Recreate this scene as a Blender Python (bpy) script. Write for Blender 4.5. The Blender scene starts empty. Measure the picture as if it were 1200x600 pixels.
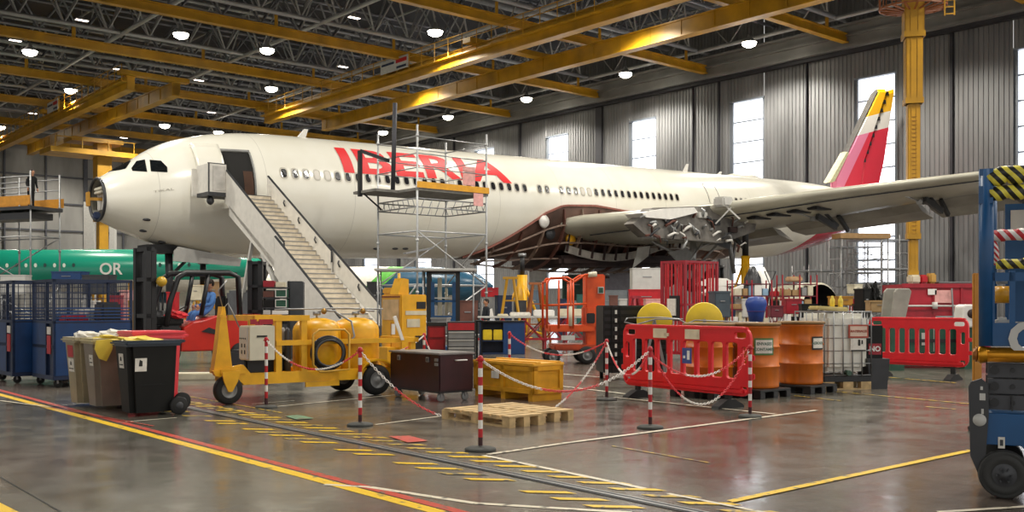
import bpy, bmesh, math, random
from mathutils import Vector, Matrix
from mathutils.bvhtree import BVHTree
random.seed(7)
PI = math.pi
sc = bpy.context.scene
COL = sc.collection
F = 1166.0; EYE = 1.53; HOR = 357.0; CX = 600.0
A0 = math.radians(40.6)
VX, VY = math.cos(A0), math.sin(A0)          # hangar axis across (away to the right)
UX, UY = -VY, VX                              # hangar axis along (away to the left)
def W(u, v, z=0.0): return Vector((u*UX + v*VX, u*UY + v*VY, z))
def G(px, py, z=0.0):                         # ground point seen at a pixel of the photo
    Y = (EYE - z)*F/(py - HOR)
    return Vector(((px - CX)/F*Y, Y, z))
def AT(px, Y, z=0.0): return Vector(((px - CX)/F*Y, Y, z))
def ZP(py, Y): return EYE + (HOR - py)*Y/F

# ------------------------------------------------------------ materials
def lin(c):
    c = c/255.0
    return c/12.92 if c <= 0.04045 else ((c + 0.055)/1.055)**2.4
def rgb(h):
    return tuple(lin(int(h[i:i+2], 16)) for i in (0, 2, 4)) + (1.0,)
MATS = {}
def mat(name, hexc, rough=0.5, metal=0.0, dirt=0.12, scale=4.0, emit=0.0, spec=0.5, bump=0.0, streak=False):
    if name in MATS: return MATS[name]
    m = bpy.data.materials.new(name); m.use_nodes = True
    nt = m.node_tree; b = nt.nodes['Principled BSDF']
    c = rgb(hexc)
    b.inputs['Roughness'].default_value = rough
    b.inputs['Metallic'].default_value = metal
    b.inputs['Specular IOR Level'].default_value = spec
    b.inputs['Base Color'].default_value = c
    m.diffuse_color = c
    if emit:
        b.inputs['Emission Color'].default_value = c
        b.inputs['Emission Strength'].default_value = emit
    if dirt > 0:
        tc = nt.nodes.new('ShaderNodeTexCoord')
        no = nt.nodes.new('ShaderNodeTexNoise'); no.inputs['Scale'].default_value = scale; no.inputs['Detail'].default_value = 6
        if streak:
            mp = nt.nodes.new('ShaderNodeMapping'); mp.inputs['Scale'].default_value = (3, 3, 0.35)
            nt.links.new(tc.outputs['Object'], mp.inputs['Vector']); nt.links.new(mp.outputs[0], no.inputs['Vector'])
        else:
            nt.links.new(tc.outputs['Object'], no.inputs['Vector'])
        r = nt.nodes.new('ShaderNodeValToRGB')
        r.color_ramp.elements[0].position = 0.3; r.color_ramp.elements[1].position = 0.7
        k = 1 - dirt*2
        r.color_ramp.elements[0].color = (c[0]*k, c[1]*k, c[2]*k, 1)
        k = 1 + dirt*0.5
        r.color_ramp.elements[1].color = (min(1, c[0]*k), min(1, c[1]*k), min(1, c[2]*k), 1)
        nt.links.new(no.outputs['Fac'], r.inputs['Fac']); nt.links.new(r.outputs['Color'], b.inputs['Base Color'])
        if bump:
            bp = nt.nodes.new('ShaderNodeBump'); bp.inputs['Strength'].default_value = bump; bp.inputs['Distance'].default_value = 0.02
            nt.links.new(no.outputs['Fac'], bp.inputs['Height']); nt.links.new(bp.outputs[0], b.inputs['Normal'])
    MATS[name] = m
    return m
Mt = lambda *a, **k: mat(*a, **k)
YEL = mat('yellow_paint', 'EBAE1C', 0.38, dirt=0.1)
YELC = mat('crane_yellow', 'C08E16', 0.42, dirt=0.18, scale=0.6)
RED = mat('red_paint', 'BC1822', 0.4, dirt=0.12)
REDP = mat('red_plastic', 'DC1824', 0.35, dirt=0.06)
PINKR = mat('coral_plastic', 'E84A52', 0.4, dirt=0.05)
DRED = mat('dark_red_paint', '9C1626', 0.4, dirt=0.15)
MAR = mat('maroon_paint', '33090F', 0.4, dirt=0.2)
BLUE = mat('blue_paint', '0E3A6C', 0.4, dirt=0.12)
BLUEL = mat('lift_blue', '0C4C7E', 0.4, dirt=0.1)
NAVY = mat('navy_paint', '152848', 0.45, dirt=0.15)
BLK = mat('black_plastic', '141412', 0.55, dirt=0.15, spec=0.3)
BLK2 = mat('black_paint', '18181A', 0.4, dirt=0.15)
DGR = mat('dark_grey_metal', '3C3D40', 0.45, 0.2, dirt=0.15)
GRY = mat('grey_paint', '8C8C8A', 0.5, dirt=0.1)
LGR = mat('light_grey_paint', 'C4C2BC', 0.45, dirt=0.06)
WHT = mat('white_paint', 'E6E3DC', 0.4, dirt=0.05)
GAL = mat('galvanised_steel', '9A9B9B', 0.4, 0.6, dirt=0.12)
ALU = mat('aluminium', 'B8B9B9', 0.35, 0.7, dirt=0.1)
RUB = mat('rubber', '1C1B1A', 0.75, dirt=0.1)
ORG = mat('orange_paint', 'D84E12', 0.4, dirt=0.1)
ORD = mat('orange_drum_plastic', 'CC6A10', 0.42, dirt=0.12, scale=2.5, streak=True)
WOOD = mat('pale_wood', 'CDAE7C', 0.75, dirt=0.22, scale=7)
WOODY = mat('yellow_wood', 'D99A16', 0.55, dirt=0.12, scale=5)
CRM = mat('cream_paint', 'D8CFB4', 0.5, dirt=0.12)
BEI = mat('beige_plastic', '9A8D70', 0.5, dirt=0.12)
BRN = mat('taupe_plastic', '84786A', 0.5, dirt=0.12)
GRN = mat('green_paint', '24543F', 0.5, dirt=0.15)
PAPER = mat('paper', 'E2DDD2', 0.8, dirt=0.1, scale=12)
YBAG = mat('yellow_bag', 'E8CC4C', 0.45, dirt=0.1)
PINK = mat('pink_sign', 'E2A6A0', 0.6, dirt=0.1, scale=9)
INK = mat('ink', '25241F', 0.7, dirt=0)
GOLD = mat('gold_metal', 'C98A1E', 0.28, 0.7, dirt=0.12, scale=3)
BRWN = mat('primer_brown', '6E4438', 0.6, dirt=0.28, scale=1.5)
BRWN2 = mat('dark_primer', '3A2724', 0.7, dirt=0.3, scale=2)
SILV = mat('light_metal_panel', 'B5AEA4', 0.45, 0.3, dirt=0.2, scale=2)

# ------------------------------------------------------------ mesh builder
class MB:
    def __init__(self): self.v = []; self.f = []; self.m = []; self.s = []; self.mi = 0
    def use(self, i): self.mi = i; return self
    def _add(self, vs, fs, smooth=False):
        o = len(self.v); self.v += [tuple(p) for p in vs]
        for f in fs:
            self.f.append([o + i for i in f]); self.m.append(self.mi); self.s.append(smooth)
        return self
    def box(self, x0, x1, y0, y1, z0, z1):
        if x0 > x1: x0, x1 = x1, x0
        if y0 > y1: y0, y1 = y1, y0
        if z0 > z1: z0, z1 = z1, z0
        return self._add([(x0,y0,z0),(x1,y0,z0),(x1,y1,z0),(x0,y1,z0),(x0,y0,z1),(x1,y0,z1),(x1,y1,z1),(x0,y1,z1)],
            [(0,3,2,1),(4,5,6,7),(0,1,5,4),(1,2,6,5),(2,3,7,6),(3,0,4,7)])
    def rbox(self, x0, x1, y0, y1, z0, z1, r=0.03):
        # box with chamfered edges
        b = bmesh.new(); bmesh.ops.create_cube(b, size=1)
        for v in b.verts:
            v.co = Vector(((x0+x1)/2 + v.co.x*(x1-x0), (y0+y1)/2 + v.co.y*(y1-y0), (z0+z1)/2 + v.co.z*(z1-z0)))
        bmesh.ops.bevel(b, geom=list(b.edges), offset=r, segments=2, affect='EDGES', clamp_overlap=True)
        b.verts.index_update()
        self._add([v.co[:] for v in b.verts], [[v.index for v in f.verts] for f in b.faces]); b.free(); return self
    def bar(self, a, b, w, h=None, up=(0,0,1)):
        a = Vector(a); b = Vector(b); h = h or w
        d = (b - a)
        if d.length < 1e-6: return self
        d.normalize(); up = Vector(up)
        if abs(d.dot(up)) > 0.99: up = Vector((0,1,0)) if abs(d.y) < 0.9 else Vector((1,0,0))
        s = d.cross(up).normalized(); t = s.cross(d)
        vs = []
        for p in (a, b):
            for i, j in ((-1,-1),(1,-1),(1,1),(-1,1)): vs.append(p + s*(i*w/2) + t*(j*h/2))
        return self._add(vs, [(0,1,2,3),(7,6,5,4),(0,4,5,1),(1,5,6,2),(2,6,7,3),(3,7,4,0)])
    def tube(self, a, b, r, n=8, r2=None, caps=True):
        a = Vector(a); b = Vector(b); r2 = r if r2 is None else r2
        d = (b - a)
        if d.length < 1e-6: return self
        d.normalize()
        up = Vector((0,0,1)) if abs(d.z) < 0.9 else Vector((1,0,0))
        s = d.cross(up).normalized(); t = s.cross(d); o = len(self.v)
        vs = [p + (s*math.cos(2*PI*i/n) + t*math.sin(2*PI*i/n))*q for p, q in ((a, r), (b, r2)) for i in range(n)]
        self._add(vs, [(i, (i+1) % n, n+(i+1) % n, n+i) for i in range(n)], True)
        if caps:
            self.f.append([o+i for i in reversed(range(n))]); self.m.append(self.mi); self.s.append(False)
            self.f.append([o+n+i for i in range(n)]); self.m.append(self.mi); self.s.append(False)
        return self
    def path(self, pts, r, n=6, closed=False):
        pts = [Vector(p) for p in pts]; N = len(pts); o = len(self.v); t0 = None; vs = []
        for i, p in enumerate(pts):
            a = pts[(i-1) % N] if (closed or i > 0) else p
            b = pts[(i+1) % N] if (closed or i < N-1) else p
            d = (b - a).normalized()
            if t0 is None:
                up = Vector((0,0,1)) if abs(d.z) < 0.9 else Vector((1,0,0))
                s = d.cross(up).normalized()
            else:
                s = (t0 - d*t0.dot(d)).normalized()
            t0 = s; t = d.cross(s)
            vs += [p + (s*math.cos(2*PI*k/n) + t*math.sin(2*PI*k/n))*r for k in range(n)]
        fs = []
        for i in range(N if closed else N-1):
            j = (i+1) % N
            for k in range(n):
                fs.append((i*n+k, i*n+(k+1) % n, j*n+(k+1) % n, j*n+k))
        self._add(vs, fs, True)
        if not closed:
            self.f.append([o+k for k in reversed(range(n))]); self.m.append(self.mi); self.s.append(False)
            self.f.append([o+(N-1)*n+k for k in range(n)]); self.m.append(self.mi); self.s.append(False)
        return self
    def lathe(self, prof, c=(0,0,0), n=24, axis='z', smooth=True, start=0.0, sweep=2*PI):
        c = Vector(c); full = abs(sweep - 2*PI) < 1e-6; k = n if full else n+1; vs = []
        for r, h in prof:
            for i in range(k):
                a = start + sweep*i/n; x, y = r*math.cos(a), r*math.sin(a)
                vs.append(c + Vector({'z': (x,y,h), 'x': (h,x,y), 'y': (y,h,x)}[axis]))
        fs = []
        for j in range(len(prof)-1):
            for i in range(n):
                i2 = (i+1) % k
                fs.append((j*k+i, j*k+i2, (j+1)*k+i2, (j+1)*k+i))
        return self._add(vs, fs, smooth)
    def prism(self, poly, d, o=(0,0,0), ax=(1,0,0), ay=(0,0,1)):
        ax = Vector(ax); ay = Vector(ay); nrm = ax.cross(ay).normalized(); o = Vector(o); n = len(poly)
        vs = [o + ax*p[0] + ay*p[1] for p in poly] + [o + ax*p[0] + ay*p[1] + nrm*d for p in poly]
        return self._add(vs, [list(reversed(range(n))), [n+i for i in range(n)]] + [(i, (i+1) % n, n+(i+1) % n, n+i) for i in range(n)])
    def quad(self, *ps): return self._add(ps, [list(range(len(ps)))])
    def ball(self, c, r, sx=1, sy=1, sz=1, n=12):
        prof = [(r*math.sin(PI*i/8), -r*math.cos(PI*i/8)) for i in range(9)]
        o = len(self.v); self.lathe(prof, (0,0,0), n)
        for i in range(o, len(self.v)):
            p = self.v[i]; self.v[i] = (c[0]+p[0]*sx, c[1]+p[1]*sy, c[2]+p[2]*sz)
        return self
    def xf(self, M, start=0):
        for i in range(start, len(self.v)): self.v[i] = tuple(M @ Vector(self.v[i]))
        return self
    def build(self, name, mats, parent=None, loc=None, rotz=None):
        me = bpy.data.meshes.new(name); me.from_pydata(self.v, [], self.f)
        if not isinstance(mats, (list, tuple)): mats = [mats]
        for m in mats: me.materials.append(m)
        me.polygons.foreach_set('material_index', self.m)
        me.polygons.foreach_set('use_smooth', self.s)
        b = bmesh.new(); b.from_mesh(me); bmesh.ops.recalc_face_normals(b, faces=b.faces); b.to_mesh(me); b.free()
        me.update()
        o = bpy.data.objects.new(name, me); COL.objects.link(o)
        if parent: o.parent = parent
        if loc is not None: o.location = loc
        if rotz is not None: o.rotation_euler = (0, 0, rotz)
        return o
def bvl(o, w=0.01, s=2):
    m = o.modifiers.new('bevel', 'BEVEL'); m.width = w; m.segments = s; m.limit_method = 'ANGLE'; return o
def tag(o, label, cat, group=None):
    o['label'] = label; o['category'] = cat
    if group: o['group'] = group
    return o
def thing(name, label, cat, loc=(0,0,0), rotz=0.0, group=None):
    o = bpy.data.objects.new(name, None); COL.objects.link(o)
    o.location = loc; o.rotation_euler = (0, 0, rotz)
    return tag(o, label, cat, group)
def struct(name, mb, mats):
    o = mb.build(name, mats); o['kind'] = 'structure'; return o
def copy_tree(o, loc=None, rotz=None, label=None):
    def rec(s, parent):
        c = s.copy(); COL.objects.link(c)
        if parent is not None: c.parent = parent
        for ch in KIDS.get(s.name, [k for k in s.children]): rec(ch, c)
        return c
    c = rec(o, None)
    if loc is not None: c.location = loc
    if rotz is not None: c.rotation_euler = (0, 0, rotz)
    if label: c['label'] = label
    return c
KIDS = {}
def corner(px, py, xl, xr, yt, ang=None, z0=0.0):
    """near vertical corner at a ground pixel; returns origin, rotz, depth right-away, depth left-away, height"""
    a = A0 if ang is None else math.radians(ang)
    C = G(px, py, z0); ca, sa = math.cos(a), math.sin(a)
    kl, kr = (xl-CX)/F, (xr-CX)/F
    Lu = (C.x - kl*C.y)/(sa + kl*ca); Lv = (kr*C.y - C.x)/(ca - kr*sa)
    return C, a, Lv, Lu, EYE + (HOR - yt)*C.y/F - z0
def text_mesh(txt, size, ext=0.003, bold=0.0, align='CENTER'):
    cu = bpy.data.curves.new('t', 'FONT'); cu.body = txt; cu.size = size; cu.extrude = ext; cu.offset = bold
    cu.align_x = align; cu.align_y = 'CENTER'; cu.resolution_u = 3
    o = bpy.data.objects.new('t', cu); COL.objects.link(o)
    dg = bpy.context.evaluated_depsgraph_get(); me = bpy.data.meshes.new_from_object(o.evaluated_get(dg))
    bpy.data.objects.remove(o); bpy.data.curves.remove(cu)
    return me
def lettering(name, txt, size, m, parent, loc, rot, bold=0.0, ext=0.003):
    me = text_mesh(txt, size, ext, bold); me.materials.clear(); me.materials.append(m); me.name = name
    o = bpy.data.objects.new(name, me); COL.objects.link(o); o.parent = parent; o.location = loc; o.rotation_euler = rot
    return o

# ------------------------------------------------------------ camera, world
cam = bpy.data.cameras.new('camera'); co = bpy.data.objects.new('camera', cam); COL.objects.link(co)
co.location = (0, 0, EYE); co.rotation_euler = (PI/2, 0, 0)
cam.sensor_width = 36; cam.lens = F/1200*36; cam.shift_y = (HOR - 300)/1200.0; cam.clip_end = 600
sc.camera = co
w = bpy.data.worlds.new('world'); sc.world = w; w.use_nodes = True
bg = w.node_tree.nodes['Background']; bg.inputs[0].default_value = (1.0, 0.985, 0.95, 1); bg.inputs[1].default_value = 0.85
sc.view_settings.view_transform = 'Standard'; sc.view_settings.look = 'None'; sc.view_settings.gamma = 1; sc.view_settings.use_curve_mapping = False
sc.view_settings.exposure = 0.2
sc.cycles.use_denoising = True; sc.cycles.max_bounces = 6; sc.cycles.diffuse_bounces = 4; sc.cycles.glossy_bounces = 3
sc.cycles.sample_clamp_indirect = 4
# ============================================================ SETTING
WALLV = 80.0; FARU = 156.0
# floor with its painted markings
def floor_material():
    m = bpy.data.materials.new('sealed_concrete'); m.use_nodes = True; nt = m.node_tree; b = nt.nodes['Principled BSDF']
    tc = nt.nodes.new('ShaderNodeTexCoord')
    def noise(s, d=6, dist=0.0):
        n = nt.nodes.new('ShaderNodeTexNoise'); n.inputs['Scale'].default_value = s; n.inputs['Detail'].default_value = d
        n.inputs['Distortion'].default_value = dist; nt.links.new(tc.outputs['Object'], n.inputs['Vector']); return n
    def ramp(src, a, b_, ca, cb):
        r = nt.nodes.new('ShaderNodeValToRGB'); e = r.color_ramp.elements
        e[0].position = a; e[1].position = b_; e[0].color = ca; e[1].color = cb
        nt.links.new(src, r.inputs['Fac']); return r
    n1 = noise(0.35, 8, 0.8); n2 = noise(2.2, 8, 0.3); n3 = noise(0.12, 3); n4 = noise(7, 3)
    base = ramp(n1.outputs['Fac'], 0.35, 0.68, rgb('55524A'), rgb('706C61'))
    fine = ramp(n2.outputs['Fac'], 0.3, 0.75, (0.82, 0.82, 0.82, 1), (1.08, 1.08, 1.08, 1))
    mx = nt.nodes.new('ShaderNodeMixRGB'); mx.blend_type = 'MULTIPLY'; mx.inputs[0].default_value = 1
    nt.links.new(base.outputs[0], mx.inputs[1]); nt.links.new(fine.outputs[0], mx.inputs[2])
    redm = ramp(n3.outputs['Fac'], 0.47, 0.6, (0,0,0,1), (0.5,0.5,0.5,1))
    mr = nt.nodes.new('ShaderNodeMixRGB'); mr.inputs[2].default_value = rgb('5E4642')
    nt.links.new(redm.outputs[0], mr.inputs[0]); nt.links.new(mx.outputs[0], mr.inputs[1])
    nt.links.new(mr.outputs[0], b.inputs['Base Color'])
    rr = nt.nodes.new('ShaderNodeMapRange'); rr.inputs[1].default_value = 0.3; rr.inputs[2].default_value = 0.7; rr.inputs[3].default_value = 0.13; rr.inputs[4].default_value = 0.27
    nt.links.new(n2.outputs['Fac'], rr.inputs[0]); nt.links.new(rr.outputs[0], b.inputs['Roughness'])
    b.inputs['Specular IOR Level'].default_value = 0.6
    bp = nt.nodes.new('ShaderNodeBump'); bp.inputs['Strength'].default_value = 0.10; bp.inputs['Distance'].default_value = 0.02
    nt.links.new(n4.outputs['Fac'], bp.inputs['Height']); nt.links.new(bp.outputs[0], b.inputs['Normal'])
    return m
def line_paint(name, hexc, wear=0.5):
    m = bpy.data.materials.new(name); m.use_nodes = True; nt = m.node_tree; b = nt.nodes['Principled BSDF']
    tc = nt.nodes.new('ShaderNodeTexCoord'); n = nt.nodes.new('ShaderNodeTexNoise'); n.inputs['Scale'].default_value = 9; n.inputs['Detail'].default_value = 8
    nt.links.new(tc.outputs['Object'], n.inputs['Vector'])
    r = nt.nodes.new('ShaderNodeValToRGB'); e = r.color_ramp.elements; wear += 0.05; e[0].position = wear-0.14; e[1].position = wear-0.06
    e[0].color = rgb('6A655B'); e[1].color = rgb(hexc); nt.links.new(n.outputs['Fac'], r.inputs['Fac'])
    nt.links.new(r.outputs[0], b.inputs['Base Color']); b.inputs['Roughness'].default_value = 0.35
    return m
fl = MB()
fl.quad(W(-60,-90), W(-60,140), W(170,140), W(170,-90))
LZ = [0.002]
def seg(a, b, wd, mi, side=0.0, z=None):
    """painted strip between two photo pixels on the floor"""
    A = G(*a) if len(a) == 2 else Vector(a); B = G(*b) if len(b) == 2 else Vector(b); d = (B - A).normalized(); n = Vector((-d.y, d.x, 0))
    LZ[0] += 0.0002; z = LZ[0] if z is None else z
    A = A + n*side; B = B + n*side; N = max(1, int((B-A).length/1.2)); fl.use(mi)
    for i in range(N):
        p = A.lerp(B, i/N); q = A.lerp(B, (i+1)/N); h = n*(wd/2)
        fl.quad(p-h+Vector((0,0,z)), q-h+Vector((0,0,z)), q+h+Vector((0,0,z)), p+h+Vector((0,0,z)))
fl_mats = [floor_material(), line_paint('yellow_line_paint', 'F2C62A', 0.42), line_paint('red_line_paint', 'C64A3C', 0.45), line_paint('white_line_paint', 'E4DAC4', 0.44),
           line_paint('green_line_paint', '6E9A7E', 0.48), mat('floor_joint', '2C2A27', 0.7, dirt=0), line_paint('worn_yellow_line_paint', 'D6B344', 0.52), line_paint('pink_line_paint', 'CC5A52', 0.46)]
seg((-30,454.5),(517,601),0.125,1); seg((-30,449.5),(547,602),0.095,2)
seg((-40,575),(20,606),0.12,1)
seg((433,571),(557,590),0.07,3); seg((557,590),(740,601),0.07,3); seg((380,568),(433,571),0.06,3)
seg((0,559),(76,603),0.012,5)
RA, RB = G(215,477), G(800,597.5); rd = (RB-RA).normalized(); rn = Vector((-rd.y, rd.x, 0))
RAIL0 = RA - rd*0.6; RAIL1 = RB + rd*3
n_ = int((RAIL1-RAIL0).length/0.38)
for i in range(n_):
    p = RAIL0 + rd*(i*0.38)
    for off, skip in ((0.33, 0.0), (-0.32, 0.25)):
        if random.random() < skip: continue
        fl.use(1 if random.random() < 0.6 else 6); LZ[0] += 0.00003
        c = p + rn*off; a = c + Vector((0,0,LZ[0])); L = 0.075 + random.random()*0.02
        ax = Vector((1,-0.12,0)).normalized()*0.20; ay = rd.cross(Vector((0,0,1)))*0; by = rd*0.065
        fl.quad(a-ax-by, a+ax-by, a+ax+by, a-ax+by)
seg((567,534),(755,573),0.07,3); seg((783,579),(920,606),0.05,3)
seg((212,469),(300,486),0.06,6); seg((217,464),(330,484),0.04,6)
seg((440,498),(517,488),0.045,3); seg((572,533),(660,520),0.07,3); seg((660,520),(957,481),0.075,3)
seg((717,523),(832,543),0.03,6)
seg((855,588),(1137,528),0.06,1); seg((857,589.5),(1137,529.5),0.03,1)
seg((1100,601),(1210,594),0.06,3)
seg((965,458),(1140,474),0.07,6); seg((930,464),(985,470),0.05,6); seg((1085,477),(1120,480),0.05,6)
seg((147,495),(207,490),0.04,3); seg((323,477),(465,463),0.04,3); seg((295,474),(345,470),0.04,3)
seg((720,466),(910,486),0.06,3); seg((650,452),(733,462),0.07,3)
seg((1010,425),(1135,432),0.10,3); seg((1010,440),(1120,449),0.09,6); seg((640,437),(735,445),0.08,3)
seg((0,470),(60,478),0.05,3); seg((60,478),(180,500),0.03,2)
LZ[0] += 0.0002; z = LZ[0]
fl.use(7); fl.quad(*[G(x,y)+Vector((0,0,z)) for x, y in ((455,512),(480,511.5),(503,517.5),(478,519.5))])
fl.use(4); fl.quad(*[G(x,y)+Vector((0,0,z)) for x, y in ((333,488),(352,487),(368,491),(348,492.5))])
fl.use(7); fl.quad(*[G(x,y)+Vector((0,0,z)) for x, y in ((95,463),(120,464),(150,470),(112,470))])
struct('floor', fl, fl_mats)
rt = MB(); z = 0.008
for o_, wd, mi, zz in ((0.0, 0.13, 1, 0.006), (-0.02, 0.03, 0, 0.012), (0.05, 0.02, 0, 0.010)):
    c = rn*o_; h = rn*wd/2; rt.use(mi)
    a, b = RAIL0+c, RAIL1+c
    rt._add([a-h, b-h, b+h, a+h, a-h+Vector((0,0,zz)), b-h+Vector((0,0,zz)), b+h+Vector((0,0,zz)), a+h+Vector((0,0,zz))], [(4,5,6,7),(0,1,5,4),(1,2,6,5),(2,3,7,6),(3,0,4,7)])
o = rt.build('floor_rail', [ALU, BLK2]); tag(o, 'steel guide rail set in the floor between rows of yellow dashes', 'rail')
# small litter flecks are part of the floor's wear: left to the material

# --- right wall: corrugated cladding with tall windows
cl = MB()
WIN = [(83.3,87.2), (69.9,73.8), (56.4,60.4), (43.0,47.0), (29.5,33.4), (96.8,100.8), (110.3,114.3), (123.8,127.8), (16.0,19.9)]
WZ0, WZ1 = 3.4, 21.4
def clad(u0, u1, z0, z1):
    u = u0; pts = []
    while u < u1 - 1e-6:
        for du, dv in ((0, 0), (0.16, 0), (0.20, 0.07), (0.30, 0.07), (0.34, 0)):
            if u + du <= u1: pts.append((u+du, WALLV + dv))
        u += 0.40
    pts.append((u1, WALLV))
    o_ = len(cl.v)
    cl.v += [tuple(W(a, b, z0)) for a, b in pts] + [tuple(W(a, b, z1)) for a, b in pts]; n = len(pts)
    for i in range(n-1):
        if pts[i+1][0] - pts[i][0] < 1e-4: continue
        cl.f.append([o_+i, o_+i+1, o_+n+i+1, o_+n+i]); cl.m.append(cl.mi); cl.s.append(False)
ed = [5.0]
for a, b in sorted(WIN): ed += [a, b]
ed.append(FARU)
for i in range(0, len(ed), 2): clad(ed[i], ed[i+1], 0, 30)
for a, b in WIN: clad(a, b, 0, WZ0); clad(a, b, WZ1, 30)
def wall_mat(name, hexc):
    m = bpy.data.materials.new(name); m.use_nodes = True; nt = m.node_tree; b = nt.nodes['Principled BSDF']
    tc = nt.nodes.new('ShaderNodeTexCoord'); mp = nt.nodes.new('ShaderNodeMapping'); mp.inputs['Rotation'].default_value = (0,0,-A0); mp.inputs['Scale'].default_value = (0.1, 0.6, 0.10)
    n = nt.nodes.new('ShaderNodeTexNoise'); n.inputs['Scale'].default_value = 1.0; n.inputs['Detail'].default_value = 7
    nt.links.new(tc.outputs['Object'], mp.inputs[0]); nt.links.new(mp.outputs[0], n.inputs[0])
    r = nt.nodes.new('ShaderNodeValToRGB'); c = rgb(hexc); e = r.color_ramp.elements; e[0].position = 0.35; e[1].position = 0.65
    e[0].color = tuple(x*0.72 for x in c[:3])+(1,); e[1].color = tuple(x*1.12 for x in c[:3])+(1,)
    nt.links.new(n.outputs['Fac'], r.inputs[0]); nt.links.new(r.outputs[0], b.inputs['Base Color'])
    b.inputs['Roughness'].default_value = 0.42; b.inputs['Metallic'].default_value = 0.25
    return m
CLAD = wall_mat('wall_cladding', '7B7B7B')
struct('wall_right', cl, CLAD)
GLASS = mat('daylit_glazing', 'F2F6FF', 0.3, dirt=0, emit=2.1)
WFR = mat('window_frame_grey', '7F858C', 0.4, 0.3, dirt=0.05)
for k, (a, b) in enumerate(sorted(WIN)):
    m = MB(); m.quad(W(a, WALLV+0.5, WZ0), W(b, WALLV+0.5, WZ0), W(b, WALLV+0.5, WZ1), W(a, WALLV+0.5, WZ1))
    r_ = bpy.data.objects.new('window_%d' % (k+1), None); COL.objects.link(r_); r_['kind'] = 'structure'
    m.build('pane', GLASS, r_)
    m = MB()
    for uu in (a, b): m.bar(W(uu, WALLV+0.25, WZ0), W(uu, WALLV+0.25, WZ1), 0.16, 0.55, up=(UX,UY,0))
    for zz in (WZ0, WZ1): m.bar(W(a, WALLV+0.25, zz), W(b, WALLV+0.25, zz), 0.55, 0.16)
    for i in range(1, 9): zz = WZ0 + (WZ1-WZ0)*i/9; m.bar(W(a, WALLV+0.42, zz), W(b, WALLV+0.42, zz), 0.10, 0.13)
    m.build('window_frame', WFR, r_)
DRK = mat('dark_steel', '35353A', 0.5, 0.2, dirt=0.15, scale=1)
k = 0
for uu, wd in ((78.2,0.95), (51.7,0.12), (64.9,0.12), (38.2,0.22), (91.7,0.3), (105,0.2), (118,0.5), (24.8,0.2), (61.6,0.1)):
    k += 1; m = MB(); m.bar(W(uu, WALLV-0.1, 0), W(uu, WALLV-0.1, 24), 0.3, wd, up=(UX,UY,0)); struct('column_%d' % k, m, DRK)
# eaves beam (two deep flanges)
BAND = mat('eaves_beam_grey', '8B8A87', 0.45, 0.2, dirt=0.15, scale=0.4)
m = MB()
a, b = 5.0, FARU
def hb(mb, u0, u1, v0, v1, z0, z1):
    p = [W(u0,v0,z0),W(u1,v0,z0),W(u1,v1,z0),W(u0,v1,z0),W(u0,v0,z1),W(u1,v0,z1),W(u1,v1,z1),W(u0,v1,z1)]
    return mb._add(p, [(0,3,2,1),(4,5,6,7),(0,1,5,4),(1,2,6,5),(2,3,7,6),(3,0,4,7)])
hb(m, a, b, 78.9, 79.8, 24.0, 24.25); hb(m, a, b, 79.1, 79.8, 24.25, 25.0); hb(m, a, b, 78.8, 79.8, 25.0, 25.2); hb(m, a, b, 79.2, 79.8, 25.2, 25.9); hb(m, a, b, 78.6, 79.8, 25.9, 26.1)
struct('trim_1', m, BAND)
m = MB(); hb(m, a, b, 79.4, 79.95, 23.65, 24.0); struct('trim_2', m, DRK)
# --- far wall with the hangar doors
m = MB(); hb(m, FARU, FARU+0.3, -60, 82, 0, 31)
DOORM = wall_mat('hangar_door_panels', '96948F')
struct('wall_back', m, DOORM)
m = MB()
for i in range(24):
    v = -52 + i*5.6; m.bar(W(FARU-0.25, v, 0), W(FARU-0.25, v, 24), 0.4, 0.55 if i % 3 == 0 else 0.22, up=(VX,VY,0))
for zz in (4.5, 8.5, 12.5, 16.5, 20.5): m.bar(W(FARU-0.15, -55, zz), W(FARU-0.15, 78, zz), 0.25, 0.22)
struct('trim_3', m, mat('door_frame_grey', '55565C', 0.5, 0.2, dirt=0.1))
# --- roof
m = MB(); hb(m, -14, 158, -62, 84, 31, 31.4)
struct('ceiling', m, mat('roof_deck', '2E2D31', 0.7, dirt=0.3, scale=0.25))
STEEL = mat('roof_steel', 'A5A4A2', 0.45, 0.2, dirt=0.12, scale=0.5)
STEEL2 = mat('roof_steel_dark', '8A8A8E', 0.5, 0.2, dirt=0.2, scale=0.5)
def truss_v(name, u, z0=26.3, z1=30.2, step=3.75, r=0.17, v0=-48, v1=79, col=None):
    m = MB(); m.tube(W(u,v0,z0), W(u,v1,z0), r, 8); m.tube(W(u-0.9,v0,z1), W(u-0.9,v1,z1), r*0.9, 6); m.tube(W(u+0.9,v0,z1), W(u+0.9,v1,z1), r*0.9, 6)
    v = v0
    while v < v1-step:
        for s in (-0.9, 0.9):
            m.tube(W(u,v,z0), W(u+s,v+step/2,z1), 0.095, 5, caps=False); m.tube(W(u+s,v+step/2,z1), W(u,v+step,z0), 0.095, 5, caps=False)
        v += step
    struct(name, m, col or STEEL)
k = 0
u = 17.0
while u < 154:
    truss_v('roof_truss_%d' % k, u, 26.3 if k % 2 == 0 else 27.4, r=0.20 if k % 2 == 0 else 0.15, col=STEEL if k % 2 == 0 else STEEL2); k += 1; u += 7.5
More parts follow.
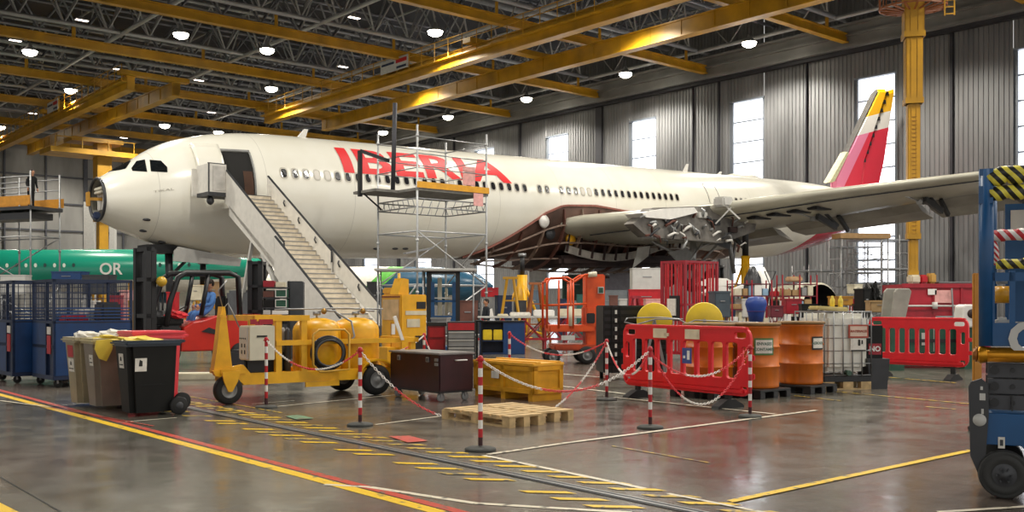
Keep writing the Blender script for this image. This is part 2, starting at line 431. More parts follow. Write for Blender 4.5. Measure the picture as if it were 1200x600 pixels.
for j, v in enumerate((-40, -28, -16, -4, 8, 20, 32, 44, 56, 68, 77)):
    m = MB(); m.tube(W(0,v,26.2), W(154,v,26.2), 0.19, 8); m.tube(W(0,v,30.3), W(154,v,30.3), 0.12, 6)
    u = 2.0
    while u < 150:
        m.tube(W(u,v,30.3), W(u+3.75,v,26.2), 0.07, 5, caps=False); m.tube(W(u+3.75,v,26.2), W(u+7.5,v,30.3), 0.07, 5, caps=False); u += 7.5
    struct('roof_purlin_truss_%d' % j, m, STEEL)
# ducts under the roof
for j, (u, r, z) in enumerate(((100.5,0.33,27.0), (102.6,0.3,27.3), (104.0,0.22,26.8), (86.0,0.22,27.3), (66.5,0.3,27.6), (50.6,0.25,27.8), (118,0.3,27))):
    m = MB(); m.tube(W(u,-45,z), W(u,78,z), r, 10); o = m.build('roof_duct', GRY)
    tag(o, ['fat grey duct nearest above the long yellow runway', 'second parallel grey duct under the roof', 'thin grey pipe of the duct bundle', 'thin grey pipe over the airliner nose', 'grey duct above the bridge crane', 'grey pipe near the sunlit wall corner', 'farthest grey duct by the hangar doors'][j], 'duct')
# --- yellow crane runways
for j, u in enumerate((17, 32, 47.2, 62.6, 77.6, 92.6, 107.6, 122.6, 137.6, 152)):
    m = MB(); hb(m, u-0.3, u+0.3, -48, 79, 24.45, 24.55); hb(m, u-0.1, u+0.1, -48, 79, 24.55, 25.15); hb(m, u-0.3, u+0.3, -48, 79, 25.15, 25.25)
    for v in range(-44, 79, 12): m.bar(W(u, v, 25.3), W(u, v, 26.3), 0.25, 0.25)
    struct('crane_runway_%d' % j, m, YELC)
# --- bridge cranes
def bridge(label, va, vb, u0, u1, signs):
    t = thing('bridge_crane', label, 'crane', W((u0+u1)/2, (va+vb)/2, 22.6), 0, 'yellow bridge cranes under the roof')
    T = Matrix.Translation(-Vector(t.location))
    for n, v in enumerate((va, vb)):
        m = MB(); hb(m, u0, u1, v-0.45, v+0.45, 22.5, 22.62); hb(m, u0, u1, v-0.36, v+0.36, 22.62, 23.75); hb(m, u0, u1, v-0.45, v+0.45, 23.75, 23.87)
        if n == 1:
            uu = u0
            while uu < u1: hb(m, uu, uu+0.12, v-0.42, v+0.42, 22.62, 23.75); uu += 3.2
        m.xf(T).build('girder', YELC, t)
    m = MB()
    v = va - 0.9
    for zz in (24.4, 24.9): m.bar(W(u0, v, zz), W(u1, v, zz), 0.06)
    uu = u0
    while uu < u1: m.bar(W(uu, v, 23.2), W(uu, v, 24.9), 0.07); uu += 2
    hb(m, u0, u1, v, va-0.4, 23.2, 23.32)
    m.xf(T).build('walkway', YELC, t)
    for e in (u0, u1, (u0+u1)/2):
        m = MB(); hb(m, e-0.5, e+0.5, va-1.2, vb+1.2, 23.88, 24.3); m.xf(T).build('end_carriage', YELC, t)
    for (uu, vv, L) in signs:
        m = MB(); hb(m, uu, uu+L, va-1.02, va-0.98, 23.5, 24.7); m.use(1); hb(m, uu+0.2, uu+L*0.42, va-1.06, va-1.02, 24.15, 24.5); m.use(2); hb(m, uu+L*0.5, uu+L-0.25, va-1.06, va-1.02, 24.2, 24.4)
        hb(m, uu+0.3, uu+L*0.4, va-1.06, va-1.02, 23.65, 23.85)
        m.xf(T).build('sign_plate', [LGR, RED, NAVY], t)
    return t
bc1 = bridge('long yellow double-girder bridge crane running over the airliner', 53.5, 61.0, 28, 106, [(76, 0, 4.6)])
bc2 = bridge('smaller yellow bridge crane over the airliner nose, by the far doors', 35.0, 39.5, 98, 150, [(118, 0, 4.0)])
# teleplatform hanging from the big crane
P = AT(1070, 62.0, 0)
t = thing('telescopic_mast', 'yellow square telescopic mast hanging from the crane in front of the sunlit window', 'telescopic mast', (P.x, P.y, 3.3), math.radians(-12))
for n, (hw, z0, z1) in enumerate(((0.63, 18.1, 22.4), (0.54, 14.0, 18.1), (0.40, 5.6, 14.0), (0.29, 3.3, 5.6))):
    m = MB(); m.rbox(-hw*0.92, hw*0.92, -hw*0.92, hw*0.92, z0-3.3, z1-3.3, 0.05)
    m.build('mast_section', YELC, t)
    m = MB(); zz = z0-3.3
    m.box(-hw, hw, -hw, hw, zz-0.0, zz+0.35)
    for s in (-0.35, 0.35): m.box(s*hw-0.03, s*hw+0.03, -hw*0.92-0.03, -hw*0.92, zz, z1-3.3)
    m.build('mast_collar', YELC, t)
m = MB()
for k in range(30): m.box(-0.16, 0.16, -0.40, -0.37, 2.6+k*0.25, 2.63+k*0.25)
m.build('rack_strip', mat('mast_rack_brown', '8A5A16', 0.6), t)  # rack rungs in a darker brown than the mast sections
m = MB()
for a_ in range(16):
    x0, y0 = 2.0*math.cos(a_*PI/8), 1.6*math.sin(a_*PI/8); x1, y1 = 2.0*math.cos((a_+1)*PI/8), 1.6*math.sin((a_+1)*PI/8)
    m.bar((x0,y0,16.7), (x1,y1,16.7), 0.09); m.bar((x0,y0,17.7), (x1,y1,17.7), 0.07); m.bar((x0,y0,16.7), (x0,y0,17.7), 0.06)
    m.bar((x0*0.3,y0*0.3,16.5), (x0,y0,16.7), 0.1)
m.build('top_platform', mat('rusty_orange', '9A5A2E', 0.5), t)
m = MB()
for s in (0, 0.55): m.bar((1.6+s,-1.2,15.8), (1.6+s,-1.2,18.4), 0.08)
for k in range(6): m.bar((1.6,-1.2,15.9+k*0.42), (2.15,-1.2,15.9+k*0.42), 0.07)
m.build('ladder', YELC, t)
# left mast behind the nose
P = AT(120, 120.0, 0)
t = thing('telescopic_mast', 'yellow telescopic mast standing behind the airliner nose tip', 'telescopic mast', (P.x, P.y, 0), A0)
m = MB(); m.rbox(-0.55, 0.55, -0.55, 0.55, 0, 12, 0.05); m.build('mast_section', YELC, t)
m = MB(); m.rbox(-0.85, 0.85, -0.85, 0.85, 11.5, 21.3, 0.05); m.build('mast_section', YELC, t)
m = MB(); m.box(-6.5, 3.5, -2.2, 2.2, 19.2, 19.8); m.box(-4, 2, -1.5, 1.5, 20.8, 21.3)
for x in (-6, -3, 0, 3): m.bar((x,-2.2,19.8), (x,-2.2,21), 0.1); m.bar((x,2.2,19.8), (x,2.2,21), 0.1)
m.bar((-6,-2.2,21), (3.2,-2.2,21), 0.1); m.build('trolley', YELC, t)
# white door post near the mast
for px, wpx, cc in ((104, 12, LGR), (131, 6, LGR)):
    P = AT(px, 140, 0); m = MB(); m.box(P.x-wpx*0.06, P.x+wpx*0.06, P.y, P.y+0.8, 0, 16); struct('column_%d' % (20+px), m, cc)

# --- lamps
LAMPS = [(212,42,'above the nose, left of two',1),(35,62,'beside the photo\'s left edge',1),(313,60,'above the cabin roof near the long duct',1),(510,39,'highest, between the two runways',1),(83,107,'left of the small bridge crane',1),
 (171,118,'over the small crane\'s girder end',1),(318,105,'close over the cockpit roof',1),(480,88,'beside the big crane\'s sign plate',1),(735,8,'touching the crane girder at the top',1),(878,52,'nearest the eaves beam corner',1),
 (733,88,'near the eaves above the second window',1),(617,117,'under the crane, near the far eaves',1),(525,138,'low, right over the wall top',1),(193,148,'just above the cockpit, small',1),(318,137,'on the roof line of the airliner, small',1),(256,156,'low over the airliner door roof',1),(0,150,'at the extreme left edge',1),(78,159,'behind the small crane beam',1), (449,156,'low at the crane girder end',1)]
SMALL = [(96,21),(139,79),(233,92),(402,76),(415,18),(390,117),(18,45),(38,131),(670,98),(145,160),(248,130),(590,57)]
lampg = mat('lamp_glow', 'FFF6E0', 0.4, dirt=0, emit=16.0); lamps = mat('lamp_glow_small', 'FFEFE4', 0.4, dirt=0, emit=6.0)
def lamp_mesh(r, gm):
    m = MB(); m.lathe([(0.02,0.75),(0.14,0.7),(0.22,0.4),(r,0.0),(r,-0.05),(r*0.93,-0.05)], n=16)
    m2 = MB(); m2.lathe([(r*0.93,-0.03),(r*0.8,-0.3),(r*0.4,-0.45),(0.0,-0.48)], n=16)
    return m, m2
def add_light(P, e, r=0.5):
    L = bpy.data.lights.new('lamp_light', 'SPOT'); L.energy = e; L.shadow_soft_size = r; L.color = (1.0, 0.95, 0.85); L.spot_size = 2.6; L.spot_blend = 0.6
    o = bpy.data.objects.new('lamp_light', L); COL.objects.link(o); o.location = P
lampE = 9500.0
first = None
for px, py, where, k in LAMPS:
    Y = (25.0-EYE)*F/(HOR-py); P = AT(px, Y, 25.2)
    if first is None:
        first = thing('high_bay_lamp', '', 'ceiling lamp', P, 0, 'lit high-bay lamps'); a_, b_ = lamp_mesh(0.72, 0); sh = a_.build('lamp_shade', GRY, first); lb = b_.build('lamp_lens', lampg, first)
        m = MB(); m.bar((0,0,0.5), (0,0,1.3), 0.05); m.build('hanger', GAL, first); t = first
        KIDS[first.name] = [c for c in first.children]
    else:
        t = first.copy(); COL.objects.link(t); t.location = P
        for c in KIDS[first.name]: cc = c.copy(); COL.objects.link(cc); cc.parent = t
    t['label'] = 'bright round high-bay lamp ' + where
    add_light(P - Vector((0,0,1.1)), lampE)
for (u, v) in ((20,10),(20,35),(20,60),(35,0),(38,40),(40,70),(5,20),(5,50),(60,20),(50,5),(-5,35),(80,10)):
    add_light(W(u, v, 24), lampE)
smn = ['top left corner','over the left duct','left of the runway crossing','over the second runway','top centre roof gap','right of the cockpit lamps','extreme left','left under the third runway','by the crane underside','beyond the nose','above the cabin door','behind the crane rail']
for i, (px, py) in enumerate(SMALL):
    Y = (26.2-EYE)*F/(HOR-py); P = AT(px, Y, 26.0)
    m = MB(); m.rbox(-0.55, 0.55, -0.22, 0.22, 0, 0.14, 0.03); t = thing('floodlight', 'small pale rectangular floodlight, ' + smn[i], 'floodlight', P, A0, 'small rectangular roof floodlights')
    m.build('housing', GRY, t); m = MB(); m.box(-0.5, 0.5, -0.18, 0.18, -0.03, 0.0); m.build('lens', lamps, t)
    m = MB(); m.bar((0,0,0.1), (0,0,0.9), 0.05); m.build('bracket', GAL, t)
# ============================================================ AIRLINER
P0 = Vector((-17.0, 40.5, 6.23)); PITCH = math.atan(0.0297)
MA = Matrix.Translation(P0) @ Matrix.Rotation(A0, 4, 'Z') @ Matrix.Rotation(-PITCH, 4, 'Y')
MAi = MA.inverted()
ac = thing('airliner', 'large cream-white airliner with red IBERIA lettering, nose cone removed, raised on jacks', 'airplane', (0,0,0))
ac.matrix_world = MA
ST = [ # s, top, bottom, halfwidth
 (0.12,0.42,-1.26,0.92),(0.18,0.47,-1.29,0.98),(0.39,0.60,-1.38,1.12),(0.8,0.86,-1.58,1.33),(1.36,1.19,-1.83,1.58),(2.25,1.78,-2.15,1.92),(3.17,2.19,-2.38,2.24),(4.3,2.49,-2.6,2.5),(5.3,2.66,-2.72,2.66),(6.3,2.76,-2.79,2.76),(8,2.82,-2.82,2.82),
 (12,2.82,-2.82,2.82),(20,2.82,-2.82,2.82),(30,2.82,-2.82,2.82),(40,2.82,-2.82,2.82),(44,2.82,-2.80,2.80),(46.5,2.82,-2.66,2.74),(50,2.80,-2.17,2.45),(53,2.68,-1.62,2.02),(57.5,2.35,-0.35,1.3),(60,1.95,0.4,0.75),(61.5,1.6,0.8,0.4)]
def interp(s):
    if s <= ST[0][0]: return ST[0][1:]
    for i in range(len(ST)-1):
        a, b = ST[i], ST[i+1]
        if s <= b[0]:
            # catmull-rom
            p = ST[i-1] if i > 0 else a; q = ST[i+2] if i+2 < len(ST) else b
            t = (s-a[0])/(b[0]-a[0]); out = []
            for k in (1,2,3):
                m0 = (b[k]-p[k])/max(1e-6, b[0]-p[0])*(b[0]-a[0]); m1 = (q[k]-a[k])/max(1e-6, q[0]-a[0])*(b[0]-a[0])
                out.append((2*t**3-3*t**2+1)*a[k] + (t**3-2*t**2+t)*m0 + (-2*t**3+3*t**2)*b[k] + (t**3-t**2)*m1)
            return out
    return ST[-1][1:]
def surf(s, th, off=0.0):
    """th measured from the port side horizontal upwards; y negative is port"""
    tp, bt, hw = interp(s); zc = (tp+bt)/2; hh = (tp-bt)/2
    # keep the widest point near the centre line on the nose
    return Vector((s, -(hw+off)*math.cos(th), zc + (hh+off)*math.sin(th)))
N_ = 64; S_ = []
s = ST[0][0]
while s < 61.5: S_.append(s); s += 0.12 if s < 2 else (0.35 if s < 9 else (2.0 if s < 42 else 0.6))
S_.append(61.5)
m = MB(); vs = []; fs = []
for s in S_:
    for i in range(N_): vs.append(surf(s, 2*PI*i/N_))
for j in range(len(S_)-1):
    for i in range(N_): fs.append((j*N_+i, j*N_+(i+1) % N_, (j+1)*N_+(i+1) % N_, (j+1)*N_+i))
m._add(vs, fs, True)
m._add([surf(61.5, 2*PI*i/N_) for i in range(N_)], [list(range(N_))])
def fus_material():
    mm = bpy.data.materials.new('airliner_skin'); mm.use_nodes = True; nt = mm.node_tree; b = nt.nodes['Principled BSDF']
    tc = nt.nodes.new('ShaderNodeTexCoord'); sp = nt.nodes.new('ShaderNodeSeparateXYZ'); nt.links.new(tc.outputs['Object'], sp.inputs[0])
    def math_(op, a, b_):
        n = nt.nodes.new('ShaderNodeMath'); n.operation = op
        for i, x in enumerate((a, b_)):
            if isinstance(x, (int, float)): n.inputs[i].default_value = x
            else: nt.links.new(x, n.inputs[i])
        return n.outputs[0]
    X, Y_, Z = sp.outputs
    t = math_('SUBTRACT', X, math_('MULTIPLY', Z, 1.9))            # s - 1.9 z
    red = math_('MULTIPLY', math_('GREATER_THAN', t, 51.2), math_('LESS_THAN', t, 57.0))
    no = nt.nodes.new('ShaderNodeTexNoise'); no.inputs['Scale'].default_value = 0.5; no.inputs['Detail'].default_value = 6; nt.links.new(tc.outputs['Object'], no.inputs['Vector'])
    r = nt.nodes.new('ShaderNodeValToRGB'); e = r.color_ramp.elements; e[0].position = .3; e[1].position = .7; e[0].color = rgb('E8E4D4'); e[1].color = rgb('F1EEE2')
    nt.links.new(no.outputs['Fac'], r.inputs[0])
    mx = nt.nodes.new('ShaderNodeMixRGB'); nt.links.new(red, mx.inputs[0]); nt.links.new(r.outputs[0], mx.inputs[1]); mx.inputs[2].default_value = rgb('C4213C')
    # skin joints every few metres
    jn = math_('LESS_THAN', math_('ABSOLUTE', math_('SUBTRACT', math_('MODULO', X, 4.3), 2.0), 0), 0.012)
    mx2 = nt.nodes.new('ShaderNodeMixRGB'); nt.links.new(math_('MULTIPLY', jn, 0.35), mx2.inputs[0]); nt.links.new(mx.outputs[0], mx2.inputs[1]); mx2.inputs[2].default_value = rgb('8C877C')
    nt.links.new(mx2.outputs[0], b.inputs['Base Color']); b.inputs['Roughness'].default_value = 0.22; b.inputs['Coat Weight'].default_value = 0.4; b.inputs['Coat Roughness'].default_value = 0.08
    return mm
FUS = fus_material()
m.build('fuselage', FUS, ac)
bv = BVHTree.FromPolygons([Vector(p) for p in vs], fs)
def hit(px, py):
    o = MAi @ Vector((0,0,EYE)); d = (MAi.to_3x3() @ Vector(((px-CX)/F, 1, (HOR-py)/F))).normalized()
    h, n, _, _ = bv.ray_cast(o, d)
    return h, n
def outn(p):
    s = p.x; tp, bt, hw = interp(s); zc = (tp+bt)/2
    return Vector((0, p.y/hw**2, (p.z-zc)/((tp-bt)/2)**2)).normalized()
def patch(name, poly, m_, off=0.02, parent=None, cuts=3, label=None):
    b = bmesh.new(); vsx = [b.verts.new((x, y, 0)) for x, y in poly]; b.faces.new(vsx)
    bmesh.ops.triangulate(b, faces=b.faces); 
    for _ in range(cuts): bmesh.ops.subdivide_edges(b, edges=list(b.edges), cuts=1, use_grid_fill=True); bmesh.ops.triangulate(b, faces=b.faces)
    for v in b.verts:
        h, n = hit(v.co.x, v.co.y)
        if h is None:
            q = min((Vector((dx, dy, 0)) for dx in range(-6, 7) for dy in range(-6, 7) if hit(v.co.x+dx, v.co.y+dy)[0]), key=lambda q: q.length, default=None)
            h, n = hit(v.co.x+q.x, v.co.y+q.y)
        v.co = h + outn(h)*off
    me = bpy.data.meshes.new(name); b.to_mesh(me); b.free(); me.materials.append(m_)
    for p in me.polygons: p.use_smooth = True
    o = bpy.data.objects.new(name, me); COL.objects.link(o); o.parent = parent or ac
    if label: o['label'] = label
    return o
CKG = mat('cockpit_glass', '15181A', 0.08, dirt=0, spec=0.9)
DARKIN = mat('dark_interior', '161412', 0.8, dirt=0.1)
patch('windshield', [(125.5,201.5),(135.3,190.8),(153.5,188.5),(147,198),(140,199.6)], CKG)
patch('cockpit_window', [(155,200.5),(153.7,197.5),(160,189),(169.6,187.2),(172.3,201.5)], CKG)
patch('cockpit_window', [(175.2,187.6),(188.4,188.6),(195.8,196),(196,202),(176.6,201)], CKG)
# door opening, door slid forward, frame
def pst(s0, s1, z0, z1, off, n=8):
    """patch in fuselage coordinates: list grid"""
    return None
def grid_patch(name, fpts, m_, thick=0.0, parent=None, nu=8, nv=8):
    """fpts(u,v)->Vector in airliner space"""
    m = MB(); vs = [fpts(i/nu, j/nv, 0) for j in range(nv+1) for i in range(nu+1)]
    k = nu+1; fs = [(j*k+i, j*k+i+1, (j+1)*k+i+1, (j+1)*k+i) for j in range(nv) for i in range(nu)]
    if thick:
        n = len(vs); vs += [fpts(i/nu, j/nv, thick) for j in range(nv+1) for i in range(nu+1)]
        fs += [tuple(n+a for a in reversed(f)) for f in fs]
        for i in range(nu): fs += [(i, i+1, n+i+1, n+i), (nv*k+i, nv*k+i+1, n+nv*k+i+1, n+nv*k+i)]
        for j in range(nv): fs += [(j*k, (j+1)*k, n+(j+1)*k, n+j*k), (j*k+nu, (j+1)*k+nu, n+(j+1)*k+nu, n+j*k+nu)]
    m._add(vs, fs, True)
    return m.build(name, m_, parent or ac)
def sz(s, z, off=0.0):
    tp, bt, hw = interp(s); zc = (tp+bt)/2; hh = (tp-bt)/2; q = max(-0.999, min(0.999, (z-zc)/hh)); th = math.asin(q)
    return surf(s, th, off)
DS0, DS1 = 4.42, 5.72; DZ0, DZ1 = -0.28, 1.62
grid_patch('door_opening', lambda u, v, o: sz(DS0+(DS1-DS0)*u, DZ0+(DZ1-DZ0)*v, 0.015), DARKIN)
grid_patch('door_frame', lambda u, v, o: sz(DS0-0.05+(DS1-DS0+0.1)*u, DZ1+0.09*v, 0.03+o), GRY, 0.03, nv=1)
grid_patch('door_frame', lambda u, v, o: sz(DS0-0.06+0.06*u, DZ0+(DZ1-DZ0)*v, 0.03+o), GRY, 0.03, nu=1)
grid_patch('door_frame', lambda u, v, o: sz(DS1+0.06*u, DZ0+(DZ1-DZ0)*v, 0.03+o), GRY, 0.03, nu=1)
dr = grid_patch('door', lambda u, v, o: sz(3.4+1.05*u, -0.1+1.85*v, 0.13+o), FUS, 0.12)
m = MB(); a = sz(3.95, 0.7, 0.27); m.ball(a, 0.05, 1, 0.5, 1); m.bar(sz(3.7,0.62,0.27), sz(3.85,0.62,0.27), 0.03); m.build('door_handle', GRY, dr)
grid_patch('galley_curtain', lambda u, v, o: sz(DS0+0.85+(0.4)*u, DZ0+0.05+(1.0)*v, 0.03), mat('brown_curtain', '4A3020', 0.8), nu=3)
# passenger windows
WING = mat('cabin_window', '1E1E22', 0.15, dirt=0); WBL = mat('blanked_window', 'CFC9BD', 0.4, dirt=0); WRIM = mat('window_rim', 'B9B3A4', 0.35, dirt=0)
def pxof(p):
    q = MA @ p; return CX + F*q.x/q.y, HOR - (q.z-EYE)*F/q.y
def oval(s, z, a, b, off):
    return [sz(s + a*math.copysign(abs(math.cos(t))**0.7, math.cos(t)), z + b*math.copysign(abs(math.sin(t))**0.7, math.sin(t)), off) for t in [2*PI*i/16 for i in range(16)]]
s = 7.1; i = 0
while s < 46:
    x, y = pxof(sz(s, 0.78))
    gap = (617 < x < 630) or (646 < x < 655) or (s > 33.6 and s < 38.5) or (481 < x < 486)
    if not gap:
        m = MB(); m._add(oval(s, 0.78, 0.19, 0.26, 0.012), [list(range(16))]); m.use(1); m._add(oval(s, 0.78, 0.13, 0.19, 0.02), [list(range(16))])
        blank = i in (3, 4) or 680 < x < 692 or 520 < x < 530 or (i*7) % 23 == 5
        o = m.build('cabin_window', [WRIM, WBL if blank else WING], ac)
    s += 0.533; i += 1
# mid doors outlined
LINEM = mat('door_outline', '6A665C', 0.5, dirt=0)
for s0, s1 in ((36.3, 37.4), (13.0, 14.0)):
    m = MB()
    def ol(pts):
        for a, b in zip(pts, pts[1:]): m.bar(a, b, 0.035)
    ol([sz(s0, -0.2+0.2*k, 0.0) for k in range(11)]); ol([sz(s1, -0.2+0.2*k, 0.0) for k in range(11)]); ol([sz(s0, 1.8, 0), sz(s1, 1.8, 0)]); ol([sz(s0, -0.2, 0), sz(s1, -0.2, 0)])
    if s0 > 30: m.build('door_outline', LINEM, ac)
# lettering mapped on the skin
def skin_text(name, txt, s0, s1, z0, z1, m_, bold=0.0, off=0.02):
    me = text_mesh(txt, 1.0, 0.0, bold, 'LEFT'); b = bmesh.new(); b.from_mesh(me); bpy.data.meshes.remove(me)
    xs = [v.co.x for v in b.verts]; ys = [v.co.y for v in b.verts]; x0, x1, y0, y1 = min(xs), max(xs), min(ys), max(ys)
    for k in range(1, 14):
        bmesh.ops.bisect_plane(b, geom=list(b.verts)+list(b.edges)+list(b.faces), plane_co=(0, y0+(y1-y0)*k/14, 0), plane_no=(0,1,0))
    tp, bt, hw = interp(12); R = hw
    t0, t1 = math.asin(z0/R), math.asin(z1/R)
    for v in b.verts:
        s = s0 + (s1-s0)*(v.co.x-x0)/(x1-x0); th = t0 + (t1-t0)*(v.co.y-y0)/(y1-y0)
        v.co = surf(s, th, off)
    me = bpy.data.meshes.new(name); b.to_mesh(me); b.free(); me.materials.append(m_)
    o = bpy.data.objects.new(name, me); COL.objects.link(o); o.parent = ac; return o
LIV = mat('livery_red', 'E02A2E', 0.5, dirt=0, spec=0.3)
skin_text('lettering', 'IBERIA', 10.15, 20.15, 0.98, 2.22, LIV, 0.028)
skin_text('nose_name', 'TIKAL', 1.75, 2.5, 0.08, 0.20, mat('name_ink', 'A8A294', 0.5, dirt=0))
# nose bulkhead
tp, bt, hw = interp(0.12); m = MB()
m._add([surf(0.12, 2*PI*i/32, -0.02)+Vector((0.28,0,0)) for i in range(32)], [list(range(32))]); nb = m.build('nose_bulkhead', mat('bulkhead_grey', '5A544C', 0.5, dirt=0.3, scale=3), ac)
m = MB(); m.path([surf(0.1, 2*PI*i/32, 0.02) for i in range(32)], 0.06, 6, True); m.build('nose_ring', DGR, ac)
zc = (tp+bt)/2; m = MB()
for k in range(-3, 4): m.bar((0.3, k*0.16, zc-0.4), (0.3, k*0.16, zc+0.35), 0.05, 0.08)
m.build('stiffener', WHT, nb)
for k in range(4): m = MB(); m.rbox(0.12, 0.38, -0.45, 0.45, zc+0.38-0.16*k*0.9-0.0, zc+0.50-0.16*k*0.9, 0.03); m.build('insulation_strip', mat('insulation', 'D9D3C0', 0.6), nb) if k < 2 else None
m = MB(); m.bar((0.3, 0, zc+0.02), (-0.2, 0.1, zc+0.02), 0.12); m.rbox(-0.28, -0.2, -0.1, 0.25, zc-0.28, zc+0.3, 0.02) ; 
m.build('radar_arm', mat('arm_yellow', 'C8922E', 0.45), nb)
m = MB(); m.rbox(-0.05, 0.2, -0.1, 0.2, zc-0.8, zc-0.5, 0.05); m.build('radar_drive', mat('blue_grey', '2C3A5A', 0.5), nb)
# nose gear and doors
m = MB()
pts = [(205,289),(284,305),(281,311),(204,306)]
def pl(px, py, y, off=0): # point on plane local y=const seen at pixel
    o = MAi @ Vector((0,0,EYE)); d = MAi.to_3x3() @ Vector(((px-CX)/F, 1, (HOR-py)/F)); t = (y-o.y)/d.y; return o + d*t
q = [pl(x, y, -0.9) for x, y in [(209,289),(283,303),(281,312),(203,306),(204,294)]]
m._add(q + [p+Vector((0,0.08,0)) for p in q], [(0,1,2,3,4), (9,8,7,6,5)] + [(i,(i+1)%5,5+(i+1)%5,5+i) for i in range(5)]); m.build('nose_gear_door', LGR, ac)
m = MB(); top = surf(2.9, -1.2); m.tube((3.0,0,-2.2), (3.0,0,-5.2), 0.16, 12); m.tube((3.0,0,-3.6), (4.2,0,-2.5), 0.07, 8); m.tube((3.0,-0.45,-5.2), (3.0,0.45,-5.2), 0.09, 8); m.build('nose_gear_leg', DGR, ac)
m = MB(); m.box(1.9, 4.6, -0.6, 0.6, -2.62, -2.25); m.build('nose_gear_bay', BLK2, ac)
# antennas
for s_, h_ in ((9.2, 0.45), (37, 0.55), (40.5, 0.25)):
    m = MB(); m.prism([(0,0),(0.45,0),(0.62,h_),(0.42,h_)], 0.05, (s_, -0.02, 2.8), (1,0,0), (0,0,1)); m.build('antenna', WHT, ac)
m = MB(); m.ball((43.5, 0, 2.75), 1.0, 1.9, 0.6, 0.32); m.build('satcom_fairing', FUS, ac)
# small belly probes
for px, py in ((172,257),(168,270),(190,283),(441,291),(463,291),(475,291)):
    h, n = hit(px, py); m = MB(); m.ball(h + outn(h)*0.02, 0.09, 2.0, 0.6, 0.7, 8); m.build('belly_port', DGR, ac)
# ---- fin and rudder
def fin_material():
    mm = bpy.data.materials.new('fin_livery'); mm.use_nodes = True; nt = mm.node_tree; b = nt.nodes['Principled BSDF']
    tc = nt.nodes.new('ShaderNodeTexCoord'); sp = nt.nodes.new('ShaderNodeSeparateXYZ'); nt.links.new(tc.outputs['Object'], sp.inputs[0])
    def mt(op, a, b_=0.0, c_=None):
        n = nt.nodes.new('ShaderNodeMath'); n.operation = op
        for i, x in enumerate((a, b_)):
            if isinstance(x, (int, float)): n.inputs[i].default_value = x
            else: nt.links.new(x, n.inputs[i])
        return n.outputs[0]
    X, Y_, Z = sp.outputs
    zz = mt('SUBTRACT', Z, mt('MULTIPLY', mt('SUBTRACT', X, 60), 0.22))
    pink = mt('LESS_THAN', mt('SUBTRACT', X, mt('MULTIPLY', mt('SUBTRACT', Z, 2.8), 0.86)), 56.0)
    def mix(f, a, c):
        n = nt.nodes.new('ShaderNodeMixRGB'); nt.links.new(f, n.inputs[0])
        for i, x in ((1, a), (2, c)):
            if isinstance(x, tuple): n.inputs[i].default_value = x
            else: nt.links.new(x, n.inputs[i])
        return n.outputs[0]
    c = mix(pink, rgb('E2263F'), rgb('EE86A6'))
    c = mix(mt('GREATER_THAN', zz, 7.25), c, rgb('ECE6DA'))
    c = mix(mt('GREATER_THAN', zz, 8.55), c, rgb('F2B414'))
    nt.links.new(c, b.inputs['Base Color']); b.inputs['Roughness'].default_value = 0.35
    return mm
FINM = fin_material()
def fp(px, py):
    o = MAi @ Vector((0,0,EYE)); d = MAi.to_3x3() @ Vector(((px-CX)/F, 1, (HOR-py)/F)); t = (0-o.y)/d.y; return o + d*t
def foil(name, pts, th, m_, parent=ac):
    P = [fp(*p) if len(p) == 2 else Vector(p) for p in pts]; c = sum((p for p in P), Vector())/len(P); m = MB(); n = len(P)
    a = [p + Vector((0,-th/2,0)) for p in P]; b = [p + Vector((0,th/2,0)) for p in P]; inn = [p.lerp(c, 0.06) for p in P]
    m._add([p + Vector((0, -th*0.1, 0)) for p in P] + [p + Vector((0,-th/2,0)) for p in inn] + [p+Vector((0,th*0.1,0)) for p in P] + [p+Vector((0,th/2,0)) for p in inn],
       [tuple(range(n, 2*n)), tuple(range(3*n, 4*n))] + [(i,(i+1)%n,n+(i+1)%n,n+i) for i in range(n)] + [(2*n+i,2*n+(i+1)%n,3*n+(i+1)%n,3*n+i) for i in range(n)] + [(i,(i+1)%n,2*n+(i+1)%n,2*n+i) for i in range(n)])
    return m.build(name, m_, parent)
foil('fin', [(975,214),(1028,104.5),(1036.5,104.5),(1009,190),(1005,222),(975,222)], 0.55, FINM)
foil('rudder', [(1038.5,107),(1046.5,104.5),(1034,190),(1027,222),(1007,222),(1010.5,190)], 0.34, FINM)
foil('fin_leading_edge', [(968,215),(970,213),(991,178),(1025.5,106),(1027.3,104.6),(1001,157),(974,214)], 0.5, [mat('fin_edge_dark', '4E4A44', 0.6, dirt=0.2)])
foil('fin_root_edge', [(968,214.5),(989,178),(992,178),(974,214)], 0.56, mat('fin_root_cream', 'D9D4A8', 0.5))
m = MB()
for k in range(9):
    p = fp(1010+(1037-1010)*(k/8.0), 188+(110-188)*(k/8.0)); m.box(p.x-0.18, p.x+0.22, -0.22, 0.22, p.z-0.15, p.z+0.15)
m.build('rudder_hinge', BLK2, ac)
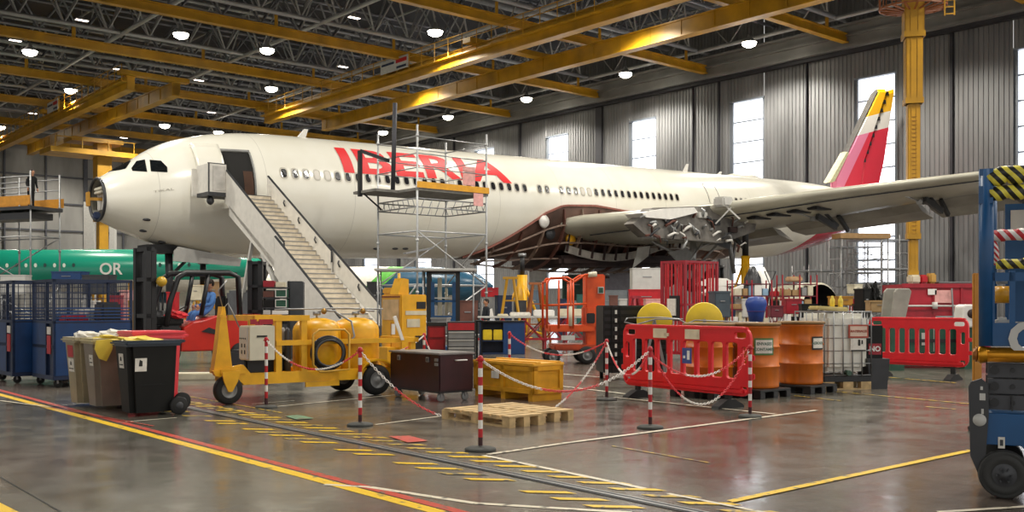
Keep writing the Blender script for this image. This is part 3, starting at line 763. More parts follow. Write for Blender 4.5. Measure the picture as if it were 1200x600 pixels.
# horizontal tailplane
def wingsurf(name, secs, m_, parent=ac, tc_=0.11, cap=True):
    """secs: (xLE, y, zLE, chord, thickness, twist dz at trailing edge)"""
    prof = [(1.0,0.0),(0.75,0.30),(0.5,0.48),(0.3,0.52),(0.12,0.40),(0.03,0.22),(0.0,0.0),(0.03,-0.20),(0.12,-0.34),(0.3,-0.44),(0.5,-0.40),(0.75,-0.22)]
    m = MB(); vs = []; n = len(prof)
    for x, y, z, c, t, dz in secs:
        for a, b in prof: vs.append(Vector((x + a*c, y, z + b*t + dz*a)))
    fs = [(j*n+i, j*n+(i+1)%n, (j+1)*n+(i+1)%n, (j+1)*n+i) for j in range(len(secs)-1) for i in range(n)]
    m._add(vs, fs, True); m._add([vs[i] for i in range(n)], [list(range(n))]); m._add(vs[-n:], [list(range(n))])
    return m.build(name, m_, parent)
wingsurf('tailplane', [(54.5,-1.2,1.1,4.6,0.6,0.0),(60.6,-8.6,1.9,2.2,0.25,0)], WHT)
wingsurf('tailplane', [(54.5,1.2,1.1,4.6,0.6,0.0),(60.6,8.6,1.9,2.2,0.25,0)], WHT)
# ---- port wing
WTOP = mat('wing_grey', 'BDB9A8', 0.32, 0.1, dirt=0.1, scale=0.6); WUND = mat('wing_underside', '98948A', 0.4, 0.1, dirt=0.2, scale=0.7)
wing = [(23.3,-2.2,-1.05,11.3,1.55,-0.9),(25.2,-5.6,-0.85,9.6,1.3,-0.85),(27.3,-9.5,-0.55,7.9,1.0,-0.75),(30.5,-15.0,0.0,6.5,0.75,-0.55),(34.9,-22.1,0.62,4.9,0.52,-0.4),(39.8,-30.2,1.6,2.3,0.28,-0.15)]
wingsurf('wing', wing, WTOP)
wingsurf('wing', [(a, -b, c, d, e, f) for a, b, c, d, e, f in wing], WTOP)
def wl(y):
    for a, b in zip(wing, wing[1:]):
        if b[1] <= y <= a[1]:
            t = (y-a[1])/(b[1]-a[1]); return [a[k]+(b[k]-a[k])*t for k in range(6)]
def wpt(y, c, dz=0.0):
    x, _, z, ch, t, tw = wl(y); return Vector((x+ch*c, y, z + tw*c + dz))
# lower skin panels, slats gap, flaps
m = MB(); ys = [-3.2-1.0*k for k in range(27)]
for a, b in zip(ys, ys[1:]): m.bar(wpt(a, 0.13, -0.36*wl(a)[4]-0.01), wpt(b, 0.13, -0.36*wl(b)[4]-0.01), 0.14, 0.05)
m.build('slat_gap', BLK2, ac)
def fdz(y): return -0.45 - 0.035*abs(y) if y > -9.6 else -0.55-0.035*(abs(y)-9.6)
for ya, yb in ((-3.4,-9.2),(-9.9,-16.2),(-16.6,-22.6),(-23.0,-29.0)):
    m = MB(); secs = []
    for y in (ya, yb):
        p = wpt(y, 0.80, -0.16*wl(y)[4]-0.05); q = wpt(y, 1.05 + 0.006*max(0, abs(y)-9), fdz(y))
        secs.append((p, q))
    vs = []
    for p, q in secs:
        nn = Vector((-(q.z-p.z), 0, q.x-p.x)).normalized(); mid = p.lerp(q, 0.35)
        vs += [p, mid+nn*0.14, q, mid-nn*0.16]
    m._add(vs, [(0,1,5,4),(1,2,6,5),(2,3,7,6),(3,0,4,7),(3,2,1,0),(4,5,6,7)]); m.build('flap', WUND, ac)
for y in (-6.8, -12.6, -17.3, -20.6):
    x = wpt(y, 0.62); m = MB(); L = 2.4 if y > -10 else 1.8
    m.use(0); m.bar(wpt(y, 0.50, -0.55*wl(y)[4]), wpt(y, 0.50, -0.55*wl(y)[4]) + Vector((L, 0, -0.55)), 0.18, 0.30)
    m.bar(wpt(y, 0.78, -0.2), wpt(y, 0.92, -0.9), 0.16, 0.2); m.bar(wpt(y, 0.60, -0.2), wpt(y, 0.78, -0.75), 0.12)
    m.build('flap_track', DGR, ac)
    m = MB(); p = wpt(y+0.35, 0.52, -0.42*wl(y)[4]); m.rbox(p.x, p.x+0.9, p.y-0.25, p.y+0.1, p.z-0.28, p.z-0.05, 0.05); m.tube(p+Vector((0,0,-0.1)), p+Vector((-1.1,0.1,0.1)), 0.05); m.build('flap_actuator', ALU, ac)
# ---- pylon and its open panels
m = MB(); y = -9.4
m.prism([(21.6,-1.5),(23,-0.7),(27.4,-0.45),(31.5,-0.9),(31.2,-1.7),(28.4,-2.35),(25.2,-2.2),(22.6,-2.1)], 0.62, (0, y+0.31, 0), (1,0,0), (0,0,1))
m.build('engine_pylon', mat('pylon_grey', '86817A', 0.45, 0.3, dirt=0.3, scale=1.5), ac)
m = MB(); m.prism([(21.9,-1.0),(23.5,-0.75),(25.8,-0.6),(26.1,-0.85),(24,-1.25),(22.2,-1.2)], 1.1, (0, y+0.5, 0), (1,0,0), (0,0,1)); m.build('pylon_fairing', WHT, ac)
random.seed(3)
for k in range(44):
    m = MB(); a = Vector((22.2+random.random()*8.3, y-0.36-random.random()*0.15, -0.9-random.random()*1.7)); b = a + Vector((random.uniform(-0.9,0.9), random.uniform(-0.1,0.1), random.uniform(-0.6,0.5)))
    m.path([a, a.lerp(b,0.5)+Vector((0,-0.12,0.1)), b], random.uniform(0.03,0.08), 6)
    m.build('pylon_pipe', [ALU, GAL, WHT, BRWN, DGR][k % 5], ac)
for k in range(7):
    p = Vector((22.6+k*1.25, y-0.34, -1.1-(k%3)*0.35)); m = MB(); m.rbox(p.x, p.x+0.5+0.2*(k%2), p.y-0.12, p.y+0.05, p.z, p.z+0.3, 0.03); m.build('pylon_unit', [LGR, DGR, BRWN2][k % 3], ac)
# white brackets right of the pylon on the leading edge
p = wpt(-10.2, 0.0)
m = MB(); m.rbox(p.x-0.3, p.x+0.5, p.y-0.4, p.y+0.3, p.z-0.05, p.z+0.45, 0.08); m.bar(p+Vector((0,0,0.2)), p+Vector((0.6,-0.7,-0.7)), 0.08); m.bar(p+Vector((0.3,-0.4,-0.1)), p+Vector((-0.1,0.3,-0.9)), 0.07); m.build('leading_edge_bracket', LGR, ac)
# wing underside open bay aft of pylon
for k, y in enumerate((-10.6,-11.5,-12.4,-13.3)):
    m = MB(); p = wpt(y, 0.22, -0.44*wl(y)[4]); m.rbox(p.x, p.x+1.5, y-0.3, y+0.3, p.z-0.12, p.z+0.05, 0.05); m.build('access_hole', BLK2, ac)
# ---- belly fairing removed: frames
def thz(z): return math.asin(max(-1, min(1, z/2.82)))
def ztop(s):
    pts = [(18.3,-2.72),(19.5,-2.15),(21,-1.25),(22.4,-0.45),(23.6,-0.05),(26,0.02),(29,-0.25),(36,-0.4),(38.5,-1.2),(40.5,-2.5)]
    for a, b in zip(pts, pts[1:]):
        if a[0] <= s <= b[0]: return a[1]+(b[1]-a[1])*(s-a[0])/(b[0]-a[0])
    return -2.75
m = MB(); vs = []; SS = [18.3+22.2*k/60 for k in range(61)]
for s in SS:
    t1 = thz(ztop(s)); t0 = -PI - t1
    for j in range(25): vs.append(surf(s, t0 + (t1-t0)*j/24, 0.03))
m._add(vs, [(k*25+j, k*25+j+1, (k+1)*25+j+1, (k+1)*25+j) for k in range(60) for j in range(24)], True)
bl = m.build('belly_structure', mat('bare_belly_skin', '6F5348', 0.55, 0.1, dirt=0.3, scale=0.9), ac)
m = MB()
for a, b in zip(SS, SS[1:]): m.bar(surf(a, thz(ztop(a)), 0.06), surf(b, thz(ztop(b)), 0.06), 0.14, 0.10)
m.build('fairing_edge', mat('rust_edge', '9A5E50', 0.5, dirt=0.15), bl)
def low(s):  # fairing bottom outline (outer frame radius offset)
    return 0.05 + 0.75*max(0.0, math.sin(PI*min(1, max(0, (s-18.3)/22))))**0.8
for k in range(15):
    s = 19.6 + k*1.35; t1 = thz(ztop(s)-0.2); m = MB(); ps = [surf(s, t1 + (-PI/2-t1)*j/8, 0.05 + low(s)*(j/8)**0.8) for j in range(9)]
    for a, b in zip(ps, ps[1:]): m.bar(a, b, 0.10, 0.16)
    m.build('fairing_frame', BRWN if k % 2 else mat('frame_tan', '8C7566', 0.5, dirt=0.2), bl)
for fr in (0.2, 0.42, 0.65, 0.95):
    m = MB(); ps = []
    for k in range(26):
        s = 19.3 + k*0.8; t1 = thz(ztop(s)-0.1); ps.append(surf(s, t1 + (-PI/2-t1)*fr, 0.07 + low(s)*fr**0.8))
    for a, b in zip(ps, ps[1:]): m.bar(a, b, 0.09, 0.09)
    m.build('fairing_stringer', mat('frame_tan', '8C7566'), bl)
m = MB(); ps = []  # keel beam along the wing box
for k in range(12): ps.append(Vector((24.2+k*0.95, -2.35, -2.1-0.75*math.sin(PI*min(1,(k+1)/9.5))*1.0)))
for a, b in zip(ps, ps[1:]): m.bar(a, b, 0.12, 0.42)
m.build('keel_panel', SILV, bl)
for k in range(11):
    m = MB(); p = ps[k]; m.bar(p+Vector((0,-0.1,-0.15)), p+Vector((0.35,0,1.15)), 0.10, 0.12); m.build('fairing_strut', BRWN2, bl)
m = MB(); m.rbox(24, 34.5, -2.2, 2.2, -3.35, -2.7, 0.2); m.build('wing_box_underside', BRWN2, bl)
for k, (s, z) in enumerate(((22.2,-0.9),(22.9,-1.5),(24.6,-1.75))):
    m = MB(); m.lathe([(0.0,-0.12),(0.32,-0.1),(0.36,0.0),(0.28,0.06),(0.0,0.08)], (s, 0, 0), 16, 'y'); M = Matrix.Translation(surf(s, thz(z), 0.12) - Vector((s,0,0))); m.xf(M); m.build('duct_opening', [WHT, DGR, YEL][k], bl)
# ---- main gear
m = MB(); m.tube((31.6,-5.3,-1.4), (31.2,-5.3,-4.2), 0.2, 14); m.tube((31.4,-5.3,-3.2), (29.4,-3.6,-1.8), 0.09, 8); m.tube((31.3,-5.3,-2.6), (34.0,-5.1,-1.8), 0.09, 8); m.tube((31.8,-5.8,-2.0),(30.0,-5.8,-3.6),0.05,6)
lg = m.build('main_gear_leg', ALU, ac)
m = MB(); m.tube((33.2,-6.4,-1.2),(33.6,-6.5,-3.9),0.13,10); m.tube((33.2,-6.4,-1.6),(31.5,-5.6,-3.4),0.07,8); m.tube((34.2,-6.2,-1.3),(33.6,-6.5,-3.5),0.06,8); m.build('side_stay', GAL, lg)
m = MB(); m.tube((29.9,-5.3,-3.9), (32.4,-5.3,-4.3), 0.15, 10)
for x, z in ((30.0,-3.92),(32.2,-4.26)): m.tube((x,-6.0,z), (x,-4.6,z), 0.08, 8)
m.build('bogie_beam', GRY, lg)
for x, z in ((30.0,-3.92),(32.2,-4.26)):
    for y in (-6.0, -4.6):
        m = MB(); m.lathe([(0.28,-0.2),(0.55,-0.22),(0.66,-0.12),(0.68,0),(0.66,0.12),(0.55,0.22),(0.28,0.2)], (0,0,0), 24, 'y'); m.xf(Matrix.Translation((x,y,z))); wo = m.build('wheel', RUB, lg)
        m = MB(); m.lathe([(0,-0.12),(0.2,-0.14),(0.28,-0.19),(0.28,0.19),(0.2,0.14),(0,0.12)], (0,0,0), 16, 'y'); m.xf(Matrix.Translation((x,y,z))); m.build('wheel_hub', GRY, wo)
m = MB(); q = [pl(x, y, -4.0) for x, y in [(748,290),(762,288),(760,300),(742,314)]]
m._add(q+[p+Vector((0,0.06,0)) for p in q], [(0,1,2,3),(7,6,5,4)]+[(i,(i+1)%4,4+(i+1)%4,4+i) for i in range(4)]); m.build('gear_door', LGR, ac)
m = MB(); q = [pl(x, y, -5.8) for x, y in [(783,296),(806,290),(822,316),(800,312)]]
m._add(q+[p+Vector((0,0.06,0)) for p in q], [(0,1,2,3),(7,6,5,4)]+[(i,(i+1)%4,4+(i+1)%4,4+i) for i in range(4)]); m.build('gear_door', GRY, ac)
# ---- wing jack and body jacks
def tripod_jack(label, P, ztop_, hb_, r=0.11):
    t = thing('aircraft_jack', label, 'jack', (P.x, P.y, 0), 0.3)
    m = MB(); m.tube((0,0,0.3), (0,0,hb_), 0.24, 14); m.build('cylinder', YEL, t)
    m = MB(); m.tube((0,0,hb_), (0,0,ztop_), r, 12); m.build('ram', BLK2, t)
    m = MB(); m.tube((0,0,ztop_-0.15), (0,0,ztop_), r*1.7, 12); m.build('pad', GAL, t)
    for k in range(3):
        a = k*2*PI/3+0.4; m = MB(); e = Vector((1.4*math.cos(a), 1.4*math.sin(a), 0.12)); m.tube(e, (0,0,hb_-0.15), 0.07, 8); m.tube(e, (0,0,0.4), 0.06, 8); m.lathe([(0,-0.12),(0.2,-0.12),(0.2,-0.06),(0,-0.05)], e, 12); m.build('leg', YEL, t)
    return t
jp = MA @ Vector((33.3,-9.6,-1.1)); Jp = Vector(((873.5-CX)/F*54.5, 54.5, 0))
tripod_jack('tall black-rammed jack with yellow base holding up the wing', Jp, 6.6, 4.2, 0.17)
tripod_jack('yellow tripod jack under the belly, behind the orange lift', AT(612, 46, 0), 3.9, 2.9)
tripod_jack('yellow tripod jack standing behind the red bar cage', AT(846, 60, 0), 3.9, 3.0)
tripod_jack('black-rammed nose jack beneath the airliner nose', Vector((MA @ Vector((4.6,0,0))).to_tuple()[:2]+(0,)), 3.45, 2.4, 0.13)
# ============================================================ FOREGROUND
# --- posts and chains
POSTS = {}
def post(key, px, py, top, label, h=None):
    C = G(px, py); hh = EYE + (HOR-top)*C.y/F if h is None else h
    t = thing('barrier_post', label, 'barrier post', C, random.random(), 'red and white chain posts')
    m = MB(); m.lathe([(0,0),(0.165,0),(0.165,0.022),(0.145,0.035),(0.04,0.04),(0,0.04)], n=8); m.build('base', mat('post_base', '4A4A46', 0.8), t)
    m = MB(); n = 10; z0 = 0.05; zs = [z0 + (hh-z0-0.03)*i/n for i in range(n+1)]
    for i in range(n): m.use(2 if i == 0 else (1 if i % 2 == 0 else 0)); m.tube((0,0,zs[i]), (0,0,zs[i+1]), 0.024, 12, caps=False)
    m.build('pole', [RED, WHT, mat('post_foot', '3A1518', 0.6)], t)
    m = MB(); m.lathe([(0.0,0.0),(0.03,0.0),(0.034,0.03),(0.02,0.06),(0,0.065)], (0,0,hh-0.05), 12); m.tube((-0.05,0,hh-0.035), (0.05,0,hh-0.035), 0.008, 6); m.build('cap', RED, t)
    POSTS[key] = Vector((C.x, C.y, hh-0.03)); return t
post('a', 312, 478, 396, 'striped post between the yellow tank trailer tow bar and its control box')
post('b', 422, 499, 408, 'striped post in front of the yellow tank trailer rear wheel')
post('c', 563, 528, 418, 'striped post nearest the camera, before the wooden pallets')
post('d', 762, 502, 407, 'striped post in front of the red plastic barrier, middle of its left half')
post('e', 879, 489, 405, 'striped post at the right end of the red barrier by the drums')
post('f', 711, 469, 398, 'striped post left of the red barrier, beside the black cage panel')
post('g', 597, 455, 389, 'dark red striped post behind the yellow wooden crate')
post('h', 497, 452, 391, 'striped post behind the maroon tool chest')
CW = mat('chain_white', 'EDE6DE', 0.45, dirt=0.03); CR = mat('chain_red', 'E6444A', 0.45, dirt=0.03)
def chain(label, pts, first=0, run=0.75):
    P = [Vector(p) for p in pts]; m = MB(); L = [0]
    for a, b in zip(P, P[1:]): L.append(L[-1] + (b-a).length)
    def at(s):
        for i in range(len(P)-1):
            if s <= L[i+1] + 1e-6: return P[i].lerp(P[i+1], (s-L[i])/(L[i+1]-L[i]))
        return P[-1]
    s = 0; k = 0; step = 0.036
    while s + step < L[-1]:
        c = at(s + step/2); d = (at(s+step) - at(s)).normalized(); up = Vector((0,0,1)) if abs(d.z) < 0.95 else Vector((1,0,0))
        a1 = d.cross(up).normalized(); a2 = a1.cross(d); w_ = a1 if k % 2 else a2; w_ = (w_ + (a2 if k % 2 else -a1)*0.6).normalized()
        m.use(int((s/run) + first) % 2)
        m.path([c + d*(0.026*math.cos(t)) + w_*(0.0135*math.sin(t)) for t in [2*PI*i/8 for i in range(8)]], 0.0045, 4, True)
        s += step; k += 1
    o = m.build('plastic_chain', [CW, CR]); tag(o, label, 'chain', 'red and white plastic chains')
    return o
def cat(a, b, sag, n=24):
    a = Vector(a); b = Vector(b); return [a.lerp(b, i/n) - Vector((0,0,4*sag*(i/n)*(1-i/n))) for i in range(n+1)]
P = POSTS
chain('chain from the tow bar post to the rear wheel post, across the tank trailer', cat(P['a'], P['b'], 0.33), 0, 0.8)
pe = G(516, 487, 0.15); chain('chain hanging from the rear wheel post down to the wooden pallet', cat(P['b'], pe, 0.12), 0, 0.62)
mid = G(648, 469, 0.05)
chain('chain from the nearest post sagging towards the barrier post in front of the red barrier', cat(P['c'], P['d'], 0.42, 30), 0, 0.95)
chain('chain running down from the black cage post to the floor by the yellow crate', cat(P['f'], AT(650, 14.6, 0.02), 0.12), 1, 0.5)
chain('chain from the dark red post to the post by the black cage panel', cat(P['g'], P['f'], 0.3), 1, 0.55)
chain('chain from the black cage post to the post before the red barrier', cat(P['f'], P['d'], 0.42), 0, 0.6)
chain('deep sagging chain in front of the right half of the red barrier', cat(P['d'], P['e'], 0.72, 34), 1, 0.8)
chain('shallow chain crossing close to the slots of the red barrier', cat(P['d']+Vector((0,0,-0.05)), P['e']+Vector((-0.03,0,0)), 0.33, 30), 1, 0.7)
chain('chain behind the maroon tool chest towards the yellow cabinet', cat(P['h'], AT(462, 17.0, 0.72), 0.05), 0, 0.6)
chain('short red chain end hanging behind the maroon chest lid', cat(P['h'], AT(516, 17.3, 0.45), 0.08), 1, 0.4)
# --- maroon chest on castors
def castors(t, pts, r=0.07, locz=0.0, m_=None):
    for x, y in pts:
        m = MB(); m.lathe([(0,-0.02),(r*0.9,-0.02),(r,-0.012),(r,0.012),(r*0.9,0.02),(0,0.02)], (0,0,0), 16, 'y'); m.xf(Matrix.Translation((x,y,r+locz))); w_ = m.build('caster', m_ or GRY, t)
        m = MB(); m.bar((x-0.01,y-0.035,r+locz), (x-0.02,y-0.035,2*r+0.03+locz), 0.03, 0.01); m.bar((x-0.01,y+0.035,r+locz), (x-0.02,y+0.035,2*r+0.03+locz), 0.03, 0.01); m.box(x-0.05,x+0.05,y-0.05,y+0.05,2*r+0.02+locz,2*r+0.035+locz); m.build('caster_fork', GAL, w_)
C, a, Lv, Lu, H = corner(515, 472, 457, 555, 414)
t = thing('tool_chest', 'dark maroon steel tool chest on castors, grey top, ringed by chain', 'chest', C, a)
m = MB(); m.rbox(0, Lv, 0, Lu, 0.17, H-0.03, 0.015); m.build('body', MAR, t)
m = MB(); m.rbox(-0.02, Lv+0.02, -0.02, Lu+0.02, H-0.03, H, 0.01); m.build('lid', mat('chest_top', '8D8A88', 0.35, 0.2), t)
m = MB(); m.rbox(0.01, Lv-0.01, 0.01, Lu-0.01, 0.14, 0.17, 0.005); m.build('frame', BLK2, t)
castors(t, ((0.1,0.1),(Lv-0.1,0.1),(0.1,Lu-0.1),(Lv-0.1,Lu-0.1)))
for yy in (Lu*0.22, Lu*0.8):
    m = MB(); m.box(-0.02, 0, yy-0.035, yy+0.035, H-0.15, H-0.07); m.use(1); m.box(-0.026, -0.02, yy-0.012, yy+0.012, H-0.14, H-0.09); m.build('latch', [GAL, DGR], t)
for zz in (0, 0.07): m = MB(); m.box(-0.02, 0, 0.03, 0.11, H-0.13-zz, H-0.085-zz); m.build('latch', GAL, t)
m = MB(); m.path([(Lv*0.45,0,H-0.12),(Lv*0.45,-0.05,H-0.12),(Lv*0.75,-0.05,H-0.12),(Lv*0.75,0,H-0.12)], 0.012, 6); m.build('handle', WHT, t)
# --- yellow wooden crate
C, a, Lv, Lu, H = corner(625, 471, 556, 659, 426)
t = thing('wooden_crate', 'long yellow-painted wooden crate with lid, standing on skids', 'crate', C, a)
m = MB(); m.rbox(0, Lv, 0, Lu, 0.12, H-0.05, 0.008); m.build('body', WOODY, t)
m = MB(); m.rbox(-0.025, Lv+0.025, -0.025, Lu+0.025, H-0.05, H, 0.01)
m.box(0.05,0.14,-0.02,Lu+0.02,H,H+0.02); m.box(Lv-0.14,Lv-0.05,-0.02,Lu+0.02,H,H+0.02); m.build('lid', mat('crate_lid', 'E9AE38', 0.5, dirt=0.1), t)
m = MB()
for yy in (0, Lu/2-0.04, Lu-0.08): m.box(-0.02, 0, yy, yy+0.08, 0.12, H-0.05)
m.box(-0.02,0,0,Lu,0.12,0.19); m.box(-0.02,0,0,Lu,H-0.13,H-0.06)
m.box(0,Lv,-0.02,0,0.12,0.19); m.box(0,Lv,-0.02,0,H-0.12,H-0.05); m.box(0,0.08,-0.02,0,0.12,H-0.05); m.box(Lv-0.08,Lv,-0.02,0,0.12,H-0.05); m.build('batten', WOODY, t)
for yy in (0.02, Lu/2-0.05, Lu-0.12): m = MB(); m.box(0.0, Lv, yy, yy+0.1, 0.0, 0.12); m.build('skid', WOODY, t)
m = MB(); m.box(-0.025,-0.02,Lu*0.55,Lu*0.68,H-0.28,H-0.16); m.build('label_plate', PAPER, t)
# --- pallets
def pallet(name, label, C, a, Lv, Lu, H, m_, group=None, n=6):
    t = thing(name, label, 'pallet', C, a, group)
    for i in range(n):
        m = MB(); x0 = Lu*i/n+0.005; m.rbox(0, Lv, x0, x0+Lu/n*0.78, H-0.024, H, 0.004); m.build('deck_board', m_, t)
    for i in range(3):
        xx = (0, Lv/2-0.05, Lv-0.1)[i]; m = MB(); m.box(xx, xx+0.1, 0, Lu, H-0.05, H-0.025); m.build('stringer', m_, t)
        m = MB(); m.box(xx, xx+0.1, 0, Lu, 0, 0.022); m.build('bottom_board', m_, t)
        for yy in (0, Lu/2-0.07, Lu-0.14): m = MB(); m.box(xx, xx+0.1, yy, yy+0.14, 0.022, H-0.05); m.build('block', m_, t)
    return t
C, a, Lv, Lu, H = corner(597, 502, 517, 640, 482)
pallet('wooden_pallet', 'pale wooden pallet lying nearest the camera, red mark on its side', C, a, 0.58, 1.4, 0.145, WOOD, n=7)
C2 = C + Vector((VX,VY,0))*0.62 + Vector((UX,UY,0))*0.12
pallet('wooden_pallet', 'pale wooden pallet lying just behind the nearest one, in front of the yellow crate', C2, a, 0.60, 1.3, 0.145, WOOD, n=6)
m = MB()
# --- red plastic barriers
def barrier(label, Pr, ang, L, z0, z1, feet, m_=REDP):
    """local x runs along the barrier, 0 at the near end"""
    t = thing('plastic_barrier', label, 'barrier', (Pr.x, Pr.y, 0), ang, 'red plastic barriers')
    b = bmesh.new(); 
    def loop(x0, x1, za, zb, r, n=5):
        pts = []
        for cx, cz, a0 in ((x1-r, zb-r, 0), (x0+r, zb-r, PI/2), (x0+r, za+r, PI), (x1-r, za+r, 1.5*PI)):
            for i in range(n+1): q = a0 + PI/2*i/n; pts.append((cx+r*math.cos(q), cz+r*math.sin(q)))
        return pts
    H = z1-z0
    holes = []
    n = 8 if L > 1.9 else 7; x = 0.20; wd = (L-0.40)/n
    for i in range(n): q = (wd-0.055)/2; c = x+wd*(i+0.5); holes.append(loop(c-q, c+q, z0+0.24*H, z0+0.78*H, min(0.05, q*0.9)))
    holes.append(loop(0.06, 0.30, z0+0.83*H, z0+0.93*H, 0.04)); holes.append(loop(L-0.30, L-0.06, z0+0.83*H, z0+0.93*H, 0.04))
    holes[0:0] = []
    holes.append(loop(0.05, 0.16, z0+0.46*H, z0+0.72*H, 0.04)); holes.append(loop(L-0.16, L-0.05, z0+0.46*H, z0+0.72*H, 0.04))
    holes.append(loop(0.05, 0.18, z0+0.05*H, z0+0.14*H, 0.03)); holes.append(loop(L-0.18, L-0.05, z0+0.05*H, z0+0.14*H, 0.03))
    cu = bpy.data.curves.new('barrier_outline', 'CURVE'); cu.dimensions = '2D'; cu.fill_mode = 'BOTH'; cu.extrude = 0.022; cu.bevel_depth = 0.008; cu.bevel_resolution = 1
    for lp in [loop(0, L, z0, z1, 0.16)] + holes:
        sp = cu.splines.new('POLY'); sp.points.add(len(lp)-1); sp.use_cyclic_u = True
        for p, q in zip(sp.points, lp): p.co = (q[0], q[1], 0, 1)
    o = bpy.data.objects.new('t', cu); COL.objects.link(o); dg = bpy.context.evaluated_depsgraph_get(); me = bpy.data.meshes.new_from_object(o.evaluated_get(dg))
    bpy.data.objects.remove(o); bpy.data.curves.remove(cu); me.transform(Matrix.Rotation(PI/2, 4, 'X')); me.materials.clear(); me.materials.append(m_); me.name = 'panel'
    o = bpy.data.objects.new('panel', me); COL.objects.link(o); o.parent = t; b.free()
    m = MB(); m.rbox(0.05, L-0.05, -0.04, 0.04, z1-0.05, z1+0.0, 0.015); m.rbox(0.1, L-0.1, -0.045, 0.045, z0+0.02, z0+0.10, 0.015); m.build('rail', m_, t)
    for s in (0,1):
        m = MB(); x = -0.07 if s else L; m.rbox(x, x+0.07, -0.02, 0.02, z0+0.52*H, z0+0.60*H, 0.01); m.rbox(x, x+0.07, -0.02, 0.02, z0+0.25*H, z0+0.33*H, 0.01); m.build('hook', m_, t)
    for x in feet:
        m = MB(); m.bar((x,0,z0+0.1), (x,0,0.1), 0.09, 0.05); m.prism([(-0.28,0),(0.28,0),(0.26,0.04),(0.08,0.13),(-0.08,0.13),(-0.26,0.04)], 0.14, (x-0.07,0,0), (0,1,0), (0,0,1)); m.build('foot', RUB, t)
    return t
R1 = G(853, 478); dirb = (G(757,467)-R1); angb = math.atan2(dirb.y, dirb.x)
ub = dirb.normalized()
def xof(px, P, u): k = (px-CX)/F; return (P.x - k*P.y)/(k*u.y - u.x)
xr = xof(880, R1, ub); xl = xof(732, R1, ub); O = R1 + ub*xr; L1 = xl - xr
bar1 = barrier('red slotted plastic barrier with two white reflector patches, in front of the orange drums', O, angb, L1, 0.20, 1.20, (-xr, L1*0.88))
m = MB()
for x0, x1 in ((L1*0.36, L1*0.47), (L1*0.62, L1*0.73)):
    m = MB(); m.box(x0, x1, 0.03, 0.045, 1.00, 1.15); m.box(min(x0,x1) - (0.05 if x0 > L1*0.5 else -0.02), min(x0,x1)+0.05, 0.03, 0.045, 1.03, 1.08); m.build('reflector_patch', mat('reflector_cream', 'E8D8B8', 0.4), bar1)
m = MB(); m.box(L1*0.42, L1*0.49, 0.035, 0.05, 0.62, 0.86); m.use(1); m.box(L1*0.43, L1*0.45, 0.05, 0.055, 0.68, 0.82); m.box(L1*0.465, L1*0.48, 0.05, 0.055, 0.70, 0.74)
m.build('notice', [mat('notice_blue', '3A4E8E', 0.5), WHT], bar1)
# --- second barrier
R2 = G(1117, 446); u2 = Vector((-0.80, 0.60, 0)).normalized()
u2 = Vector((UX, UY, 0)); xr = xof(1135, R2, u2); xl = xof(1019, R2, u2); L2 = xl-xr
barrier('red slotted plastic barrier standing right of the white tank, before the green machine', R2+u2*xr, math.atan2(u2.y,u2.x), L2, 0.28, 1.26, (-xr, L2*0.85))
# --- black plastic pallets, drums
PB = mat('black_pallet', '1B1B1B', 0.5)
def drum(label, P, r, h, seed=0, sign=None):
    t = thing('salvage_drum', label, 'drum', P, seed, 'orange drums on black pallets')
    prof = [(0,0),(r*0.94,0),(r*0.97,0.02)]
    for k in range(3):
        z0 = h*(0.03+0.31*k); z1 = z0 + h*0.31
        prof += [(r*0.965,z0+0.02),(r*0.965,z1-0.02),(r,z1-0.012),(r*1.01,z1),(r,z1+0.012)]
    prof += [(r*0.97,h*0.985),(r*0.97,h)]
    m = MB(); m.lathe(prof, n=40); m.build('body', ORD, t)
    m = MB(); m.lathe([(r*1.0,h-0.02),(r*1.06,h-0.015),(r*1.07,h+0.015),(r*1.03,h+0.03),(r*0.95,h+0.03),(r*0.9,h+0.01),(0,h+0.01)], n=40); m.build('rim_tray', mat('brown_tray', '8A6A3E', 0.6, dirt=0.2), t)
    if sign:
        (txt, edge, a0, wd, z0, z1) = sign; m = MB(); n = 10
        def cyl(mb, a_, b_, za, zb, rr):
            vs = [(rr*math.cos(a_+(b_-a_)*i/n), rr*math.sin(a_+(b_-a_)*i/n), z) for z in (za, zb) for i in range(n+1)]
            mb._add(vs, [(i,i+1,n+2+i,n+1+i) for i in range(n)])
        cyl(m, a0-wd, a0+wd, z0, z1, r*1.015); m.use(1); cyl(m, a0-wd+0.06, a0+wd-0.06, z0+0.03, z1-0.03, r*1.02)
        sg = m.build('sign', [edge, PAPER], t)
        for i, line in enumerate(txt):
            me = text_mesh(line, 0.066, 0.0, 0.002); me.materials.clear(); me.materials.append(mat('sign_green_ink', '4E6A5A', 0.6, dirt=0))
            for v in me.vertices:
                aa = a0 + v.co.x/(r*1.03); zz = (z0+z1)/2 + (0.045 if len(txt) > 1 else 0) - 0.09*i + v.co.y; v.co = (r*1.027*math.cos(aa), r*1.027*math.sin(aa), zz)
            o = bpy.data.objects.new('sign_text', me); COL.objects.link(o); o.parent = sg
    return t
cen = lambda px, Y: AT(px, Y, 0.15)
d2 = AT(938.5, 17.5, 0.15); d1 = AT(885, 16.7, 0.15); d0 = AT(831, 16.55, 0.15)
view = lambda P: math.atan2(-P.y, -P.x)
drum('orange drum right of the others, beside the white caged tank, black-edged sign', d2, 0.385, 1.06, 0, (['AEROSOL'], INK, view(d2)+0.85, 0.36, 0.60, 0.83))
drum('orange drum with a green-edged sign reading ENVASES CONTAMINADOS', d1, 0.40, 1.05, 0, (['ENVASES','CONTAMIN'], mat('sign_green', '4C7A3A', 0.5), view(d1)+0.38, 0.42, 0.55, 0.83))
drum('orange drum standing behind the slots of the red barrier', d0, 0.40, 1.05)
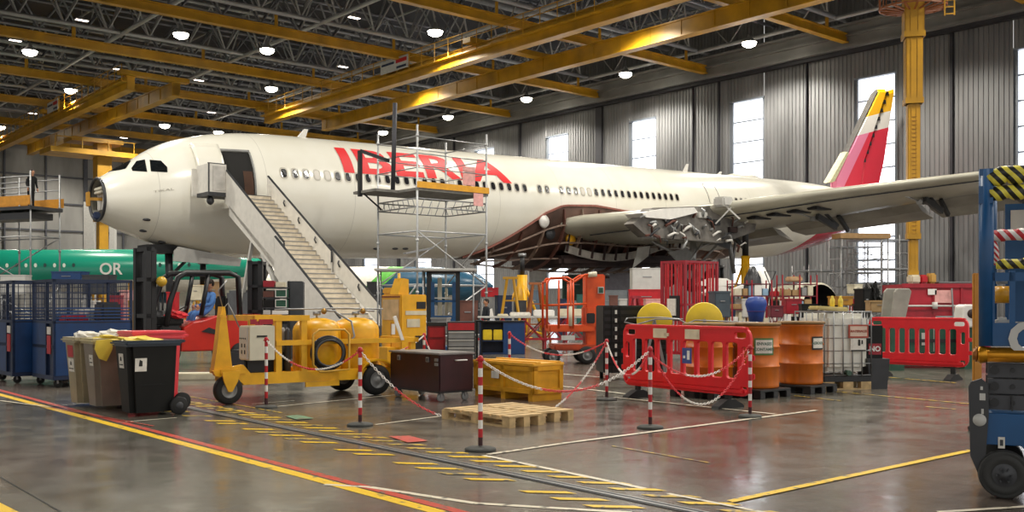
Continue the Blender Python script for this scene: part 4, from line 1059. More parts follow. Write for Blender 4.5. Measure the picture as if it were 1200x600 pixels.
def bpal(label, P, a, Lv, Lu):
    t = thing('plastic_pallet', label, 'pallet', P, a, 'black plastic pallets under the drums')
    m = MB(); m.rbox(0, Lv, 0, Lu, 0.11, 0.145, 0.01)
    m.build('deck', PB, t)
    for xx in (0, Lv/2-0.07, Lv-0.14):
        for yy in (0, Lu/2-0.07, Lu-0.14): m = MB(); m.rbox(xx, xx+0.14, yy, yy+0.14, 0, 0.11, 0.01); m.build('block', PB, t)
    return t
uu = Vector((UX,UY,0)); vv = Vector((VX,VY,0))
q = Vector((d1.x,d1.y,0)); bpal('black plastic pallet under the green-signed drum', q - vv*0.50 - uu*0.46, A0, 0.86, 0.92)
q = Vector((d2.x,d2.y,0)); bpal('black plastic pallet under the drum beside the white tank', q - vv*0.42 - uu*0.46, A0, 0.84, 0.92)
q = Vector((d0.x,d0.y,0)); bpal('black plastic pallet behind the red barrier', q - vv*0.44 - uu*0.44, A0, 0.86, 0.92)
# --- IBC tank
C, a, Lv, Lu, H = corner(966, 457, 900, 1021, 365, 10)
Lu = 1.15; H = 1.40
t = thing('bulk_liquid_tank', 'white cube liquid tank in a galvanised cage on a wooden pallet', 'liquid tank', C, a)
m = MB(); m.rbox(0.03, Lv-0.03, 0.03, Lu-0.03, 0.32, H-0.03, 0.09); m.build('bottle', mat('milky_plastic', 'E9E6DA', 0.4, dirt=0.06, scale=3), t)
m = MB(); m.lathe([(0.0,0.06),(0.1,0.06),(0.11,0.0)], (Lv/2,Lu/2,H-0.03), 16); m.build('screw_cap', BLK, t)
m = MB()
for i in range(6):
    x = Lv*i/5; m.tube((x,0,0.24), (x,0,H), 0.011, 6); m.tube((x,Lu,0.24), (x,Lu,H), 0.011, 6); y = Lu*i/5; m.tube((0,y,0.24), (0,y,H), 0.011, 6); m.tube((Lv,y,0.24), (Lv,y,H), 0.011, 6)
for z in (0.26, 0.47, 0.70, 0.93, 1.16, H): m.path([(0,0,z),(Lv,0,z),(Lv,Lu,z),(0,Lu,z)], 0.011 if z < H else 0.017, 6, True)
m.build('cage', GAL, t)
m = MB(); m.rbox(0, Lv, 0, Lu, 0.14, 0.24, 0.01); m.build('base_tray', BLK2, t)
for i in range(3):
    for j in range(3): m = MB(); x = (0, Lv/2-0.09, Lv-0.2)[i]; y = (0, Lu/2-0.07, Lu-0.14)[j]; m.box(x, x+0.2, y, y+0.14, 0.02, 0.14); m.build('pallet_block', WOOD, t)
m = MB(); m.box(0, Lv, 0, 0.12, 0, 0.022); m.box(0, Lv, Lu/2-0.06, Lu/2+0.06, 0, 0.022); m.box(0, Lv, Lu-0.12, Lu, 0, 0.022); m.build('pallet_board', WOOD, t)
m = MB(); m.box(Lv*0.50, Lv*0.92, -0.03, -0.015, 0.93, 1.17); m.use(1); m.box(Lv*0.53, Lv*0.89, -0.034, -0.03, 0.96, 1.14); sg = m.build('upper_sign', [mat('sign_red_edge', 'B5503E', 0.6), mat('sign_pale', 'E4C8B4', 0.6)], t)
lettering('sign_text', 'MATERIALES', 0.058, mat('sign_red_ink', 'A0503C', 0.6), sg, (Lv*0.71, -0.036, 1.05), (PI/2,0,0), 0.002)
m = MB(); m.box(Lv*0.54, Lv*0.86, -0.03, -0.015, 0.70, 0.92); m.use(1); m.box(Lv*0.70, Lv*0.745, -0.035, -0.03, 0.79, 0.90); m.box(Lv*0.77, Lv*0.80, -0.035, -0.03, 0.82, 0.89); m.box(Lv*0.55, Lv*0.86, -0.033, -0.03, 0.69, 0.715); m.build('lower_sign', [PAPER, INK], t)
m = MB(); m.tube((Lv*0.5,-0.06,0.30), (Lv*0.5,0.06,0.30), 0.05, 12); m.build('valve', mat('valve_green', '3E5A4A', 0.5), t)
# things on the tank
m = MB(); m.rbox(-0.4,0.22,-0.18,0.18,0,0.07,0.02); o = m.build('tray', mat('cream_tray', 'D8C684', 0.5)); tag(o, 'cream tray lying on top of the white caged tank', 'tray'); o.location = C + Vector((0.25,0.3,H+0.02)); o.rotation_euler = (0,0.05,0.2)
for k, dx in enumerate((0.12, 0.27)):
    m = MB(); m.lathe([(0,0),(0.045,0),(0.045,0.13),(0.02,0.17),(0.02,0.2),(0,0.2)], n=12); o = m.build('bottle', YBAG); tag(o, 'yellow bottle standing on the tank tray, '+('first' if k == 0 else 'second')+' from its edge', 'bottle'); o.location = C + Vector((0.12+dx,0.3,H+0.09))
# grey bin right of the tank
C = G(1042, 456) - Vector((0.36, 0, 0))
t = thing('waste_bin', 'small dark grey box bin with a white-lettered red plate, right of the white tank', 'bin', C, 0.1)
m = MB(); m._add([(0.0,0,0),(0.34,0,0),(0.34,0.4,0),(0,0.4,0),(-0.03,-0.02,0.55),(0.38,-0.02,0.55),(0.38,0.42,0.55),(-0.03,0.42,0.55)], [(0,3,2,1),(0,1,5,4),(1,2,6,5),(2,3,7,6),(3,0,4,7),(4,5,6,7)]); m.build('body', DGR, t)
m = MB(); m.box(0.0, 0.3, 0.1, 0.14, 0.55, 1.15); m.use(1); m.box(0.03, 0.27, 0.09, 0.1, 0.62, 0.82); pl_ = m.build('plate', [BLK, DRED], t)
lettering('plate_text', 'NO', 0.13, WHT, pl_, (0.15, 0.085, 0.72), (PI/2,0,0), 0.004)

# --- wheelie bins
def wheelie(name_label, C, m_, lidm, Lv=0.70, Lu=0.56, H=1.06, sticker=1, lid='open'):
    t = thing('wheelie_bin', name_label, 'wheeled bin', C, A0, 'wheeled waste bins')
    i_ = 0.07
    b = bmesh.new(); bot = [(i_,i_,0.05),(Lv-0.02,i_,0.05),(Lv-0.02,Lu-i_,0.05),(i_,Lu-i_,0.05)]; top = [(0,0,H-0.08),(Lv,0,H-0.08),(Lv,Lu,H-0.08),(0,Lu,H-0.08)]
    vs = [b.verts.new(p) for p in bot+top]
    for f in ((0,3,2,1),(4,5,6,7),(0,1,5,4),(1,2,6,5),(2,3,7,6),(3,0,4,7)): b.faces.new([vs[i] for i in f])
    bmesh.ops.bevel(b, geom=[e for e in b.edges if abs((e.verts[0].co-e.verts[1].co).z) > 0.5], offset=0.07, segments=4, affect='EDGES')
    me = bpy.data.meshes.new('body'); b.to_mesh(me); b.free(); me.materials.append(m_); o = bpy.data.objects.new('body', me); COL.objects.link(o); o.parent = t
    m = MB(); m.rbox(-0.045, Lv+0.045, -0.04, Lu+0.04, H-0.10, H-0.02, 0.03); m.build('rim', lidm, t)
    m = MB(); m.rbox(Lv+0.02, Lv+0.13, 0.05, Lu-0.05, H-0.06, H-0.02, 0.015); m.build('handle', lidm, t)
    if lid == 'shut':
        m = MB(); m.rbox(-0.05, Lv+0.05, -0.05, Lu+0.05, H-0.02, H+0.03, 0.02); m.build('lid', lidm, t)
    for y in (-0.005, Lu-0.055):
        m = MB(); m.lathe([(0,-0.03),(0.07,-0.03),(0.09,-0.025),(0.1,-0.02),(0.115,-0.02),(0.125,-0.01),(0.125,0.03),(0.1,0.04),(0,0.04)], (0,0,0), 24, 'y'); m.xf(Matrix.Translation((Lv+0.0,y,0.125))); w_ = m.build('wheel', RUB, t)
        m = MB(); m.lathe([(0,-0.035),(0.05,-0.035),(0.055,-0.028)], (0,0,0), 16, 'y'); m.xf(Matrix.Translation((Lv,y,0.125))); m.build('hub', DGR, w_)
    m = MB(); m.box(Lv*0.25, Lv*0.75, -0.0+i_*0.55, i_*0.75, 0.42, 0.44); m.build('moulded_line', m_, t)
    return t
bO = G(150, 490)
uu = Vector((UX,UY,0)); vv = Vector((VX,VY,0))
bb = wheelie('black wheeled bin nearest the camera, with wheel showing and white sticker', bO, BLK, mat('bin_rim_blue', '26323E', 0.35))
def stick(t, y0, y1, z0, z1, m_, dark=True, x=0.0, slope=0.07):
    m = MB(); f = lambda z: x + 0.07*(1-(z-0.05)/0.93) - 0.006
    vs = [(f(z0),y0,z0),(f(z0),y1,z0),(f(z1),y1,z1),(f(z1),y0,z1)]; m._add(vs, [(0,1,2,3)])
    if dark:
        m.use(1); yc = (y0+y1)/2; vs = [(f(z)-0.003, y, z) for y, z in ((yc-0.03,z0+0.10),(yc+0.04,z0+0.10),(yc+0.02,z1-0.04),(yc-0.02,z1-0.05))]; m._add(vs, [(0,1,2,3)])
        vs = [(f(z)-0.003, y, z) for y, z in ((y0+0.02,z0+0.04),(y1-0.02,z0+0.04),(y1-0.02,z0+0.055),(y0+0.02,z0+0.055))]; m._add(vs, [(0,1,2,3)])
    return m.build('sticker', [m_, INK], t)
stick(bb, 0.20, 0.38, 0.66, 0.86, PAPER)
m = MB(); f = lambda z: 0.07*(1-(z-0.05)/0.93)-0.006
m._add([(0.10,f(z),z) if q else (0.26,f(z),z) for z, q in ((0.62,1),(0.62,0),(0.80,0),(0.80,1))], [(0,1,2,3)]); m.use(1); m._add([(x,f(z)-0.003,z) for x, z in ((0.15,0.69),(0.2,0.69),(0.2,0.76),(0.16,0.78))], [(0,1,2,3)]); m.build('sticker', [PAPER, INK], bb)
b2 = wheelie('taupe wheeled bin between the black and the beige ones', bO + uu*1.25 - vv*0.04, BRN, mat('bin_rim_yellowish', 'B5A67A', 0.5))
b3 = wheelie('beige wheeled bin at the far left of the row, red and white stickers', bO + uu*1.90 - vv*0.10, BEI, mat('bin_rim_tan', 'A89C7E', 0.5))
stick(b3, 0.14, 0.40, 0.52, 0.72, PAPER); stick(b3, 0.14, 0.40, 0.74, 0.92, RED, False)
stick(b2, 0.10, 0.26, 0.64, 0.80, PAPER)
b4 = wheelie('coral red wheeled bin standing behind the black one', bO + uu*0.61 + vv*0.30, PINKR, PINKR, H=1.12, lid='shut')
# rubbish
def blob(name, label, cat, P, sx, sy, sz_, m_, seed, n=2, flat=False):
    b = bmesh.new(); bmesh.ops.create_icosphere(b, subdivisions=3, radius=1); r = random.Random(seed); off = [Vector((r.uniform(-3,3), r.uniform(-3,3), r.uniform(-3,3))) for _ in range(4)]
    for v in b.verts:
        d = 1 + 0.22*math.sin(v.co.x*4+off[0].x)*math.cos(v.co.y*5+off[1].y) + 0.13*math.sin(v.co.z*9+v.co.x*7+off[2].z) + r.uniform(-0.06,0.06)
        v.co = Vector((v.co.x*sx*d, v.co.y*sy*d, max(-0.6, v.co.z)*sz_*d))
    me = bpy.data.meshes.new(name); b.to_mesh(me); b.free(); me.materials.append(m_); o = bpy.data.objects.new(name, me); COL.objects.link(o); o.location = P
    return tag(o, label, cat)
T1 = Vector((0,0,1.02))
blob('paper_waste', 'crumpled white paper heaped on the beige bin', 'waste', bO+uu*2.1+vv*0.10+T1+Vector((0,0,0.03)), 0.16, 0.2, 0.08, PAPER, 1)
blob('paper_waste', 'crumpled white paper sheets on the taupe bin', 'waste', bO+uu*1.45+vv*0.35+T1+Vector((0,0,0.05)), 0.30, 0.22, 0.09, mat('waste_white', 'EAE6DA', 0.6), 2)
blob('yellow_bag', 'yellow plastic bag spilling over the taupe bin', 'bag', bO+uu*1.3+vv*0.42+T1+Vector((0,0,0.03)), 0.42, 0.22, 0.07, YBAG, 4)
blob('yellow_bag', 'yellow plastic sack lying on the black bin', 'bag', bO+uu*0.36+vv*0.25+T1+Vector((0,0,0.0)), 0.30, 0.24, 0.07, YBAG, 6)
m = MB(); m.prism([(0,0),(0.24,0.02),(0.22,-0.14),(0.14,-0.30),(0.04,-0.26),(-0.02,-0.12)], 0.03, (-0.05,-0.1,0), (VX,VY,0), (0,0,1)); o = m.build('yellow_bag', YBAG); o.location = bO+uu*1.12+vv*0.03+T1; tag(o, 'yellow bag end hanging down between two bins', 'bag')
# --- blue cage trolleys
def cage(label, O, Lv=1.45, Lu=1.34, H=2.0):
    t = thing('cage_trolley', label, 'cage trolley', O, A0, 'blue cage trolleys')
    z0, z1 = 0.22, 1.18
    m = MB(); m.rbox(0, Lv, 0, Lu, z0-0.08, z0, 0.01); m.build('chassis', NAVY, t)
    m = MB(); m.box(0.02,Lv-0.02,0.0,0.03,z0,z1); m.box(0.02,Lv-0.02,Lu-0.03,Lu,z0,z1); m.box(0,0.03,0.42,Lu,z0,z1); m.box(Lv-0.03,Lv,0,Lu,z0,z1); m.use(1); m.box(0.05,0.07,0.03,0.42,z0,z1); m.use(0)
    for k in range(5): m.box(0.05,Lv-0.05,-0.012,0.0,z1+0.03+k*0.06-0.0,z1+0.055+k*0.06)
    m.build('side_panel', [BLUE, NAVY], t)
    m = MB()
    for x, y in ((0,0),(Lv-0.05,0),(0,Lu-0.05),(Lv-0.05,Lu-0.05),(0,0.42)): m.box(x, x+0.05, y, y+0.05, z0, H)
    for z in (z1, H-0.05): m.box(0,Lv,0,0.05,z,z+0.05); m.box(0,Lv,Lu-0.05,Lu,z,z+0.05); m.box(0,0.05,0,Lu,z,z+0.05); m.box(Lv-0.05,Lv,0,Lu,z,z+0.05)
    m.box(0,0.05,0,Lu,0.72,0.78); m.build('frame', NAVY, t)
    for face in range(4):
        m = MB(); n = 9
        for i in range(1, n+4):
            x = Lv*i/(n+4); y = Lu*i/(n+4)
            if face == 0: m.bar((x,0.02,z1), (x,0.02,H), 0.008)
            if face == 1: m.bar((x,Lu-0.02,z1), (x,Lu-0.02,H), 0.008)
            if face == 2: m.bar((0.02,y,z1), (0.02,y,H), 0.008)
            if face == 3: m.bar((Lv-0.02,y,z1), (Lv-0.02,y,H), 0.008)
        for k in range(1, 7):
            z = z1 + (H-z1)*k/7
            if face == 0: m.bar((0,0.02,z), (Lv,0.02,z), 0.008)
            if face == 1: m.bar((0,Lu-0.02,z), (Lv,Lu-0.02,z), 0.008)
            if face == 2: m.bar((0.02,0,z), (0.02,Lu,z), 0.008)
            if face == 3: m.bar((Lv-0.02,0,z), (Lv-0.02,Lu,z), 0.008)
        m.build('mesh_panel', NAVY, t)
    castors(t, ((0.12,0.12),(Lv-0.12,0.12),(0.12,Lu-0.12),(Lv-0.12,Lu-0.12)), 0.075, 0, RUB)
    m = MB(); m.box(-0.012,0,0.12,0.34,0.98,1.12); m.use(1); m.box(-0.012,0,0.12,0.34,0.62,0.96); m.build('notice', [PAPER, RED], t)
    return t
c3 = G(62, 455); cage('blue mesh-topped cage trolley right behind the beige bin', c3)
cage('blue mesh-topped cage trolley, second in the row at the far left', c3 + uu*1.55 - vv*0.3)
for k, (du, dv, z, mm, s) in enumerate(((0.5,0.5,0.24,RED,0.5),(0.9,0.9,0.24,LGR,0.6),(0.4,1.1,0.24,DGR,0.45))):
    m = MB(); m.rbox(0,s*0.8,0,s,0,1.1+0.12*k,0.04); o = m.build('box', mm); o.location = c3 + uu*(du-0.3) + vv*(dv-0.2) + Vector((0,0,z)); o.rotation_euler = (0,0,A0); tag(o, ['red','light grey','dark grey'][k] + ' box standing inside the nearest blue cage trolley', 'box')
# --- yellow tank trailer (nitrogen cart)
C = G(267, 474); d = G(442, 463) - C; ang = math.atan2(d.y, d.x)
t = thing('tank_trailer', 'yellow towable service trailer with two domed tanks, hose coil and control box', 'trailer', C, ang)
WB = d.length
def kx(px): k = (px-CX)/F; return (k*C.y - C.x)/(math.cos(ang) - k*math.sin(ang))
def wheel(t, x, y, r, wd, name='wheel', rim=None):
    m = MB(); m.lathe([(r*0.55,-wd/2),(r*0.85,-wd/2),(r*0.97,-wd*0.36),(r,-wd*0.15),(r,wd*0.15),(r*0.97,wd*0.36),(r*0.85,wd/2),(r*0.55,wd/2)], (0,0,0), 28, 'y'); m.xf(Matrix.Translation((x,y,r))); w_ = m.build(name, RUB, t)
    m = MB(); m.lathe([(0,-wd*0.5),(r*0.2,-wd*0.5),(r*0.22,-wd*0.3),(r*0.48,-wd*0.3),(r*0.55,-wd*0.52),(r*0.57,wd*0.5),(0,wd*0.3)], (0,0,0), 24, 'y'); m.xf(Matrix.Translation((x,y,r))); m.build('rim', rim or GRY, w_)
    return w_
wheel(t, 0.0, 0.0, 0.225, 0.14); wheel(t, WB, 0.06, 0.26, 0.18); wheel(t, WB-0.05, 1.2, 0.26, 0.18)
m = MB(); m.prism([(-0.13,0.5),(0.16,0.52),(0.12,0.36),(0.03,0.20),(-0.03,0.20),(-0.10,0.36)], 0.03, (0,-0.08,0), (1,0,0), (0,0,1)); m.build('wheel_fork', YEL, t)
m = MB()
for y in (0.10, 1.14): m.box(0.25, 3.3, y-0.05, y+0.05, 0.28, 0.46)
m.box(0.25,3.3,0.1,1.14,0.30,0.36); m.box(0.25,0.35,0.05,1.2,0.28,0.46); m.box(1.3,1.9,-0.0,0.04,0.20,0.28)
m.build('chassis', YEL, t)
m = MB(); m.prism([(-0.22,0.52),(0.26,0.60),(0.38,0.46),(0.38,0.30),(0.28,0.28),(0.10,0.44),(0.06,0.20),(-0.02,0.2),(-0.06,0.42),(-0.18,0.44)], 0.10, (0,0.13,0), (1,0,0), (0,0,1)); m.box(-0.10,0.30,0.02,0.5,0.46,0.54); m.build('front_fork', YEL, t)
m = MB()
for y in (0.05, 0.20):
    pass
m.prism([(-0.20,0.50),(0.10,0.50),(0.06,0.85),(-0.02,1.5),(-0.07,1.5),(-0.14,0.9)], 0.16, (0,0.22,0), (1,0,0), (0,0,1)); m.bar((-0.12,-0.05,1.36),(0.0,0.35,1.36),0.04); m.build('tow_bar', YEL, t)
m = MB(); m.path([(-0.04,0.12,1.45),(0.04,0.1,1.55),(0.12,0.1,1.40),(0.22,0.1,1.18)], 0.012, 6); m.path([(-0.04,0.12,1.50),(-0.15,0.0,1.75),(-0.02,-0.02,1.9)], 0.01, 6); m.build('tow_eye', GAL, t)
m = MB()
for x in (kx(325), kx(355)):
    m.box(x, x+0.10, 0.05, 0.13, 0.46, 1.30); m.box(x, x+0.10, 1.11, 1.19, 0.46, 1.30)
m.box(0.45, kx(355)+0.14, 0.04, 0.12, 1.27, 1.36); m.box(0.45, kx(355)+0.14, 1.11, 1.19, 1.27, 1.36); m.box(0.45,0.55,0.05,1.19,1.27,1.36)
m.box(kx(325), 3.45, 0.03, 0.09, 0.88, 0.96); m.box(3.35,3.45,0.03,1.19,0.88,0.96); m.box(3.30,3.40,0.05,0.13,0.4,0.9); m.build('frame', YEL, t)
xb0, xb1 = kx(291), kx(321)
m = MB(); m.rbox(xb0, xb1, -0.04, 0.35, 0.66, 1.20, 0.01); cb = m.build('control_box', mat('control_cream', 'D2CBB4', 0.45, dirt=0.06), t)
m = MB(); m.rbox(xb0-0.02, xb0+0.0, 0.0, 0.32, 0.68, 1.18, 0.004); m.build('box_door', LGR, cb)
for i in range(4):
    m = MB(); m.tube((xb0-0.03, 0.06+0.07*i, 1.0), (xb0-0.02, 0.06+0.07*i, 1.0), 0.012, 8); m.build('button', INK, cb)
for i in range(2):
    for j in range(2): m = MB(); m.box(xb0-0.03, xb0-0.02, 0.08+0.12*i, 0.095+0.12*i, 0.76+0.1*j, 0.82+0.1*j); m.build('switch', INK, cb)
m = MB(); m.box((xb0+xb1)/2-0.09,(xb0+xb1)/2+0.08,-0.05,-0.04,1.02,1.05); m.build('plate', INK, cb)
m = MB(); m.box(xb0+0.05, xb0+0.15, 0.03, 0.05, 1.22, 1.30); m.box(xb0+0.19, xb0+0.42, 0.03, 0.05, 1.22, 1.30); m.build('red_tag', DRED, t)
m = MB(); m.rbox(xb0+0.03, xb0+0.7, 0.2, 0.9, 0.42, 0.80, 0.04); m.build('compressor', BLK2, t)
for k in range(5): m = MB(); m.lathe([(0,0),(0.055,0),(0.055,0.62),(0.02,0.70),(0,0.7)], (kx(343)+0.0, 0.2+0.17*k, 0.46), 12); m.build('gas_filter', GRY if k % 2 else DGR, t)
for i, xc in enumerate((kx(388), kx(433)+0.02)):
    r = 0.40; H_ = 1.30; m = MB(); m.lathe([(0,0.36),(r*0.85,0.38),(r,0.46),(r,1.10),(r*0.95,1.17),(r*0.78,1.25),(r*0.4,1.30),(0,1.31)], (xc,0.62-0.1,0), 36); tk = m.build('tank', YEL, t)
    m = MB(); m.path([(xc,0.52,1.3),(xc,0.52,1.39),(xc+0.1,0.5,1.43),(xc+0.3,0.4,1.42)], 0.018, 6); m.tube((xc-0.06,0.52,1.38),(xc+0.06,0.52,1.38),0.03,8); m.build('valve', GAL, tk)
    m = MB(); m.lathe([(0,-0.015),(0.045,-0.015),(0.05,0.0),(0.045,0.015),(0,0.015)], (0,0,0), 16, 'y'); m.xf(Matrix.Translation((xc+0.02, 0.30, 1.42))); m.build('gauge', mat('brass', 'A07A3A', 0.35, 0.7), tk)
m = MB(); m.path([(0.9,0.3,1.45),(1.5,0.45,1.46),(2.2,0.5,1.47),(3.0,0.5,1.45)], 0.016, 6); m.path([(kx(400),0.2,1.4),(kx(415),0.1,1.25),(kx(418),0.08,1.0),(kx(410),0.1,0.85)], 0.02, 6); m.build('pipe', GAL, t)
for rr in (0.0, 0.03, 0.055):
    m = MB(); cx, cz = kx(384), 0.74; m.path([(cx+(0.30-rr)*math.cos(q), -0.02-rr, cz+(0.27-rr)*math.sin(q)) for q in [2*PI*i/32 for i in range(32)]], 0.022, 6, True); m.build('hose_coil', [BLK2, BLK, DGR][int(rr*33+0.2)], t)
m = MB(); cx, cz = kx(386), 0.76; m.path([(cx-0.32,-0.06,cz-0.2),(cx-0.32,-0.06,cz+0.28),(cx-0.22,-0.06,cz+0.36),(cx+0.24,-0.06,cz+0.36),(cx+0.33,-0.06,cz+0.28),(cx+0.33,-0.06,cz-0.3),(cx-0.2,-0.06,cz-0.32)], 0.02, 6, True); m.build('hose_frame', mat('frame_yellow_tube', 'D9A840', 0.4), t)
m = MB(); m.box(2.9,2.96,-0.0,0.03,1.02,1.2); m.prism([(0,0),(0.06,0),(-0.10,0.42),(-0.16,0.40)], 0.03, (kx(470),0.02,0.92), (1,0,0), (0,0,1)); m.build('white_strap', WHT, t)
m = MB(); pr = []
for q in range(9): an = PI*q/8; pr.append((WB+0.36*math.cos(an), 0.34+0.28*math.sin(an)))
for q in reversed(range(9)): an = PI*q/8; pr.append((WB+0.33*math.cos(an), 0.34+0.25*math.sin(an)))
m.prism(pr, 0.22, (0,0.17,0), (1,0,0), (0,0,1)); m.build('mudguard', YEL, t)
# --- yellow cabinet behind the tanks
C = AT(470, 19.3, 0); a = A0; t = thing('power_unit', 'tall yellow steel cabinet with a paper sheet, behind the tank trailer', 'cabinet', C, a)
Lu = (C.x - (447-CX)/F*C.y)/(math.sin(a)+(447-CX)/F*math.cos(a)); Lv = ((500-CX)/F*C.y-C.x)/(math.cos(a)-(500-CX)/F*math.sin(a)); H = ZP(345, C.y)
m = MB(); m.rbox(0, Lv, 0, Lu, 0.25, H, 0.015); m.build('body', YEL, t)
m = MB(); m.box(-0.012,0,Lu*0.10,Lu*0.92,H-0.50,H-0.10); m.build('paper_sheet', mat('paper_tan', 'D9B98A', 0.7, dirt=0.15), t)
m = MB(); m.box(-0.01,0,Lu*0.05,Lu*0.97,H-0.06,H-0.03); m.box(-0.008,0,Lu*0.5-0.005,Lu*0.5+0.005,0.3,H-0.55); m.build('seam', mat('rust_seam', '8A4A1E', 0.6), t)
m = MB(); m.box(Lv*0.6,Lv*0.95,-0.012,0,H-0.28,H-0.14); m.build('vent_hole', BLK2, t)
m = MB(); m.box(Lv*0.16,Lv*0.98,-0.012,0,H-0.40,H-0.32); m.box(Lv*0.22,Lv*0.72,-0.012,0,H-0.64,H-0.48); m.build('label_strip', CRM, t)
m = MB(); m.box(Lv*0.55,Lv*1.0-0.01,-0.012,0.0,0.5,0.92); m.build('recess', BLK2, t)
m = MB(); m.box(-0.25,0.0,0.1,Lu*0.8,0.35,0.70); m.build('side_step', YEL, t); m = MB(); m.prism([(0,0),(0.25,0),(0.25,0.3),(0.12,0.32)], 0.3, (0.0,0.4,H), (1,0,0), (0,0,1)); m.build('top_housing', YEL, t)
m = MB(); m.tube((0.12,0.25,H-0.01),(0.12,0.25,H+0.42),0.03,8); m.tube((0.3,0.6,H-0.01),(0.3,0.6,H+0.25),0.05,10); m.rbox(0.05,0.35,0.4,0.75,H,H+0.14,0.03); m.build('lamp_post', YEL, t)
for x, y in ((0.15,0.15),(Lv-0.2,0.15),(0.15,Lu-0.2),(Lv-0.2,Lu-0.2)): wheel(t, x, y, 0.125, 0.08)
# --- toolboxes
def boxat(px0, px1, ptop, Y, ang=6, depth=0.6, z0=0.0):
    C = AT(px0, Y, 0); a = math.radians(ang); L = ((px1-CX)/F*C.y-C.x)/(math.cos(a)-(px1-CX)/F*math.sin(a)); return C, a, L, depth, ZP(ptop, Y)
C, a, L, D, H = boxat(524, 557, 377, 22.5, 4)
t = thing('tool_cabinet', 'grey-drawered roller tool cabinet with a red top edge', 'tool cabinet', C, a)
m = MB(); m.rbox(0, L, 0, D, 0.12, H, 0.01); m.build('body', DGR, t)
m = MB(); m.box(0.02, L-0.02, -0.015, 0.02, H-0.19, H-0.03); m.build('top_band', RED, t)
for i in range(4):
    zz = H-0.38-0.18*i; m = MB(); m.rbox(0.03, L-0.03, -0.02, 0.01, zz, zz+0.16, 0.005); dr_ = m.build('drawer', GRY, t); m = MB(); m.box(0.03, L-0.03, -0.035, -0.02, zz+0.13, zz+0.155); m.build('drawer_handle', LGR, dr_)
castors(t, ((0.08,0.08),(L-0.08,0.08),(0.08,D-0.08),(L-0.08,D-0.08)), 0.05)
m = MB(); m.box(L+0.01, L+0.06, 0, 0.05, 0, H+0.02); m.box(L+0.13, L+0.16, 0, 0.04, 0, H+0.02); m.box(L, L+0.17, -0.01, 0.5, H, H+0.03); m.build('side_rail', BLK, t)
C, a, L, D, H = boxat(501, 522, 378, 23.2, 4)
t = thing('red_cupboard', 'small red steel cupboard with a black top beside the drawered cabinet', 'cupboard', C, a)
m = MB(); m.rbox(0, L, 0, D, 0.1, H-0.08, 0.01); m.build('body', DRED, t); m = MB(); m.rbox(-0.03, L+0.03, -0.03, D, H-0.08, H, 0.01); m.build('worktop', BLK2, t)
for i in range(3): m = MB(); m.rbox(0.03, L-0.03, -0.02, 0.0, 0.2+0.28*i, 0.44+0.28*i, 0.01); m.build('drawer', RED, t)
m = MB(); m.box(0.0,L,0.05,D,0,0.1); m.build('plinth', BLK2, t)
C, a, L, D, H = boxat(562, 615, 376, 30.5, 2)
t = thing('blue_workbench', 'blue steel workbench cabinet with an open shelf of yellow bins', 'workbench', C, a)
m = MB(); m.rbox(-0.03, L+0.03, -0.03, D, H-0.04, H, 0.01); m.build('worktop', BLK2, t)
m = MB(); m.rbox(L*0.52, L, 0, D, 0.0, H-0.04, 0.01); m.build('cupboard', BLUE, t)
m = MB(); m.box(0,0.04,0,D,0,H-0.04); m.box(0,L*0.52,0,D,0.40,0.44); m.box(0,L*0.52,0,D,0.0,0.06); m.box(0,L*0.52,D-0.03,D,0,H-0.04); m.build('shelf_frame', NAVY, t)
for i in range(2):
    m = MB(); x = 0.10+i*0.32; m.rbox(x, x+0.28, 0.02, 0.4, 0.44, 0.76, 0.02); o = m.build('storage_bin', mat('bin_yellow', 'E2C21E', 0.4)); o.location = C; o.rotation_euler = (0,0,a); tag(o, 'yellow storage bin on the blue workbench shelf, '+('next to the open side' if i == 0 else 'beside the blue cupboard'), 'storage bin')
# --- blue vertical lift kiosk
C, a, L, D, H = boxat(500, 539, 318, 28, 3, 0.9)
t = thing('personnel_lift', 'blue and black framed personnel lift cage under a flat grey roof', 'lift', C, a)
m = MB()
for x in (0, L-0.12):
    for y in (0, D-0.08): m.box(x, x+0.12, y, y+0.08, 0.0, H)
m.box(0,L,0,D,H-0.06,H); m.build('post', BLK2, t)
m = MB(); m.box(0.12,L-0.12,0,0.05,0.98,1.22); m.box(0.12,0.22,0,0.05,1.22,H-0.3); m.box(L-0.22,L-0.12,0,0.05,1.22,H-0.3); m.box(0.12,L-0.12,0,0.05,1.6,1.66); m.box(0,L,0,D,0,0.35); m.build('blue_frame', BLUEL, t)
m = MB(); m.path([(0.2,-0.03,1.02),(0.2,-0.06,1.0),(L-0.2,-0.06,1.0),(L-0.2,-0.03,1.02)], 0.02, 6); m.box(0.2,L-0.2,0.02,0.04,1.70,1.73); m.build('white_rail', WHT, t)
m = MB(); m.rbox(0.3,0.42,0.3,0.5,0.9,2.3,0.02); m.tube((0.55,0.4,1.0),(0.55,0.4,2.0),0.04,8); m.rbox(0.6,0.8,0.3,0.6,1.3,1.8,0.03); m.build('mechanism', CRM, t)
C = AT(438, 27.5, 0); m = MB(); m.rbox(0, 2.85, 0, 1.1, H-0.0, H+0.07, 0.02); t = thing('shelter_roof', 'flat light grey canopy board on thin legs above the blue lift cage', 'canopy', (C.x, C.y, 0), 0.04); m.build('board', LGR, t)
for x in (0.1, 1.35, 2.75):
    for y in (0.1, 1.0): m = MB(); m.tube((x,y,0),(x,y,H),0.025,6); m.build('leg', GAL, t)
